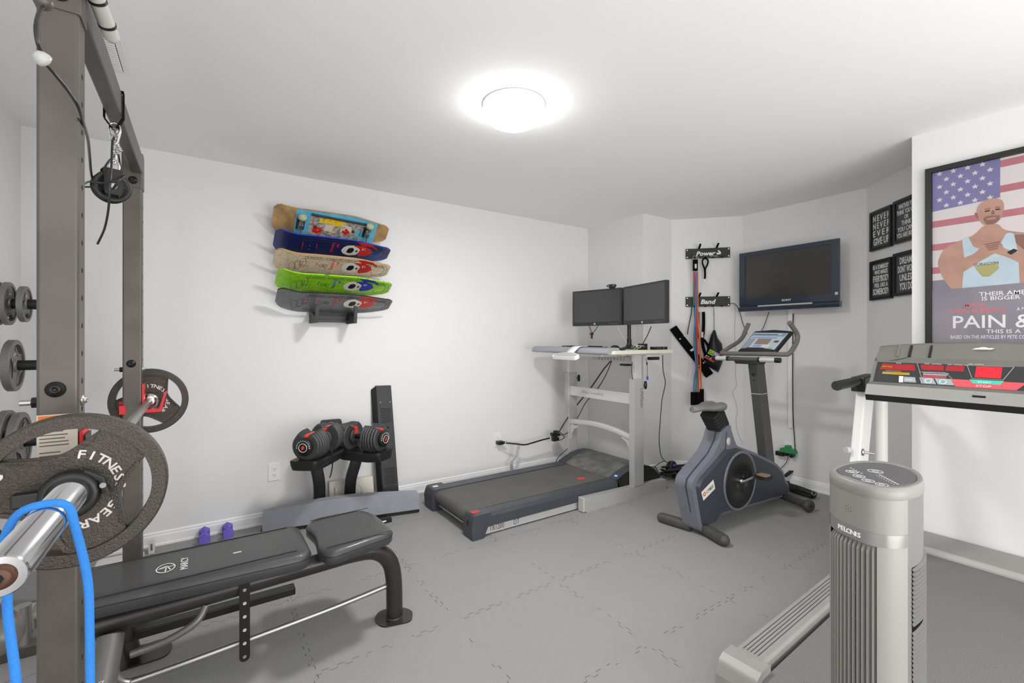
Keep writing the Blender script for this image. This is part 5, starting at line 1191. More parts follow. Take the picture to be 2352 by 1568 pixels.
# ================================================================= alcove wall: band rack, bands, straps, bag
A45, B45 = V((3.80, 2.831)), V((4.238, 2.363)); U45 = V(((B45-A45).x, (B45-A45).y, 0)).normalized(); N45 = V((-U45.y*-1*-1, U45.x, 0)); N45 = V((U45.y, -U45.x, 0))
if N45.dot(V((-1, -1, 0))) < 0: N45 = -N45
def W45(px, py, off=0.):
    d = ray(px, py); a = V((A45.x, A45.y, 0))+N45*off; t = a.dot(N45)/V((d.x, d.y, 0)).dot(N45); return V((d.x*t, d.y*t, d.z*t+CAMZ))
m_tb = mat('textured_black_steel', '252525', .5, bump=.4, bscale=700)
def band_rack(word, y0, y1, label):
    a = W45(1575.5, (y0+y1)/2+1, .02); b = W45(1677, (y0+y1)/2-1, .02); w_ = (b-a).length; h_ = .095; o = a
    t = thing('hook_rail', (a+b)/2-Z_*.05, label, 'hook rail')
    mb = MB(); mb.prism(rrect(w_, h_, .003, 2, w_/2, 0), o-N45*.019, U45, Z_, N45*.019, m_tb); mb.build('plate', t, bevel=.0015)
    for u in (.012, w_-.012):
        for v_ in (-.034, .034):
            mb = MB(); mb.lathe([(.0085, 0), (.0075, .002), (.003, .003), (.001, .003)], o+U45*u+Z_*v_, N45, m_chrome, 16); mb.build('screw', t)
    mb = MB(); mb.text(word, o+U45*(w_*(.23 if word == 'Power' else .33))-Z_*.022+N45*.0006, U45, Z_, .058 if word == 'Power' else .060, m_whit, .0006, shear=.25, squeeze=1.08, bold=.03); mb.build('lettering', t)
    if word == 'Power':
        mb = MB(); c = o+U45*(w_*.74)+Z_*.0; pts = [(-.018, -.014), (.0, -.018), (.022, -.012), (.022, .004), (.008, .020), (-.006, .024), (-.006, .012), (.004, .010), (.002, .002), (-.008, -.002), (-.018, .002)]
        mb.prism(pts, c+N45*.0004, U45, Z_, N45*.0008, m_whit); mb.build('arm_emblem', t)
        mb = MB(); mb.text('by bodybands', o+U45*(w_*.56)-Z_*.034+N45*.0006, U45, Z_, .012, m_whit, .0003, shear=.2); mb.build('small_lettering', t)
    for u in (.30, .70):
        mb = MB(); q = o+U45*(w_*u)+Z_*h_/2; mb.sweep([q, q+N45*.035+Z_*.012, q+N45*.065+Z_*.022, q+N45*.075+Z_*.030], [(-.009, -.0015), (.009, -.0015), (.009, .0015), (-.009, .0015)], m_cloth, up=Z_, smooth=False); mb.build('hook', t)
    for u in (.18, .43, .60, .80):
        mb = MB(); q = o+U45*(w_*u)-Z_*h_/2; mb.sweep([q, q+N45*.02-Z_*.004, q+N45*.045-Z_*.002, q+N45*.05+Z_*.006], [(-.006, -.0015), (.006, -.0015), (.006, .0015), (-.006, .0015)], m_cloth, up=Z_, smooth=False); mb.build('hook', t)
    return t
band_rack('Power', 571, 593, 'black hook rail lettered Power, the upper of the two')
band_rack('Band', 681, 703, 'black hook rail lettered Band, the lower of the two')
def strip(pts, w_, m, mb=None, th=.004, off=.03):
    mb = mb or MB(); q = [W45(p[0], p[1], p[2] if len(p) > 2 else off) for p in pts]
    mb.sweep(smooth_path(q, 5), [(-w_/2, -th/2), (w_/2, -th/2), (w_/2, th/2), (-w_/2, th/2)], m, up=N45, smooth=False); return mb
def tubes(pts, r, m, off=.05):
    mb = MB(); mb.tube(smooth_path([W45(p[0], p[1], p[2] if len(p) > 2 else off) for p in pts], 6), r, m, 10); return mb
gr = 'resistance tubes hanging from the upper rail'
def rtube(name, col, pts, label, off, endx, endy, topx):
    m = mat(name, col, .4); t = thing('resistance_tube', W45(endx, endy, off), label, 'resistance band')
    tubes(pts, .0072, m, off).build('tube', t)
    mb = strip([(endx, endy-14), (endx, endy+16)], .036, m_cloth, th=.014, off=off); mb.build('lower_sleeve', t, bevel=.002)
    return t
rtube('tube_green', '2f9d7e', [(1594, 624), (1593.5, 680), (1596, 730), (1598, 780), (1600, 840), (1598.5, 902)], 'green resistance tube, mostly behind the blue one', .045, 1600, 914, 0)
rtube('tube_orange', 'e5722a', [(1602, 624), (1602.5, 690), (1603.5, 740), (1607, 790), (1609, 850), (1611, 896)], 'orange resistance tube hanging rightmost of the bunch', .060, 1612, 907, 0)
rtube('tube_red', 'd8343a', [(1594.5, 624), (1597, 680), (1600, 730), (1601.5, 790), (1603, 840), (1604, 902)], 'red resistance tube in the middle of the bunch', .072, 1606, 914, 0)
rtube('tube_blue', '3f78b8', [(1599, 622), (1599, 680), (1597, 730), (1594.5, 790), (1599, 840), (1595, 870), (1593.5, 902)], 'blue resistance tube hanging leftmost of the bunch', .088, 1591, 914, 0)
mb = strip([(1597, 596), (1597, 622)], .045, m_cloth, th=.022, off=.065); t = thing('handle_sleeve', W45(1597, 622, .06), 'black sleeve with metal ring gathering the resistance tubes', 'band handle')
mb.build('sleeve', t, bevel=.003)
mb = MB(); mb.torus(W45(1596, 592, .07), N45+U45*.3, .018, .003, m_steel); mb.torus(W45(1600, 594, .065), N45-U45*.5, .018, .003, m_steel); mb.build('ring', t)
mb = strip([(1598, 606), (1598, 616)], .018, m_paper, th=.002, off=.078); mb.build('paper_tag', t)
t = thing('ankle_strap', W45(1619, 640, .04), 'black looped strap with a silver clip on the upper rail', 'strap')
mb = strip([(1621, 592), (1614, 597), (1614, 606), (1618, 617), (1619, 632), (1618, 640)], .014, m_cloth, off=.045); strip([(1621, 592), (1626, 598), (1625, 607), (1620, 618), (1620, 632), (1619, 640)], .014, m_cloth, mb, off=.042); mb.build('webbing', t)
mb = tubes([(1618, 640), (1617, 650), (1617, 656), (1619, 650), (1618, 642)], .0018, m_chrome, .045); mb.build('clip', t)
# long black lifting belt, crossing diagonal
bt = thing('lifting_belt', W45(1590, 800, .02), 'long black snap-fastened belt hanging diagonally behind the tubes', 'belt')
mb = strip([(1546, 752), (1560, 771), (1580, 797), (1600, 822), (1618, 845), (1626, 860)], .074, m_cloth, th=.007, off=.020); mb.build('belt', bt, bevel=.003)
mb = strip([(1614, 838), (1622, 851), (1630, 862)], .078, m_cloth, th=.010, off=.026); mb.build('belt_end', bt, bevel=.003)
for px, py in ((1572, 771), (1562, 778), (1616, 833), (1605, 840)):
    mb = MB(); q = W45(px, py, .027); mb.cyl(q, q+N45*.003, .0065, m_whit, seg=14); mb.build('snap', bt)
mb = strip([(1579, 768, .03), (1582, 748, .03), (1588, 718, .03), (1589, 704, .03)], .007, m_cloth, th=.003); mb.build('hanging_cord', bt)
mb = strip([(1586, 806), (1595, 800)], .022, m_whit, th=.001, off=.0262); mb.text('fit', W45(1588, 809, .029), (U45+Z_*.7), (Z_-U45*.7), .02, m_cloth, .0004); mb.build('white_print', bt)
b2 = thing('wrist_wrap', W45(1615, 780, .04), 'black hanging strap with a white tag between tubes and bag', 'strap')
mb = strip([(1615, 716), (1616, 722), (1616, 745), (1615, 765), (1613, 780), (1616, 800), (1620, 815), (1619, 828)], .028, m_cloth, off=.032); mb.build('webbing', b2)
mb = strip([(1616, 779), (1624, 790), (1627, 802), (1620, 826)], .022, m_cloth, off=.028); mb.build('loop', b2)
mb = strip([(1613, 762), (1613, 775)], .020, m_paper, th=.002, off=.037); mb.build('tag', b2)
mb = strip([(1604, 716), (1604, 760), (1606, 778)], .018, m_cloth, off=.03); mb.build('webbing_back', b2)
bg = thing('drawstring_bag', W45(1640, 850, .03), 'black crinkled drawstring bag with green, purple and red label', 'bag')
m_bag = mat('black_nylon', '121315', .35, bump=1.0, bscale=22, var=.2, vscale=30)
outl = [(1639, 757), (1643, 758), (1648, 775), (1658, 789), (1660, 800), (1661, 825), (1657, 838), (1650, 855), (1636, 847), (1622, 838), (1620, 826), (1624, 806), (1628, 786), (1633, 768)]
mb = MB(); rr = []
cxp, cyp = 1641, 812
for k, off in ((1.0, .008), (1.0, .022), (.88, .045), (.6, .06), (.3, .066)):
    rr.append([W45(cxp+(x-cxp)*k, cyp+(y-cyp)*k, off) for x, y in outl])
mb.loft(rr, m_bag); mb.build('body', bg)
mb = tubes([(1640, 757), (1640, 730), (1639, 706)], .0025, m_cloth, .03); tubes([(1641, 757), (1642, 730), (1643, 706)], .002, m_grip, .03); mb.build('drawstring', bg)
lab = W45(1628, 806, .068); lu = (W45(1651, 818, .068)-lab).normalized(); lv = N45.cross(lu)
mb = MB(); Lw = (W45(1651, 818, .068)-lab).length
m_lg = mat('label_lime', 'a8d82e', .5); m_lp = mat('label_purple', 'b487cf', .5)
mb.prism([(0, -.024), (Lw*.5, -.024), (Lw*.5, .022), (0, .022)], lab, lu, lv, N45*.001, m_lg); mb.prism([(Lw*.5, -.024), (Lw, -.024), (Lw, .022), (Lw*.5, .022)], lab, lu, lv, N45*.001, m_lp)
mb.prism([(-.01, -.060), (Lw*.9, -.060), (Lw*.9, -.026), (-.01, -.026)], lab, lu, lv, N45*.001, m_cloth); mb.prism([(-.01, -.074), (Lw*.9, -.074), (Lw*.9, -.060), (-.01, -.060)], lab, lu, lv, N45*.001, m_pred)
mb.text('Go', lab+lu*.003-lv*.016+N45*.0015, lu, lv, .042, m_cloth, .0003); mb.text('Fit', lab+lu*(Lw*.54)-lv*.016+N45*.0015, lu, lv, .040, m_whit, .0003); mb.text('pro gym', lab-lu*.004-lv*.054+N45*.0015, lu, lv, .026, m_whit, .0003); mb.build('label', bg)
# thin cords on the wall
def wcable(pts, r, label, m, off=.008, name='wall_cable'):
    mb = tubes(pts, r, m, off); tag(mb.build(name), label, 'cable')
wcable([(1676, 697), (1686, 697), (1694, 705), (1700, 720), (1706, 742), (1713, 758), (1719, 775), (1722, 790)], .003, 'black cable from the lower hook rail down past the television', m_cable, .03)
wcable([(1687, 700), (1689, 720), (1687, 760), (1689, 790), (1690, 830), (1689, 860), (1692, 884), (1683, 900), (1690, 925), (1694, 945), (1690, 965), (1695, 995), (1708, 1020), (1733, 1038), (1757, 1043)], .0016, 'thin grey wire dropping in curls down the angled wall', m_grip, .006)
# ================================================================= television
m_tv = mat('navy_black_gloss', '273241', .3, coat=.3); m_tvs = mat('tv_glass', '343433', .18, spec=.6)
tv = thing('television', (4.17, 1.92, 1.52), 'flat black television mounted on the alcove wall', 'television')
XT = 4.10; y0, y1 = P(1929, 548, X=XT).y, P(1699, 582, X=XT).y
zt = 2.055; zb2 = P(1815, 705, X=XT).z
mb = MB(); mb.box(XT+.0018, XT+.010, y0, y1, 1.565, zt, m_tv); mb.hexa([(XT+.010, y0+.004, 1.57), (XT+.010, y1-.004, 1.57), (XT+.010, y1-.004, zt-.004), (XT+.010, y0+.004, zt-.004)], [(XT+.085, y0+.09, 1.60), (XT+.085, y1-.06, 1.60), (XT+.085, y1-.06, zt-.06), (XT+.085, y0+.09, zt-.06)], m_blk); mb.build('case', tv, bevel=.003)
mb = MB(); mb.box(XT+.085, XB-.001, 1.75, 2.08, 1.68, 1.95, m_blk); mb.build('wall_bracket', tv)
# bezel faces (slightly proud) and screen
sy0, sy1, sz0, sz1 = P(1911, 600, X=XT).y, P(1712, 600, X=XT).y, 1.628, 2.020
mb = MB()
for a in ((y0, y1, sz1, zt), (y0, y1, 1.572, sz0), (y0, sy0, sz0, sz1), (sy1, y1, sz0, sz1)): mb.box(XT-.006, XT+.002, a[0], a[1], a[2], a[3], m_tv)
bz = mb.build('bezel', tv)
mb = MB(); mb.box(XT+.0005, XT+.0018, sy0, sy1, sz0, sz1, m_tvs); mb.build('screen', tv)
mb = MB(); mb.text('SONY', (XT-.0065, P(1796, 690, X=XT).y, 1.594), -Y_, Z_, .022, m_whit, .0004, squeeze=1.3, bold=.02); mb.build('maker_lettering', bz)
mb = MB(); mb.prism(rrect(.020, .020, .002, 2), (XT-.006, P(1922, 683, X=XT).y, 1.628), -Y_, Z_, (-.0008, 0, 0), m_whit); mb.prism(rrect(.014, .014, .002, 2), (XT-.0068, P(1922, 683, X=XT).y, 1.628), -Y_, Z_, (-.0005, 0, 0), m_grip); mb.build('sticker', bz)
mb = MB(); mb.prism([(XT-.010, 1.562), (XT-.018, 1.548), (XT-.012, 1.522), (XT+.03, 1.522), (XT+.03, 1.568)], (0, y0-.003, 0), X_, Z_, (0, y1-y0+.006, 0), m_tv); mb.box(XT-.0175, XT-.012, 1.70, 2.14, 1.556, 1.569, m_grip); mb.build('speaker_bar', tv, bevel=.002)
mb = MB(); mb.box(4.216, XB, 1.915, 1.948, .50, 1.535, m_white); tag(mb.build('cable_cover', bevel=.003), 'white vertical cable cover strip below the television', 'cable cover')
def tvp(px, py, x=4.215): return P(px, py, X=x)
mb = MB(); mb.tube(smooth_path([tvp(1766, 716), tvp(1760, 735), tvp(1752, 755), tvp(1744, 765)], 5), .003, m_cable, 8); tag(mb.build('tv_cable'), 'short black cable curving down from the television to the bike console', 'cable')
mb = MB(); mb.tube(smooth_path([tvp(1822, 720), tvp(1821, 800), tvp(1821, 900), tvp(1822, 960), tvp(1825, 1010), tvp(1826, 1038), tvp(1820, 1050), tvp(1812, 1047)], 6), .004, m_rub, 8); tag(mb.build('tv_cable'), 'black cable running down beside the white cable cover to the outlet', 'cable')
mb = MB(); mb.tube(smooth_path([tvp(1810, 1048), tvp(1806, 1062), tvp(1793, 1076), tvp(1785, 1085, 4.15)], 6), .0028, m_cable, 8); tag(mb.build('floor_cable'), 'thin dark cable dropping from the green adapter to the floor', 'cable')
ou = P(1812, 1030, X=XB); outlet((XB, ou.y, ou.z), -Y_, 'white wall outlet behind the green adapter')
m_grn = mat('green_plastic', '2f8a4f', .5)
ga = thing('outlet_splitter', (4.2, ou.y, .25), 'green triple outlet splitter with black plugs', 'splitter')
mb = MB(); mb.prism(round_poly([(-.055, -.02), (.075, -.02), (.07, .012), (.03, .02), (.025, .045), (-.01, .045), (-.015, .02), (-.05, .014)], .008, 3), (4.185, ou.y, ou.z-.01), -Y_, Z_, (.045, 0, 0), m_grn); mb.build('body', ga, bevel=.004)
mb = MB(); mb.box(4.175, 4.215, ou.y+.02, ou.y+.085, ou.z-.065, ou.z-.028, m_blk); mb.build('plug', ga, bevel=.003)
mb = MB(); mb.box(4.175, 4.215, ou.y-.012, ou.y+.012, ou.z-.055, ou.z-.028, m_blk); mb.build('plug', ga, bevel=.003)
mb = MB(); mb.box(4.175, 4.215, ou.y-.065, ou.y-.03, ou.z-.055, ou.z-.028, m_blk); mb.build('plug', ga, bevel=.003)
# heap of cords in the corner behind the desk
random.seed(9); hc = V((3.62, 2.62, .02)); mb = MB()
for k in range(20):
    c = hc+V((random.uniform(-.16, .18), random.uniform(-.08, .10), random.uniform(0, .06))); pts = [c+V((random.uniform(-.11, .11), random.uniform(-.07, .07), random.uniform(-.01, .04))) for j in range(4)]
    for p in pts: p.z = max(p.z, .012)
    mb.tube(smooth_path(pts, 5), random.uniform(.006, .011), m_blk if k % 3 else m_rub, 7)
tag(mb.build('cord_heap'), 'tangled heap of black cords on the floor in the far corner', 'cords', kind='stuff')
pw = thing('power_brick', (3.62, 2.70, .05), 'black power brick with a blue label on the cord heap', 'power adapter')
mb = MB(); c = V((3.60, 2.68, .105)); mb.hexa([c+V((-.06, -.03, -.03)), c+V((.06, -.04, -.03)), c+V((.05, .03, -.03)), c+V((-.05, .04, -.03))], [c+V((-.02, -.02, .035)), c+V((.03, -.02, .035)), c+V((.03, .02, .035)), c+V((-.02, .02, .035))], m_blk)
mb.build('case', pw, bevel=.008)
mb = MB(); mb.box(c.x-.02, c.x+.03, c.y-.034, c.y-.028, c.z-.005, c.z+.012, m_lp2 := mat('label_violet', '5a5fc8', .5)); mb.build('label', pw)
mb = MB(); mb.ball((3.74, 2.60, .085), .04, m_blk, 14, 8, (1.3, 1, .8)); mb.ball((3.80, 2.55, .06), .035, m_blk, 14, 8, (1.5, 1, .8)); tag(mb.build('black_pouch'), 'lumpy black pouch lying on the cord heap', 'pouch')
mb = MB(); mb.tube(smooth_path([V((3.0, 2.56, .18)), V((3.25, 2.60, .16)), V((3.33, 2.62, .10)), V((3.42, 2.64, .07)), V((3.58, 2.66, .09))], 6), .004, m_cable, 8); tag(mb.build('adapter_cord'), 'black cord arching from the treadmill hood to the power brick', 'cable')

# ================================================================= framed quotes on the near angled wall
A46, B46 = V((4.238, 1.383)), V((3.80, .89)); U46 = V(((B46-A46).x, (B46-A46).y, 0)).normalized(); N46 = V((U46.y, -U46.x, 0))
if N46.dot(V((-1, 1, 0))) < 0: N46 = -N46
m_chalk = mat('charcoal_print', '48494a', .5); m_frm = mat('black_frame', '1d1d1d', .4)
def quote(u0, u1, z0, z1, rows, label):
    base = V((A46.x, A46.y, 0))+N46*.001
    t = thing('framed_quote', base+U46*(u0+u1)/2+Z_*z0, label, 'framed print')
    def q(u, z, l): return base+U46*u+Z_*z+N46*l
    b_ = .020; mb = MB(); D_ = .022
    for a in ((u0, u1, z1-b_, z1), (u0, u1, z0, z0+b_), (u0, u0+b_, z0+b_, z1-b_), (u1-b_, u1, z0+b_, z1-b_)):
        mb.prism([(a[0], a[2]), (a[1], a[2]), (a[1], a[3]), (a[0], a[3])], base, U46, Z_, N46*D_, m_frm)
    mb.build('frame', t)
    mb = MB(); mb.prism([(u0+b_, z0+b_), (u1-b_, z0+b_), (u1-b_, z1-b_), (u0+b_, z1-b_)], base, U46, Z_, N46*.012, m_chalk); mb.build('print', t)
    n = len(rows); tot = sum(r[1] for r in rows); zz = z1-b_-.010; avail = z1-z0-2*b_-.02
    for txt, wgt, wd in rows:
        hgt = avail*wgt/tot
        cu = bpy.data.curves.new('m', 'FONT'); cu.body = txt; ob = bpy.data.objects.new('m', cu); C.objects.link(ob); bpy.context.view_layer.update(); tw = ob.dimensions.x; bpy.data.objects.remove(ob)
        sz = hgt*1.12; W = (u1-u0-2*b_-.014)*wd; sq = W/(tw*sz)
        mb = MB(); mb.text(txt, base+U46*((u0+u1)/2-W/2)+Z_*(zz-hgt*.88)+N46*.0126, U46, Z_, sz, m_whit, .0004, squeeze=sq, bold=.012); mb.build('lettering', t); zz -= hgt
u = lambda x: (4.238-x)/abs(U46.x)
ua0, ua1, ub0 = u(4.194), u(4.040), u(4.025)
ub1 = ub0+(ua1-ua0)*1.02
quote(ua0, ua1, 1.930, 2.222, [('N E V E R', 1, 1), ('N E V E R', 1, 1), ('E V E R', 1, 1), ('GIVE UP', 1.15, .95)], 'black framed print reading never never ever give up')
quote(ub0, ub1, 1.933, 2.230, [('WHETHER YOU', 1, .8), ('THINK YOU CAN', 1, 1), ('OR', .9, .2), ('THINK', 1, .5), ('YOU CANT', 1, .9), ('YOU ARE RIGHT', 1, 1)], 'black framed print starting whether you think, cut off by the wall corner')
quote(ua0, ua1, 1.562, 1.853, [('BE A SOMEBODY', .8, 1), ('WHO MAKES', .75, .8), ('EVERYBODY', 1.15, 1), ('FEEL LIKE A', .75, .8), ('SOMEBODY', 1.15, 1)], 'black framed print reading be a somebody, below the never print')
quote(ub0, ub1, 1.570, 1.866, [('DREAMS', 1, .7), ('DONT WORK', 1, .9), ('UNLESS', 1, .7), ('YOU DO', 1.1, .7)], 'black framed print starting dreams, partly hidden by the wall corner')

# ================================================================= large poster on the right wall
XP = XR-.003
ps = thing('framed_poster', (XP, .47, 1.16), 'tall black framed poster of a flag and a seated man in a tank top', 'poster')
py0, py1, pz0, pz1 = .825, .105, 1.165, 2.224
mb = MB()
for a in ((py1, py0, pz1-.026, pz1), (py1, py0, pz0, pz0+.026), (py0-.026, py0, pz0+.026, pz1-.026), (py1, py1+.026, pz0+.026, pz1-.026)): mb.box(XP-.028, XP, a[0], a[1], a[2], a[3], m_frm)
mb.build('frame', ps)
XQ = XP-.008
PW, PH = .66, 1.0
def pp(u, v_, l=0): return V((XQ-l, (py0-.027)-u, (pz1-.027)-v_))
def ppoly(mb, pts, m, l): mb.poly([pp(a, b, l) for a, b in pts][::-1], m)
m_pw = mat('poster_white', 'd6cfcf', .35); m_pr = mat('poster_rose', 'b5707a', .35, var=.06, vscale=6); m_pb = mat('poster_indigo', '7b76a4', .35, var=.06, vscale=5); m_pg = mat('poster_grey', '827d8b', .35, col2='98909a', vscale=3)
m_skin = mat('poster_skin', 'b48c7c', .4, var=.08, vscale=14); m_sk2 = mat('poster_skin_dark', '8a6358', .4); m_tank = mat('poster_tank_blue', 'b9cbd6', .4, var=.05, vscale=10)
mb = MB(); ppoly(mb, [(0, 0), (PW, 0), (PW, PH), (0, PH)], m_pw, 0)
sw = .0655
for k in range(9):
    v0 = .012+k*sw*.98
    if k % 2 == 0: ppoly(mb, [(.262 if k < 4 else 0, max(0, v0)), (PW, max(0, v0)), (PW, v0+sw*.55), (.262 if k < 4 else 0, v0+sw*.55+.0)], m_pr, .0004)
ppoly(mb, [(0, 0), (.262, 0), (.262, .20), (0, .215)], m_pb, .0008)
st_ = []
for r in range(6):
    for c in range(5):
        cu_, cv = .03+c*.056+(.028 if r % 2 else 0), .012+r*.036
        if cu_ > .25: continue
        ppoly(mb, [(cu_+(.0145 if j % 2 == 0 else .0062)*math.sin(j*PI/5), cv-(.0145 if j % 2 == 0 else .0062)*math.cos(j*PI/5)) for j in range(10)], m_pw, .0012)
ppoly(mb, [(0, .60), (PW, .57), (PW, PH), (0, PH)], m_pg, .0010)
mb.build('flag_print', ps)
# plain figure of a man in a tank top, hands clasped under the chin
mb = MB()
def blob(pts, m, l, r=.02): ppoly(mb, round_poly(pts, r, 4), m, l)
blob([(.04, .58), (.02, .50), (.045, .43), (.10, .40), (.17, .375), (.20, .33), (.255, .33), (.275, .37), (.34, .395), (.41, .41), (.43, .48), (.42, .58), (.38, .66), (.08, .66)], m_skin, .0020, .025)
blob([(.185, .30), (.175, .24), (.195, .205), (.235, .195), (.270, .212), (.278, .25), (.268, .305), (.245, .335), (.205, .335)], m_skin, .0024, .02)
blob([(.200, .295), (.215, .285), (.240, .288), (.262, .290), (.262, .312), (.243, .332), (.212, .330)], m_sk2, .0028, .01)
blob([(.213, .297), (.248, .297), (.245, .307), (.216, .307)], m_skin, .0032, .003)
blob([(.206, .248), (.228, .245), (.228, .251), (.207, .254)], m_sk2, .0032, .002); blob([(.244, .245), (.264, .248), (.263, .254), (.244, .251)], m_sk2, .0032, .002)
blob([(.206, .258), (.226, .256), (.226, .262), (.208, .264)], m_line, .0032, .002); blob([(.245, .256), (.263, .258), (.262, .264), (.245, .262)], m_line, .0032, .002)
blob([(.233, .26), (.240, .26), (.245, .283), (.229, .283)], m_sk2, .0032, .004)
blob([(.168, .26), (.180, .258), (.184, .285), (.175, .288)], m_sk2, .0022, .004)
blob([(.120, .385), (.145, .380), (.165, .44), (.215, .46), (.262, .44), (.285, .385), (.31, .392), (.325, .50), (.33, .66), (.12, .66), (.13, .50)], m_tank, .0030, .015)
blob([(.05, .56), (.06, .52), (.175, .47), (.20, .425), (.235, .415), (.265, .43), (.275, .455), (.26, .475), (.215, .50), (.12, .57), (.08, .60)], m_skin, .0036, .02)
blob([(.41, .55), (.38, .52), (.285, .47), (.245, .425), (.215, .43), (.21, .45), (.235, .48), (.29, .51), (.36, .57)], m_skin, .0040, .015)
for k in range(4): blob([(.205+k*.004, .430+k*.010), (.262-k*.003, .424+k*.011), (.264-k*.003, .430+k*.011), (.208+k*.004, .436+k*.010)], m_sk2, .0044, .002)
blob([(.285, .485), (.31, .470), (.325, .482), (.30, .500)], m_line, .0044, .004)
blob([(.30, .40), (.36, .405), (.41, .43), (.41, .49), (.36, .50), (.32, .45)], m_sk2, .0026, .02)
mb.build('man_figure', ps)
mb = MB(); blob([(.17, .545), (.25, .53), (.26, .56), (.225, .60), (.20, .60)], mat('poster_logo_yellow', 'a8a468', .4), .0044, .008); mb.text('SUNGYM', pp(.165, .542, .0048), -Y_, Z_, .024, m_ink, .0003, squeeze=.95); mb.build('shirt_print', ps)
mb = MB(); mb.poly([pp(0, .655, .0052), pp(PW, .635, .0052), pp(PW, PH, .0052), pp(0, PH, .0052)][::1], m_pg)
mb.build('lower_print', ps)
def ptxt(txt, u_, v_, sz, m, sq=1.0):
    mb = MB(); mb.text(txt, pp(u_, v_, .0058), -Y_, Z_, sz, m, .0003, squeeze=sq, bold=.009); mb.build('lettering', ps)
m_pk = mat('poster_pink', 'e0717c', .4)
ptxt('THEIR AMERICAN DREAM', .186, .700, .030, m_whit, 1.12); ptxt('IS BIGGER THAN YOURS', .195, .723, .028, m_whit, 1.12)
ptxt('MARK', .128, .752, .026, m_pk, 1.2); ptxt('WAHLBERG', .075, .786, .034, m_pk, 1.14); ptxt('A MICHAEL BAY FILM', .32, .782, .024, m_whit, .7)
ptxt('PAIN & GAIN', .080, .865, .094, m_whit, 1.0); ptxt('THIS IS A TRUE STORY', .212, .894, .028, m_whit, 1.1)
ptxt('BASED ON THE ARTICLES BY PETE COLLINS   SCREENPLAY BY CHRISTOPHER MARKUS', .075, .922, .026, m_whit, .62); ptxt('APRIL', .33, .965, .04, m_pk, 1.2)
mb = MB(); mb.box(XQ-.0100, XQ-.0085, py1+.026, py0-.026, pz0+.026, pz1-.026, m_glz := mat('poster_glaze', 'ffffff', .08))
g = m_glz.node_tree.nodes['Principled BSDF']; g.inputs['Transmission Weight'].default_value = 1.0; g.inputs['IOR'].default_value = 1.12; g.inputs['Roughness'].default_value = .02
mb.build('glazing', ps)

# ================================================================= large treadmill at the right
m_tg = mat('warm_grey_plastic', '8f8e8a', .45, var=.03, vscale=10); m_tgd = mat('console_olive_grey', '70716b', .42, var=.04, vscale=5); m_wht2 = mat('white_powder_coat', 'd9d9d6', .35)
m_belt2 = mat('speckled_belt', '5c5c5c', .5, bump=.8, bscale=500, col2='848483', vscale=420)
t2 = thing('treadmill', (2.3, .5, 0), 'large grey treadmill with a red-lit console at the right', 'treadmill')
def TR(x, y, z):                                 # treadmill's own axes: heading turned 3 degrees
    a = math.radians(2.6); dx, dy = x-1.55, y-.51; return V((1.55+dx*math.cos(a)-dy*math.sin(a), .478+dx*math.sin(a)+dy*math.cos(a), z))
def tbox(mb, x0, x1, y0, y1, z0, z1, m):
    return mb.hexa([TR(x0, y0, z0), TR(x1, y0, z0), TR(x1, y1, z0), TR(x0, y1, z0)], [TR(x0, y0, z1), TR(x1, y0, z1), TR(x1, y1, z1), TR(x0, y1, z1)], m)
for s in (1, -1):
    mb = MB(); ya, yb_ = (.835, .945) if s > 0 else (.075, .185)
    q = [(ya, .03), (ya, .165), (ya+.008, .172), (yb_-.012, .172), (yb_, .160), (yb_, .03)]
    mb.loft([[TR(x, y, z) for y, z in q] for x in (1.60, 3.05)], m_tg, smooth=False); rl = mb.build('foot_rail', t2, bevel=.003)
    for k in range(5):
        mb = MB(); y = ya+.030+k*.0125; tbox(mb, 1.615, 3.0, y, y+.0028, .1722, .1726, m_dark); mb.build('tread_groove', rl)
    mb = MB(); q0_, q1_ = ya-.018, yb_+.004
    prof = [(1.600, .178), (1.535, .176), (1.505, .160), (1.488, .12), (1.480, .03), (1.600, .03)]
    mb.loft([[TR(x, y, z) for x, z in prof] for y in ((q0_, q1_))], m_tg, smooth=False); mb.build('end_cap', t2, bevel=.008, seg=3)
mb = MB(); prof = [(1.545, .06)]+[(1.555+.042*math.cos(math.radians(a)), .108+.042*math.sin(math.radians(a))) for a in range(240, 89, -15)]+[(3.28, .150), (3.28, .06)]
mb.loft([[TR(x, y, z) for x, z in prof] for y in (.200, .818)], m_belt2, smooth=False); mb.build('running_belt', t2)
mb = MB(); tbox(mb, 1.58, 3.1, .185, .835, .04, .11, m_blk); mb.build('deck_board', t2)
mb = MB(); mb.prism([(3.16, .02), (3.155, .150), (3.165, .166), (3.182, .172), (3.30, .188), (3.372, .192), (3.372, .02)], (0, .08, 0), X_, Z_, (0, .98, 0), m_tg); mb.build('motor_hood', t2, bevel=.003)
mb = MB(); mb.prism([(3.140, .146), (3.140, .160), (3.166, .172), (3.182, .172), (3.160, .150)], (0, .08, 0), X_, Z_, (0, .98, 0), mat('pale_lip', 'aeaeaa', .4)); mb.build('hood_lip', t2)
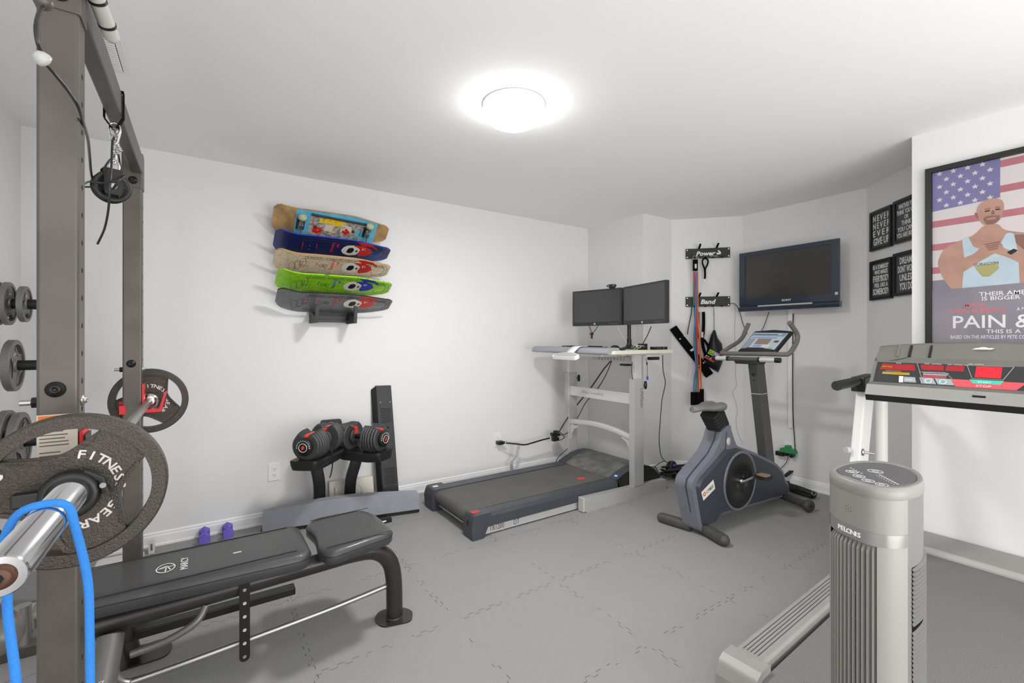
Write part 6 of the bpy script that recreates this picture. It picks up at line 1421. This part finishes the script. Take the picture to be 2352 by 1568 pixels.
for s, yc in ((1, .958), (-1, .055)):
    mb = MB(); x1, x0 = 2.855, 2.635
    mb.hexa([(x0, yc-.022, .08), (x0+.125, yc-.022, .08), (x0+.125, yc+.022, .08), (x0, yc+.022, .08)], [(x1+.005, yc-.022, 1.03), (x1+.130, yc-.022, 1.03), (x1+.130, yc+.022, 1.03), (x1+.005, yc+.022, 1.03)], m_wht2); mb.build('upright', t2, bevel=.006)
    mb = MB(); mb.cyl((2.56, yc, 1.045), (2.86, yc, 1.056), .0235, m_blk, seg=24); mb.cyl((2.559, yc, 1.045), (2.5575, yc, 1.045), .0225, m_rub, seg=24); mb.cyl((2.5577, yc, 1.045), (2.5565, yc, 1.045), .004, m_hole, seg=8); mb.build('handrail', t2, bevel=.002)
    mb = MB(); mb.hexa([(2.81, yc-.03, 1.075), (2.81, yc+.03, 1.075), (2.81, yc+.03, 1.00), (2.81, yc-.03, 1.00)], [(3.0, yc-.03, 1.085), (3.0, yc+.03, 1.085), (3.0, yc+.03, 1.00), (3.0, yc-.03, 1.00)], m_blk); mb.build('rail_socket', t2, bevel=.006)
mb = MB(); kp = P(1981, 1038, Y=.936); mb.lathe([(.018, 0), (.018, .006), (.008, .009), (.006, .010), (.0055, .045), (.003, .05)], (kp.x+.0, .936, kp.z), (.25, -.97, 0), m_steel, 20); mb.build('lock_pin', t2)
mb = MB(); kp = P(1947, 1032, Y=.99); mb.cyl((kp.x, .982, kp.z), (kp.x-.02, .992, kp.z), .016, m_grip, seg=16); mb.build('knob', t2)
mb = MB(); mb.cyl((3.20, .975, .06), (3.20, .975, 1.02), .028, m_wht2, seg=24); mb.build('support_tube', t2)
mb = MB(); mb.tube([V((2.95, .96, 1.02)), V((3.20, .975, 1.02))], .02, m_wht2, 12); mb.build('support_arm', t2)
# console: cross-section in X-Z swept along -Y
YC0, YC1 = .885, .14
def cpt(x, z, y):
    t = (YC0-y)/(YC0-YC1); crown = .022*(1-(2*t-1)**2) if z > 1.2 else 0
    return V((x, y, z+crown))
prof = [(2.700, .985), (2.690, 1.003), (2.712, 1.052), (2.742, 1.062), (2.805, 1.160), (2.822, 1.172), (2.835, 1.182), (2.880, 1.232), (2.905, 1.238), (2.935, 1.22), (2.90, 1.02), (2.84, .985)]
NY = 16
mb = MB(); ys = [YC0-(YC0-YC1)*i/NY for i in range(NY+1)]
mb.loft([[cpt(x, z, y) for x, z in prof] for y in ys], m_tgd, smooth=False); mb.build('console_housing', t2, bevel=.004)
mb = MB(); pr2 = [(2.686, 1.004), (2.709, 1.053), (2.712, 1.052), (2.690, 1.003)]
mb.loft([[cpt(x, z, y) for x, z in pr2] for y in ys], m_tg, smooth=False); mb.build('front_band', t2)
mb = MB(); pr3 = [(2.699, .975), (2.686, 1.003), (2.70, 1.004), (2.80, .99), (2.80, .975)]
mb.loft([[cpt(x, z, y) for x, z in pr3] for y in ys], m_blk, smooth=False); mb.build('lower_edge', t2)
# control face (u along -Y 0..1 over the console width, v up the panel)
pa_, pb_ = V((2.742, 0, 1.062)), V((2.805, 0, 1.160)); pn = V((-(pb_-pa_).z, 0, (pb_-pa_).x)).normalized()
def cf(u_, v_, l=0):
    y = YC0-(YC0-YC1)*u_; q = pa_+(pb_-pa_)*v_; r = cpt(q.x, q.z, y); return r+pn*(.0012+l)
def cpoly(pts, m, l, nm, par=None):
    mb = MB(); mb.poly([cf(a, b, l) for a, b in pts][::-1], m); return mb.build(nm, par or t2)
m_pnl = mat('panel_black', '2f3032', .3); m_disp = mat('red_display', 'a01f26', .3, var=.15, vscale=200); m_btn = mat('button_blue_grey', '9ba6ab', .4); m_teal = mat('button_teal', '3fc1ac', .4); m_stop = mat('stop_coral', 'e5525a', .4); m_dred = mat('matrix_red', 'd3202c', .3, emit=.15)
mb = MB()
N2 = 24
for i in range(N2): mb.poly([cf(.02+.96*i/N2, .02, 0), cf(.02+.96*i/N2, .98, 0), cf(.02+.96*(i+1)/N2, .98, 0), cf(.02+.96*(i+1)/N2, .02, 0)], m_pnl)
pnl = mb.build('control_panel', t2)
def sym(pts, m, l, nm): cpoly(pts, m, l, nm); cpoly([(1-a, b) for a, b in pts][::-1], m, l, nm)
cpoly([(.04, .62), (.05, .90), (.215, .90), (.225, .62)], m_disp, .0006, 'red_display')
cpoly([(.255, .68), (.245, .92), (.355, .92), (.355, .68)], m_disp, .0006, 'red_display'); cpoly([(.37, .68), (.37, .92), (.45, .92), (.45, .68)][:4], m_disp, .0006, 'red_display') if False else None
cpoly([(.365, .68), (.365, .92), (.46-.015, .92), (.445, .68)], m_disp, .0006, 'red_display')
cpoly([(1-.445, .68), (1-.445, .92), (1-.355, .92), (1-.365, .68)][::1], m_disp, .0006, 'red_display') if False else None
cpoly([(.685, .66), (.685, .90), (.80, .90), (.80, .66)], m_disp, .0006, 'red_display')
cpoly([(.495, .46), (.495, .93), (.60, .93), (.60, .46)], m_dred, .0006, 'dot_matrix')
mb = MB()
for a, b in (((.455, .96), (.645, .96)), ((.645, .96), (.61, .40)), ((.61, .40), (.485, .40)), ((.485, .40), (.455, .96))): mb.tube([cf(a[0], a[1], .001), cf(b[0], b[1], .001)], .0016, m_tg, 6)
for pts in ([(.225, .98), (.275, .05)], [(.245, .58), (.365, .60), (.405, .30)], [(.75, .30), (.69, .58), (.86, .60)]):
    for a, b in zip(pts[:-1], pts[1:]): mb.tube([cf(a[0], a[1], .001), cf(b[0], b[1], .001)], .0016, m_tg, 6)
mb.build('panel_outline', t2)
cpoly([(.265, .06), (.250, .33), (.315, .33), (.335, .06)], m_btn, .0008, 'button'); cpoly([(.342, .06), (.322, .33), (.395, .33), (.415, .06)], m_btn, .0008, 'button')
cpoly([(.70, .06), (.725, .33), (.80, .33), (.79, .06)], m_btn, .0008, 'button'); cpoly([(.80, .06), (.81, .33), (.88, .33), (.88, .06)], m_btn, .0008, 'button')
cpoly([(.42, .02), (.395, .33), (.47, .33), (.66, .33), (.70, .02)][0:2]+[(.70, .33), (.665, .02)], m_stop, .0008, 'stop_button')
cpoly([(.49, .20), (.475, .36), (.615, .36), (.60, .20)], m_teal, .0012, 'start_button')
mb = MB()
def ct(tx, u_, v_, sz, m=m_whit, sq=1.2): mb.text(tx, cf(u_, v_, .0014), -Y_, (pb_-pa_).normalized(), sz, m, .0002, squeeze=sq)
ct('STOP', .505, .065, .013, sq=1.5); ct('START', .51, .235, .010, sq=1.4)
ct('PACE    AVG PACE', .262, .945, .006); ct('DIST / INCLINE / LAPS', .37, .945, .006); ct('TIME / SEGMENT', .46, 1.0, .0055); ct('SPEED', .69, .93, .006); ct('PULSE', .12, .93, .006); ct('HEART RATE', .05, .74, .007, m_lg, 1.0)
ct('PERFORMANCE PROGRAMS', .262, .535, .006); ct('PULSE PROGRAMS', .075, .54, .006, m_syel); ct('ENTER', .185, .17, .007)
mb.build('panel_lettering', t2)
for u_, v_, up_ in ((.295, .19, -1), (.362, .19, 1), (.745, .19, 1)):
    mb = MB(); mb.torus(cf(u_, v_, .0012), pn, .011, .0013, m_whit); mb.poly([cf(u_-.008, v_-.05*up_, .0018), cf(u_, v_+.08*up_, .0018), cf(u_+.008, v_-.05*up_, .0018)], m_teal); mb.build('arrow_key', t2)
def bar(u0, u1, v1, v0, m): cpoly([(u0, v0), (u0, v1), (u1, v1), (u1, v0)], m, .0012, 'program_bar')
for k in range(4): bar(.265, .375, .50-k*.055, .475-k*.055, m_pk if k else m_whit)
for k in range(2): bar(.06, .20, .50-k*.06, .47-k*.06, m_syel)
for k in range(3): bar(.71, .84, .52-k*.10, .49-k*.10, m_whit)
cpoly([(.045, .04), (.045, .32), (.135, .32), (.150, .04)], m_pnl, .0012, 'side_label'); cpoly([(.18, .08), (.175, .32), (.23, .32), (.24, .08)], m_btn, .0012, 'button'); cpoly([(.155, .05), (.150, .34), (.172, .34), (.177, .05)], m_whit, .0012, 'small_button')
# cup ribs and logo on the upper deck
for i, u_ in enumerate((.105, .165, .265)):
    mb = MB(); y = YC0-(YC0-YC1)*u_; mb.hexa([(2.838, y, 1.184), (2.838, y-.012, 1.184), (2.880, y-.012, 1.236), (2.880, y, 1.236)], [(2.832, y-.002, 1.190), (2.832, y-.010, 1.190), (2.872, y-.010, 1.244), (2.872, y-.002, 1.244)], m_blk if i else m_tgd); mb.build('holder_rib', t2, bevel=.001)
mb = MB(); mb.tube(smooth_path([V((2.815, YC0-.006, 1.18)), V((2.812, YC0-.004, 1.165)), V((2.812, YC0-.04, 1.163)), V((2.82, YC0-.09, 1.172)), V((2.838, YC0-.125, 1.186))], 5), .0016, m_cable, 6); mb.build('tether', t2)
mb = MB(); l0 = cpt(2.856, 1.206, YC0-(YC0-YC1)*.51); un_ = V((-.75, 0, .65)).normalized(); mb.prism([(-.035, -.004), (.025, -.004), (.035, .004), (-.022, .004)], l0+un_*.003, -Y_, V((.65, 0, .75)), un_*.001, m_whit); mb.tube(smooth_path([l0+un_*.004+Y_*.02, l0+un_*.004+V((.004, 0, .006)), l0+un_*.004-Y_*.015+V((.002, 0, .002))], 5), .0016, m_whit, 6); mb.build('maker_emblem', t2)
mb = MB(); y = YC0-(YC0-YC1)*.53; s0 = cpt(2.703, 1.030, y); mb.box(s0.x-.006, s0.x+.006, y-.02, y+.02, s0.z-.004, s0.z+.006, m_hole); mb.build('key_slot', t2)

# ================================================================= tower fan in the foreground
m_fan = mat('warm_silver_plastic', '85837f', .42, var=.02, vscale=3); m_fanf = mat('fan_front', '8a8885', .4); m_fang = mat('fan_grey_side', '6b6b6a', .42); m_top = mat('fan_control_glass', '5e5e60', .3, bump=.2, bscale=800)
FC = V((1.445, .448))
fan = thing('tower_fan', (FC.x, FC.y, 0), 'tall warm-grey tower fan standing in the foreground right', 'tower fan')
# outline in local axes: f = facing direction (front), s = sideways
fdir = V((-.83, .33)).normalized(); fdir = V((-.90, -.02)).normalized()
outl = [(1.376, .531), (1.456, .537), (1.532, .522), (1.578, .492), (1.592, .455), (1.572, .415), (1.520, .380), (1.450, .358), (1.385, .356), (1.335, .366), (1.305, .385), (1.291, .415), (1.300, .455), (1.325, .500)]
sm = [V((p.x, p.y)) for p in smooth_path([V((x, y, 0)) for x, y in outl], 6, True)]
def fr(k, z, dk=0): return [V((FC.x+(p.x-FC.x)*k, FC.y+(p.y-FC.y)*k, z)) for p in sm]
mb = MB(); mb.loft([fr(1.0, .903), fr(1.004, .904), fr(1.004, .919), fr(1.002, .921), fr(.972, .9305), fr(.967, .931), fr(.872, .931), fr(.867, .9305), fr(.845, .927)], m_fan); mb.build('top_rim', fan)
mb = MB(); mb.loft([fr(.835, .9275), fr(.83, .9300), fr(.815, .9305)], m_top); tp = mb.build('control_top', fan)
for x, y, r in ((1.395, .488, .0125), (1.365, .462, .0125), (1.340, .435, .0125), (1.330, .405, .0125), (1.450, .455, .016)):
    mb = MB(); mb.torus((x, y, .9305), Z_, r, .0006, m_whit, 28, 5); mb.torus((x, y, .9305), Z_, r*.42, .0005, m_whit, 16, 5); mb.build('touch_key', tp)
mb = MB(); random.seed(4)
for k in range(8): q = V((1.345+k*.004, .372+.0, .931)); a = V((1.418, .435, .9306))+(V((1.365, .385, .9306))-V((1.418, .435, .9306)))*k/7; mb.prism(rrect(.0035, .005, .001, 1), a, X_, Y_, Z_*.0005, m_whit); b = a+V((-.010, .004, 0)); mb.prism(rrect(.0025, .0015, .0005, 1), b, X_, Y_, Z_*.0005, m_whit)
for k in range(5): a = V((1.432, .503, .9306))+(V((1.398, .468, .9306))-V((1.432, .503, .9306)))*k/4; mb.prism(rrect(.003, .004, .001, 1), a, X_, Y_, Z_*.0005, m_whit)
mb.build('indicator_light', tp)
# which points belong to the front shell: those left of the seam
n = len(sm); ang = [math.atan2(p.y-FC.y, p.x-FC.x) for p in sm]
seam_a = math.atan2(.372-FC.y, 1.365-FC.x)
front_i = [i for i in range(n) if not (seam_a < ang[i] < 1.35)]
# order them contiguous: start after the gap
st = next(i for i in range(n) if i in front_i and (i-1) % n not in front_i); fi = []
i = st
while i in front_i: fi.append(i); i = (i+1) % n
if i == st: pass
bi = [k % n for k in range(fi[-1], fi[0]+n+1)] if fi[-1] < fi[0]+n else []
bi = [k % n for k in range(fi[-1], (fi[0] if fi[0] > fi[-1] else fi[0]+n)+1)]
def skin(mb, idx, z0, z1, m, k=1.0, zs=1, thick=0):
    P0 = [[V((FC.x+(sm[i].x-FC.x)*k, FC.y+(sm[i].y-FC.y)*k, z)) for i in idx] for z in (z0, z1)]
    mb.loft(P0, m, smooth=True, closed=False, cap=False)
def pxof(p, z):                                   # screen column of a point, only to decide where the seam falls
    d = p.x*VD[0]+p.y*VD[1]; return CX+FP*(p.x*RD[0]+p.y*RD[1])/d
mb = MB(); skin(mb, fi, .823, .905, m_fan, .997)
mb.build('upper_shell', fan)
mb = MB(); skin(mb, fi, .793, .823, mat('satin_band', '8a8886', .18, metal=.25), 1.0); bd = mb.build('name_band', fan)
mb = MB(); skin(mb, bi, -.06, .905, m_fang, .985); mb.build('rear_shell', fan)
# arc-length helper over the front outline
fp = [sm[i] for i in fi]
if fp[0].x > fp[-1].x and False: fp = fp[::-1]
cum = [0]
for a, b in zip(fp[:-1], fp[1:]): cum.append(cum[-1]+(b-a).length)
def fo(s, k=1.0):
    s = max(0, min(cum[-1]-1e-6, s)); j = max(i for i in range(len(cum)) if cum[i] <= s); j = min(j, len(fp)-2)
    t = (s-cum[j])/max(1e-9, cum[j+1]-cum[j]); p = fp[j]*(1-t)+fp[j+1]*t; d = (fp[j+1]-fp[j]).normalized()
    n_ = V((d.y, -d.x)); 
    if n_.dot(p-FC) < 0: n_ = -n_
    return p, d, n_
# smooth panel near the seam, border strip at the far side, recessed grille between
def s_at(px):
    best = min(range(400), key=lambda q: abs(pxof(fo(cum[-1]*q/399)[0], 0)-px)+(0 if fo(cum[-1]*q/399)[0].dot(V((VD[0], VD[1]))) < FC.dot(V((VD[0], VD[1])))+.03 else 1e4)); return cum[-1]*best/399
sa, sb, se = s_at(1908), s_at(2014), s_at(2077)
if sa > sb: pass
def strip_skin(s0, s1, z0, z1, m, inset=0., n=16, nm='panel'):
    mb = MB(); rr = []
    for z in (z0, z1):
        ring = []
        for k in range(n+1):
            p, d, n_ = fo(s0+(s1-s0)*k/n); p = p-n_*inset; ring.append(V((p.x, p.y, z)))
        rr.append(ring)
    mb.loft(rr, m, True, False, cap=False); return mb
strip_skin(sb, (cum[-1] if sb > sa else 0), -.06, .793, m_fanf, .0005).build('front_panel', fan)
strip_skin(sa, (0 if sa < sb else cum[-1]), -.06, .793, m_fanf, .0005).build('side_border', fan)
m_fgr = mat('grille_recess', '7b7976', .5); m_fdk = mat('grille_dark', '0b0b0b', .9, spec=.1)
mb = strip_skin(sa, sb, -.06, .793, m_fgr, .009); gr_ = mb.build('grille_recess', fan)
strip_skin(sa+(sb-sa)*.24, sa+(sb-sa)*.70, .08, .715, m_fdk, .0068).build('air_opening', fan)
for k in range(12):
    s_ = sa+(sb-sa)*(k+.35)/12; p, d, n_ = fo(s_); hw = .0026
    a, b, c, e = p-d*hw-n_*.0085, p+d*hw-n_*.0085, p+d*hw*.7, p-d*hw*.7
    mb = MB(); t_ = [(a, .787), (b, .787), (c-n_*.004, .780), (e-n_*.004, .780)]
    zb_, zt_ = -.055, .775
    mb.hexa([V((q.x, q.y, zb_)) for q in (a, b, c, e)], [V((a.x, a.y, .790)), V((b.x, b.y, .790)), V((c.x, c.y, .774)), V((e.x, e.y, .774))], m_fan); mb.build('grille_rib', gr_)
for z in (.700, .664, .601, .540, .478, .416, .354, .292, .230, .168):
    mb = MB(); pts = []
    for k in range(9):
        p, d, n_ = fo(sa+(sb-sa)*(.22+.50*k/8)); p = p-n_*.0065; pts.append(V((p.x, p.y, z)))
    mb.tube(pts, .0009, m_fanf, 6); mb.build('grille_wire', gr_)
# lettering on the band, following its curve
s0_, s1_ = s_at(1925), s_at(1977)
tx = 'PELONIS'; wts = [1, 1, .95, 1.2, 1.15, .55, 1]; tot = sum(wts); acc = 0
mb = MB()
for ch, w_ in zip(tx, wts):
    s_ = s0_+(s1_-s0_)*(acc+w_/2)/tot; acc += w_; p, d, n_ = fo(s_); d3 = V((d.x, d.y, 0))*(1 if s1_ > s0_ else -1)
    mb.text(ch, V((p.x, p.y, .8025))+V((n_.x, n_.y, 0))*.0006, d3, Z_, .0155, m_whit, .0003, 'CENTER', squeeze=1.15, bold=.02)
mb.build('lettering', bd)
mb = MB()
sp0 = s_at(1949); 
for a, b in ((0, 0), (.006, .004), (-.006, .004), (.006, -.004), (-.006, -.004), (0, .008), (0, -.008)):
    p, d, n_ = fo(sp0+a); q = V((p.x, p.y, .862+b)); mb.cyl(q-V((n_.x, n_.y, 0))*.001, q+V((n_.x, n_.y, 0))*.0004, .0009, m_dark, seg=8)
mb.build('speaker_hole', fan)
# rear side louvres
rp = [sm[i]*1.0 for i in bi]
lo_ = [FC+(p-FC)*.985 for p in rp]
vis = [p for p in lo_ if pxof(p, 0) > 2093 and p.dot(V((VD[0], VD[1]))) < FC.dot(V((VD[0], VD[1])))+.06]
mb = MB()
for k in range(62):
    z = .735-k*.0106
    if k == 13: continue
    rr = []
    for j, p in enumerate(vis):
        o_ = (p-FC).normalized(); t = j/(len(vis)-1); lift = .010*math.sin(t*PI/2)
        if pxof(vis[0], 0) > pxof(vis[-1], 0): lift = .010*math.cos(t*PI/2)
        rr.append([V((p.x+o_.x*a, p.y+o_.y*a, z+lift+b)) for a, b in ((.0004, .0040), (.0055, .0012), (.0055, -.0004), (.0004, .0012))])
    mb.loft(rr, m_fang, False)
mb.build('side_louvres', fan)
mb = MB(); rr = [[V((FC.x+(p.x-FC.x)*1.003, FC.y+(p.y-FC.y)*1.003, z)) for p in vis] for z in (.085, .742)]
mb.loft(rr, m_fdk, True, False, cap=False); mb.build('louvre_opening', fan)
mb = MB(); mb.prism([(FC.x+.148*math.cos(a), FC.y+.148*math.sin(a)) for a in [2*PI*i/48 for i in range(48)]], (0, 0, -.0785), X_, Y_, (0, 0, .022), m_fang); mb.build('base', fan, bevel=.006)
# bring the finished fan to its true size: .879 m column on a floor-level foot
KF = .942; FT = Matrix.Translation((0, 0, CAMZ*(1-KF))) @ Matrix.Scale(KF, 4)
def bake(o):
    for ch in o.children: ch.data.transform(FT); bake(ch)
bake(fan); fan.location = (FC.x*KF, FC.y*KF, 0)


# ================================================================= groups of repeats
GR = {'skateboard_deck': 'decks on the wall rack', 'adjustable_dumbbell': 'dumbbells on the tray stand', 'monitor': 'monitors on the pole stand', 'framed_quote': 'framed quote prints on the angled wall',
      'resistance_tube': 'resistance tubes hanging from the hook rail', 'hook_rail': 'hook rails on the angled wall', 'wall_outlet': 'white wall outlets', 'monitor_cable': 'cables under the monitors',
      'desk_power_cable': 'power cables behind the desk', 'desk_cable': 'cables hanging from the desk', 'wall_cable': 'wires on the angled wall', 'tv_cable': 'cables below the television'}
for o in list(C.objects):
    if o.parent is None and o.get('label'):
        b = o.name.split('.')[0]
        if b in GR: o['group'] = GR[b]
        if b == 'weight_plate': o['group'] = 'plates on the barbell' if 'barbell' in o['label'] else 'small plates on the storage pegs'
        if b == 'hex_dumbbell' and 'purple' in o['label']: o['group'] = 'purple dumbbells by the baseboard'
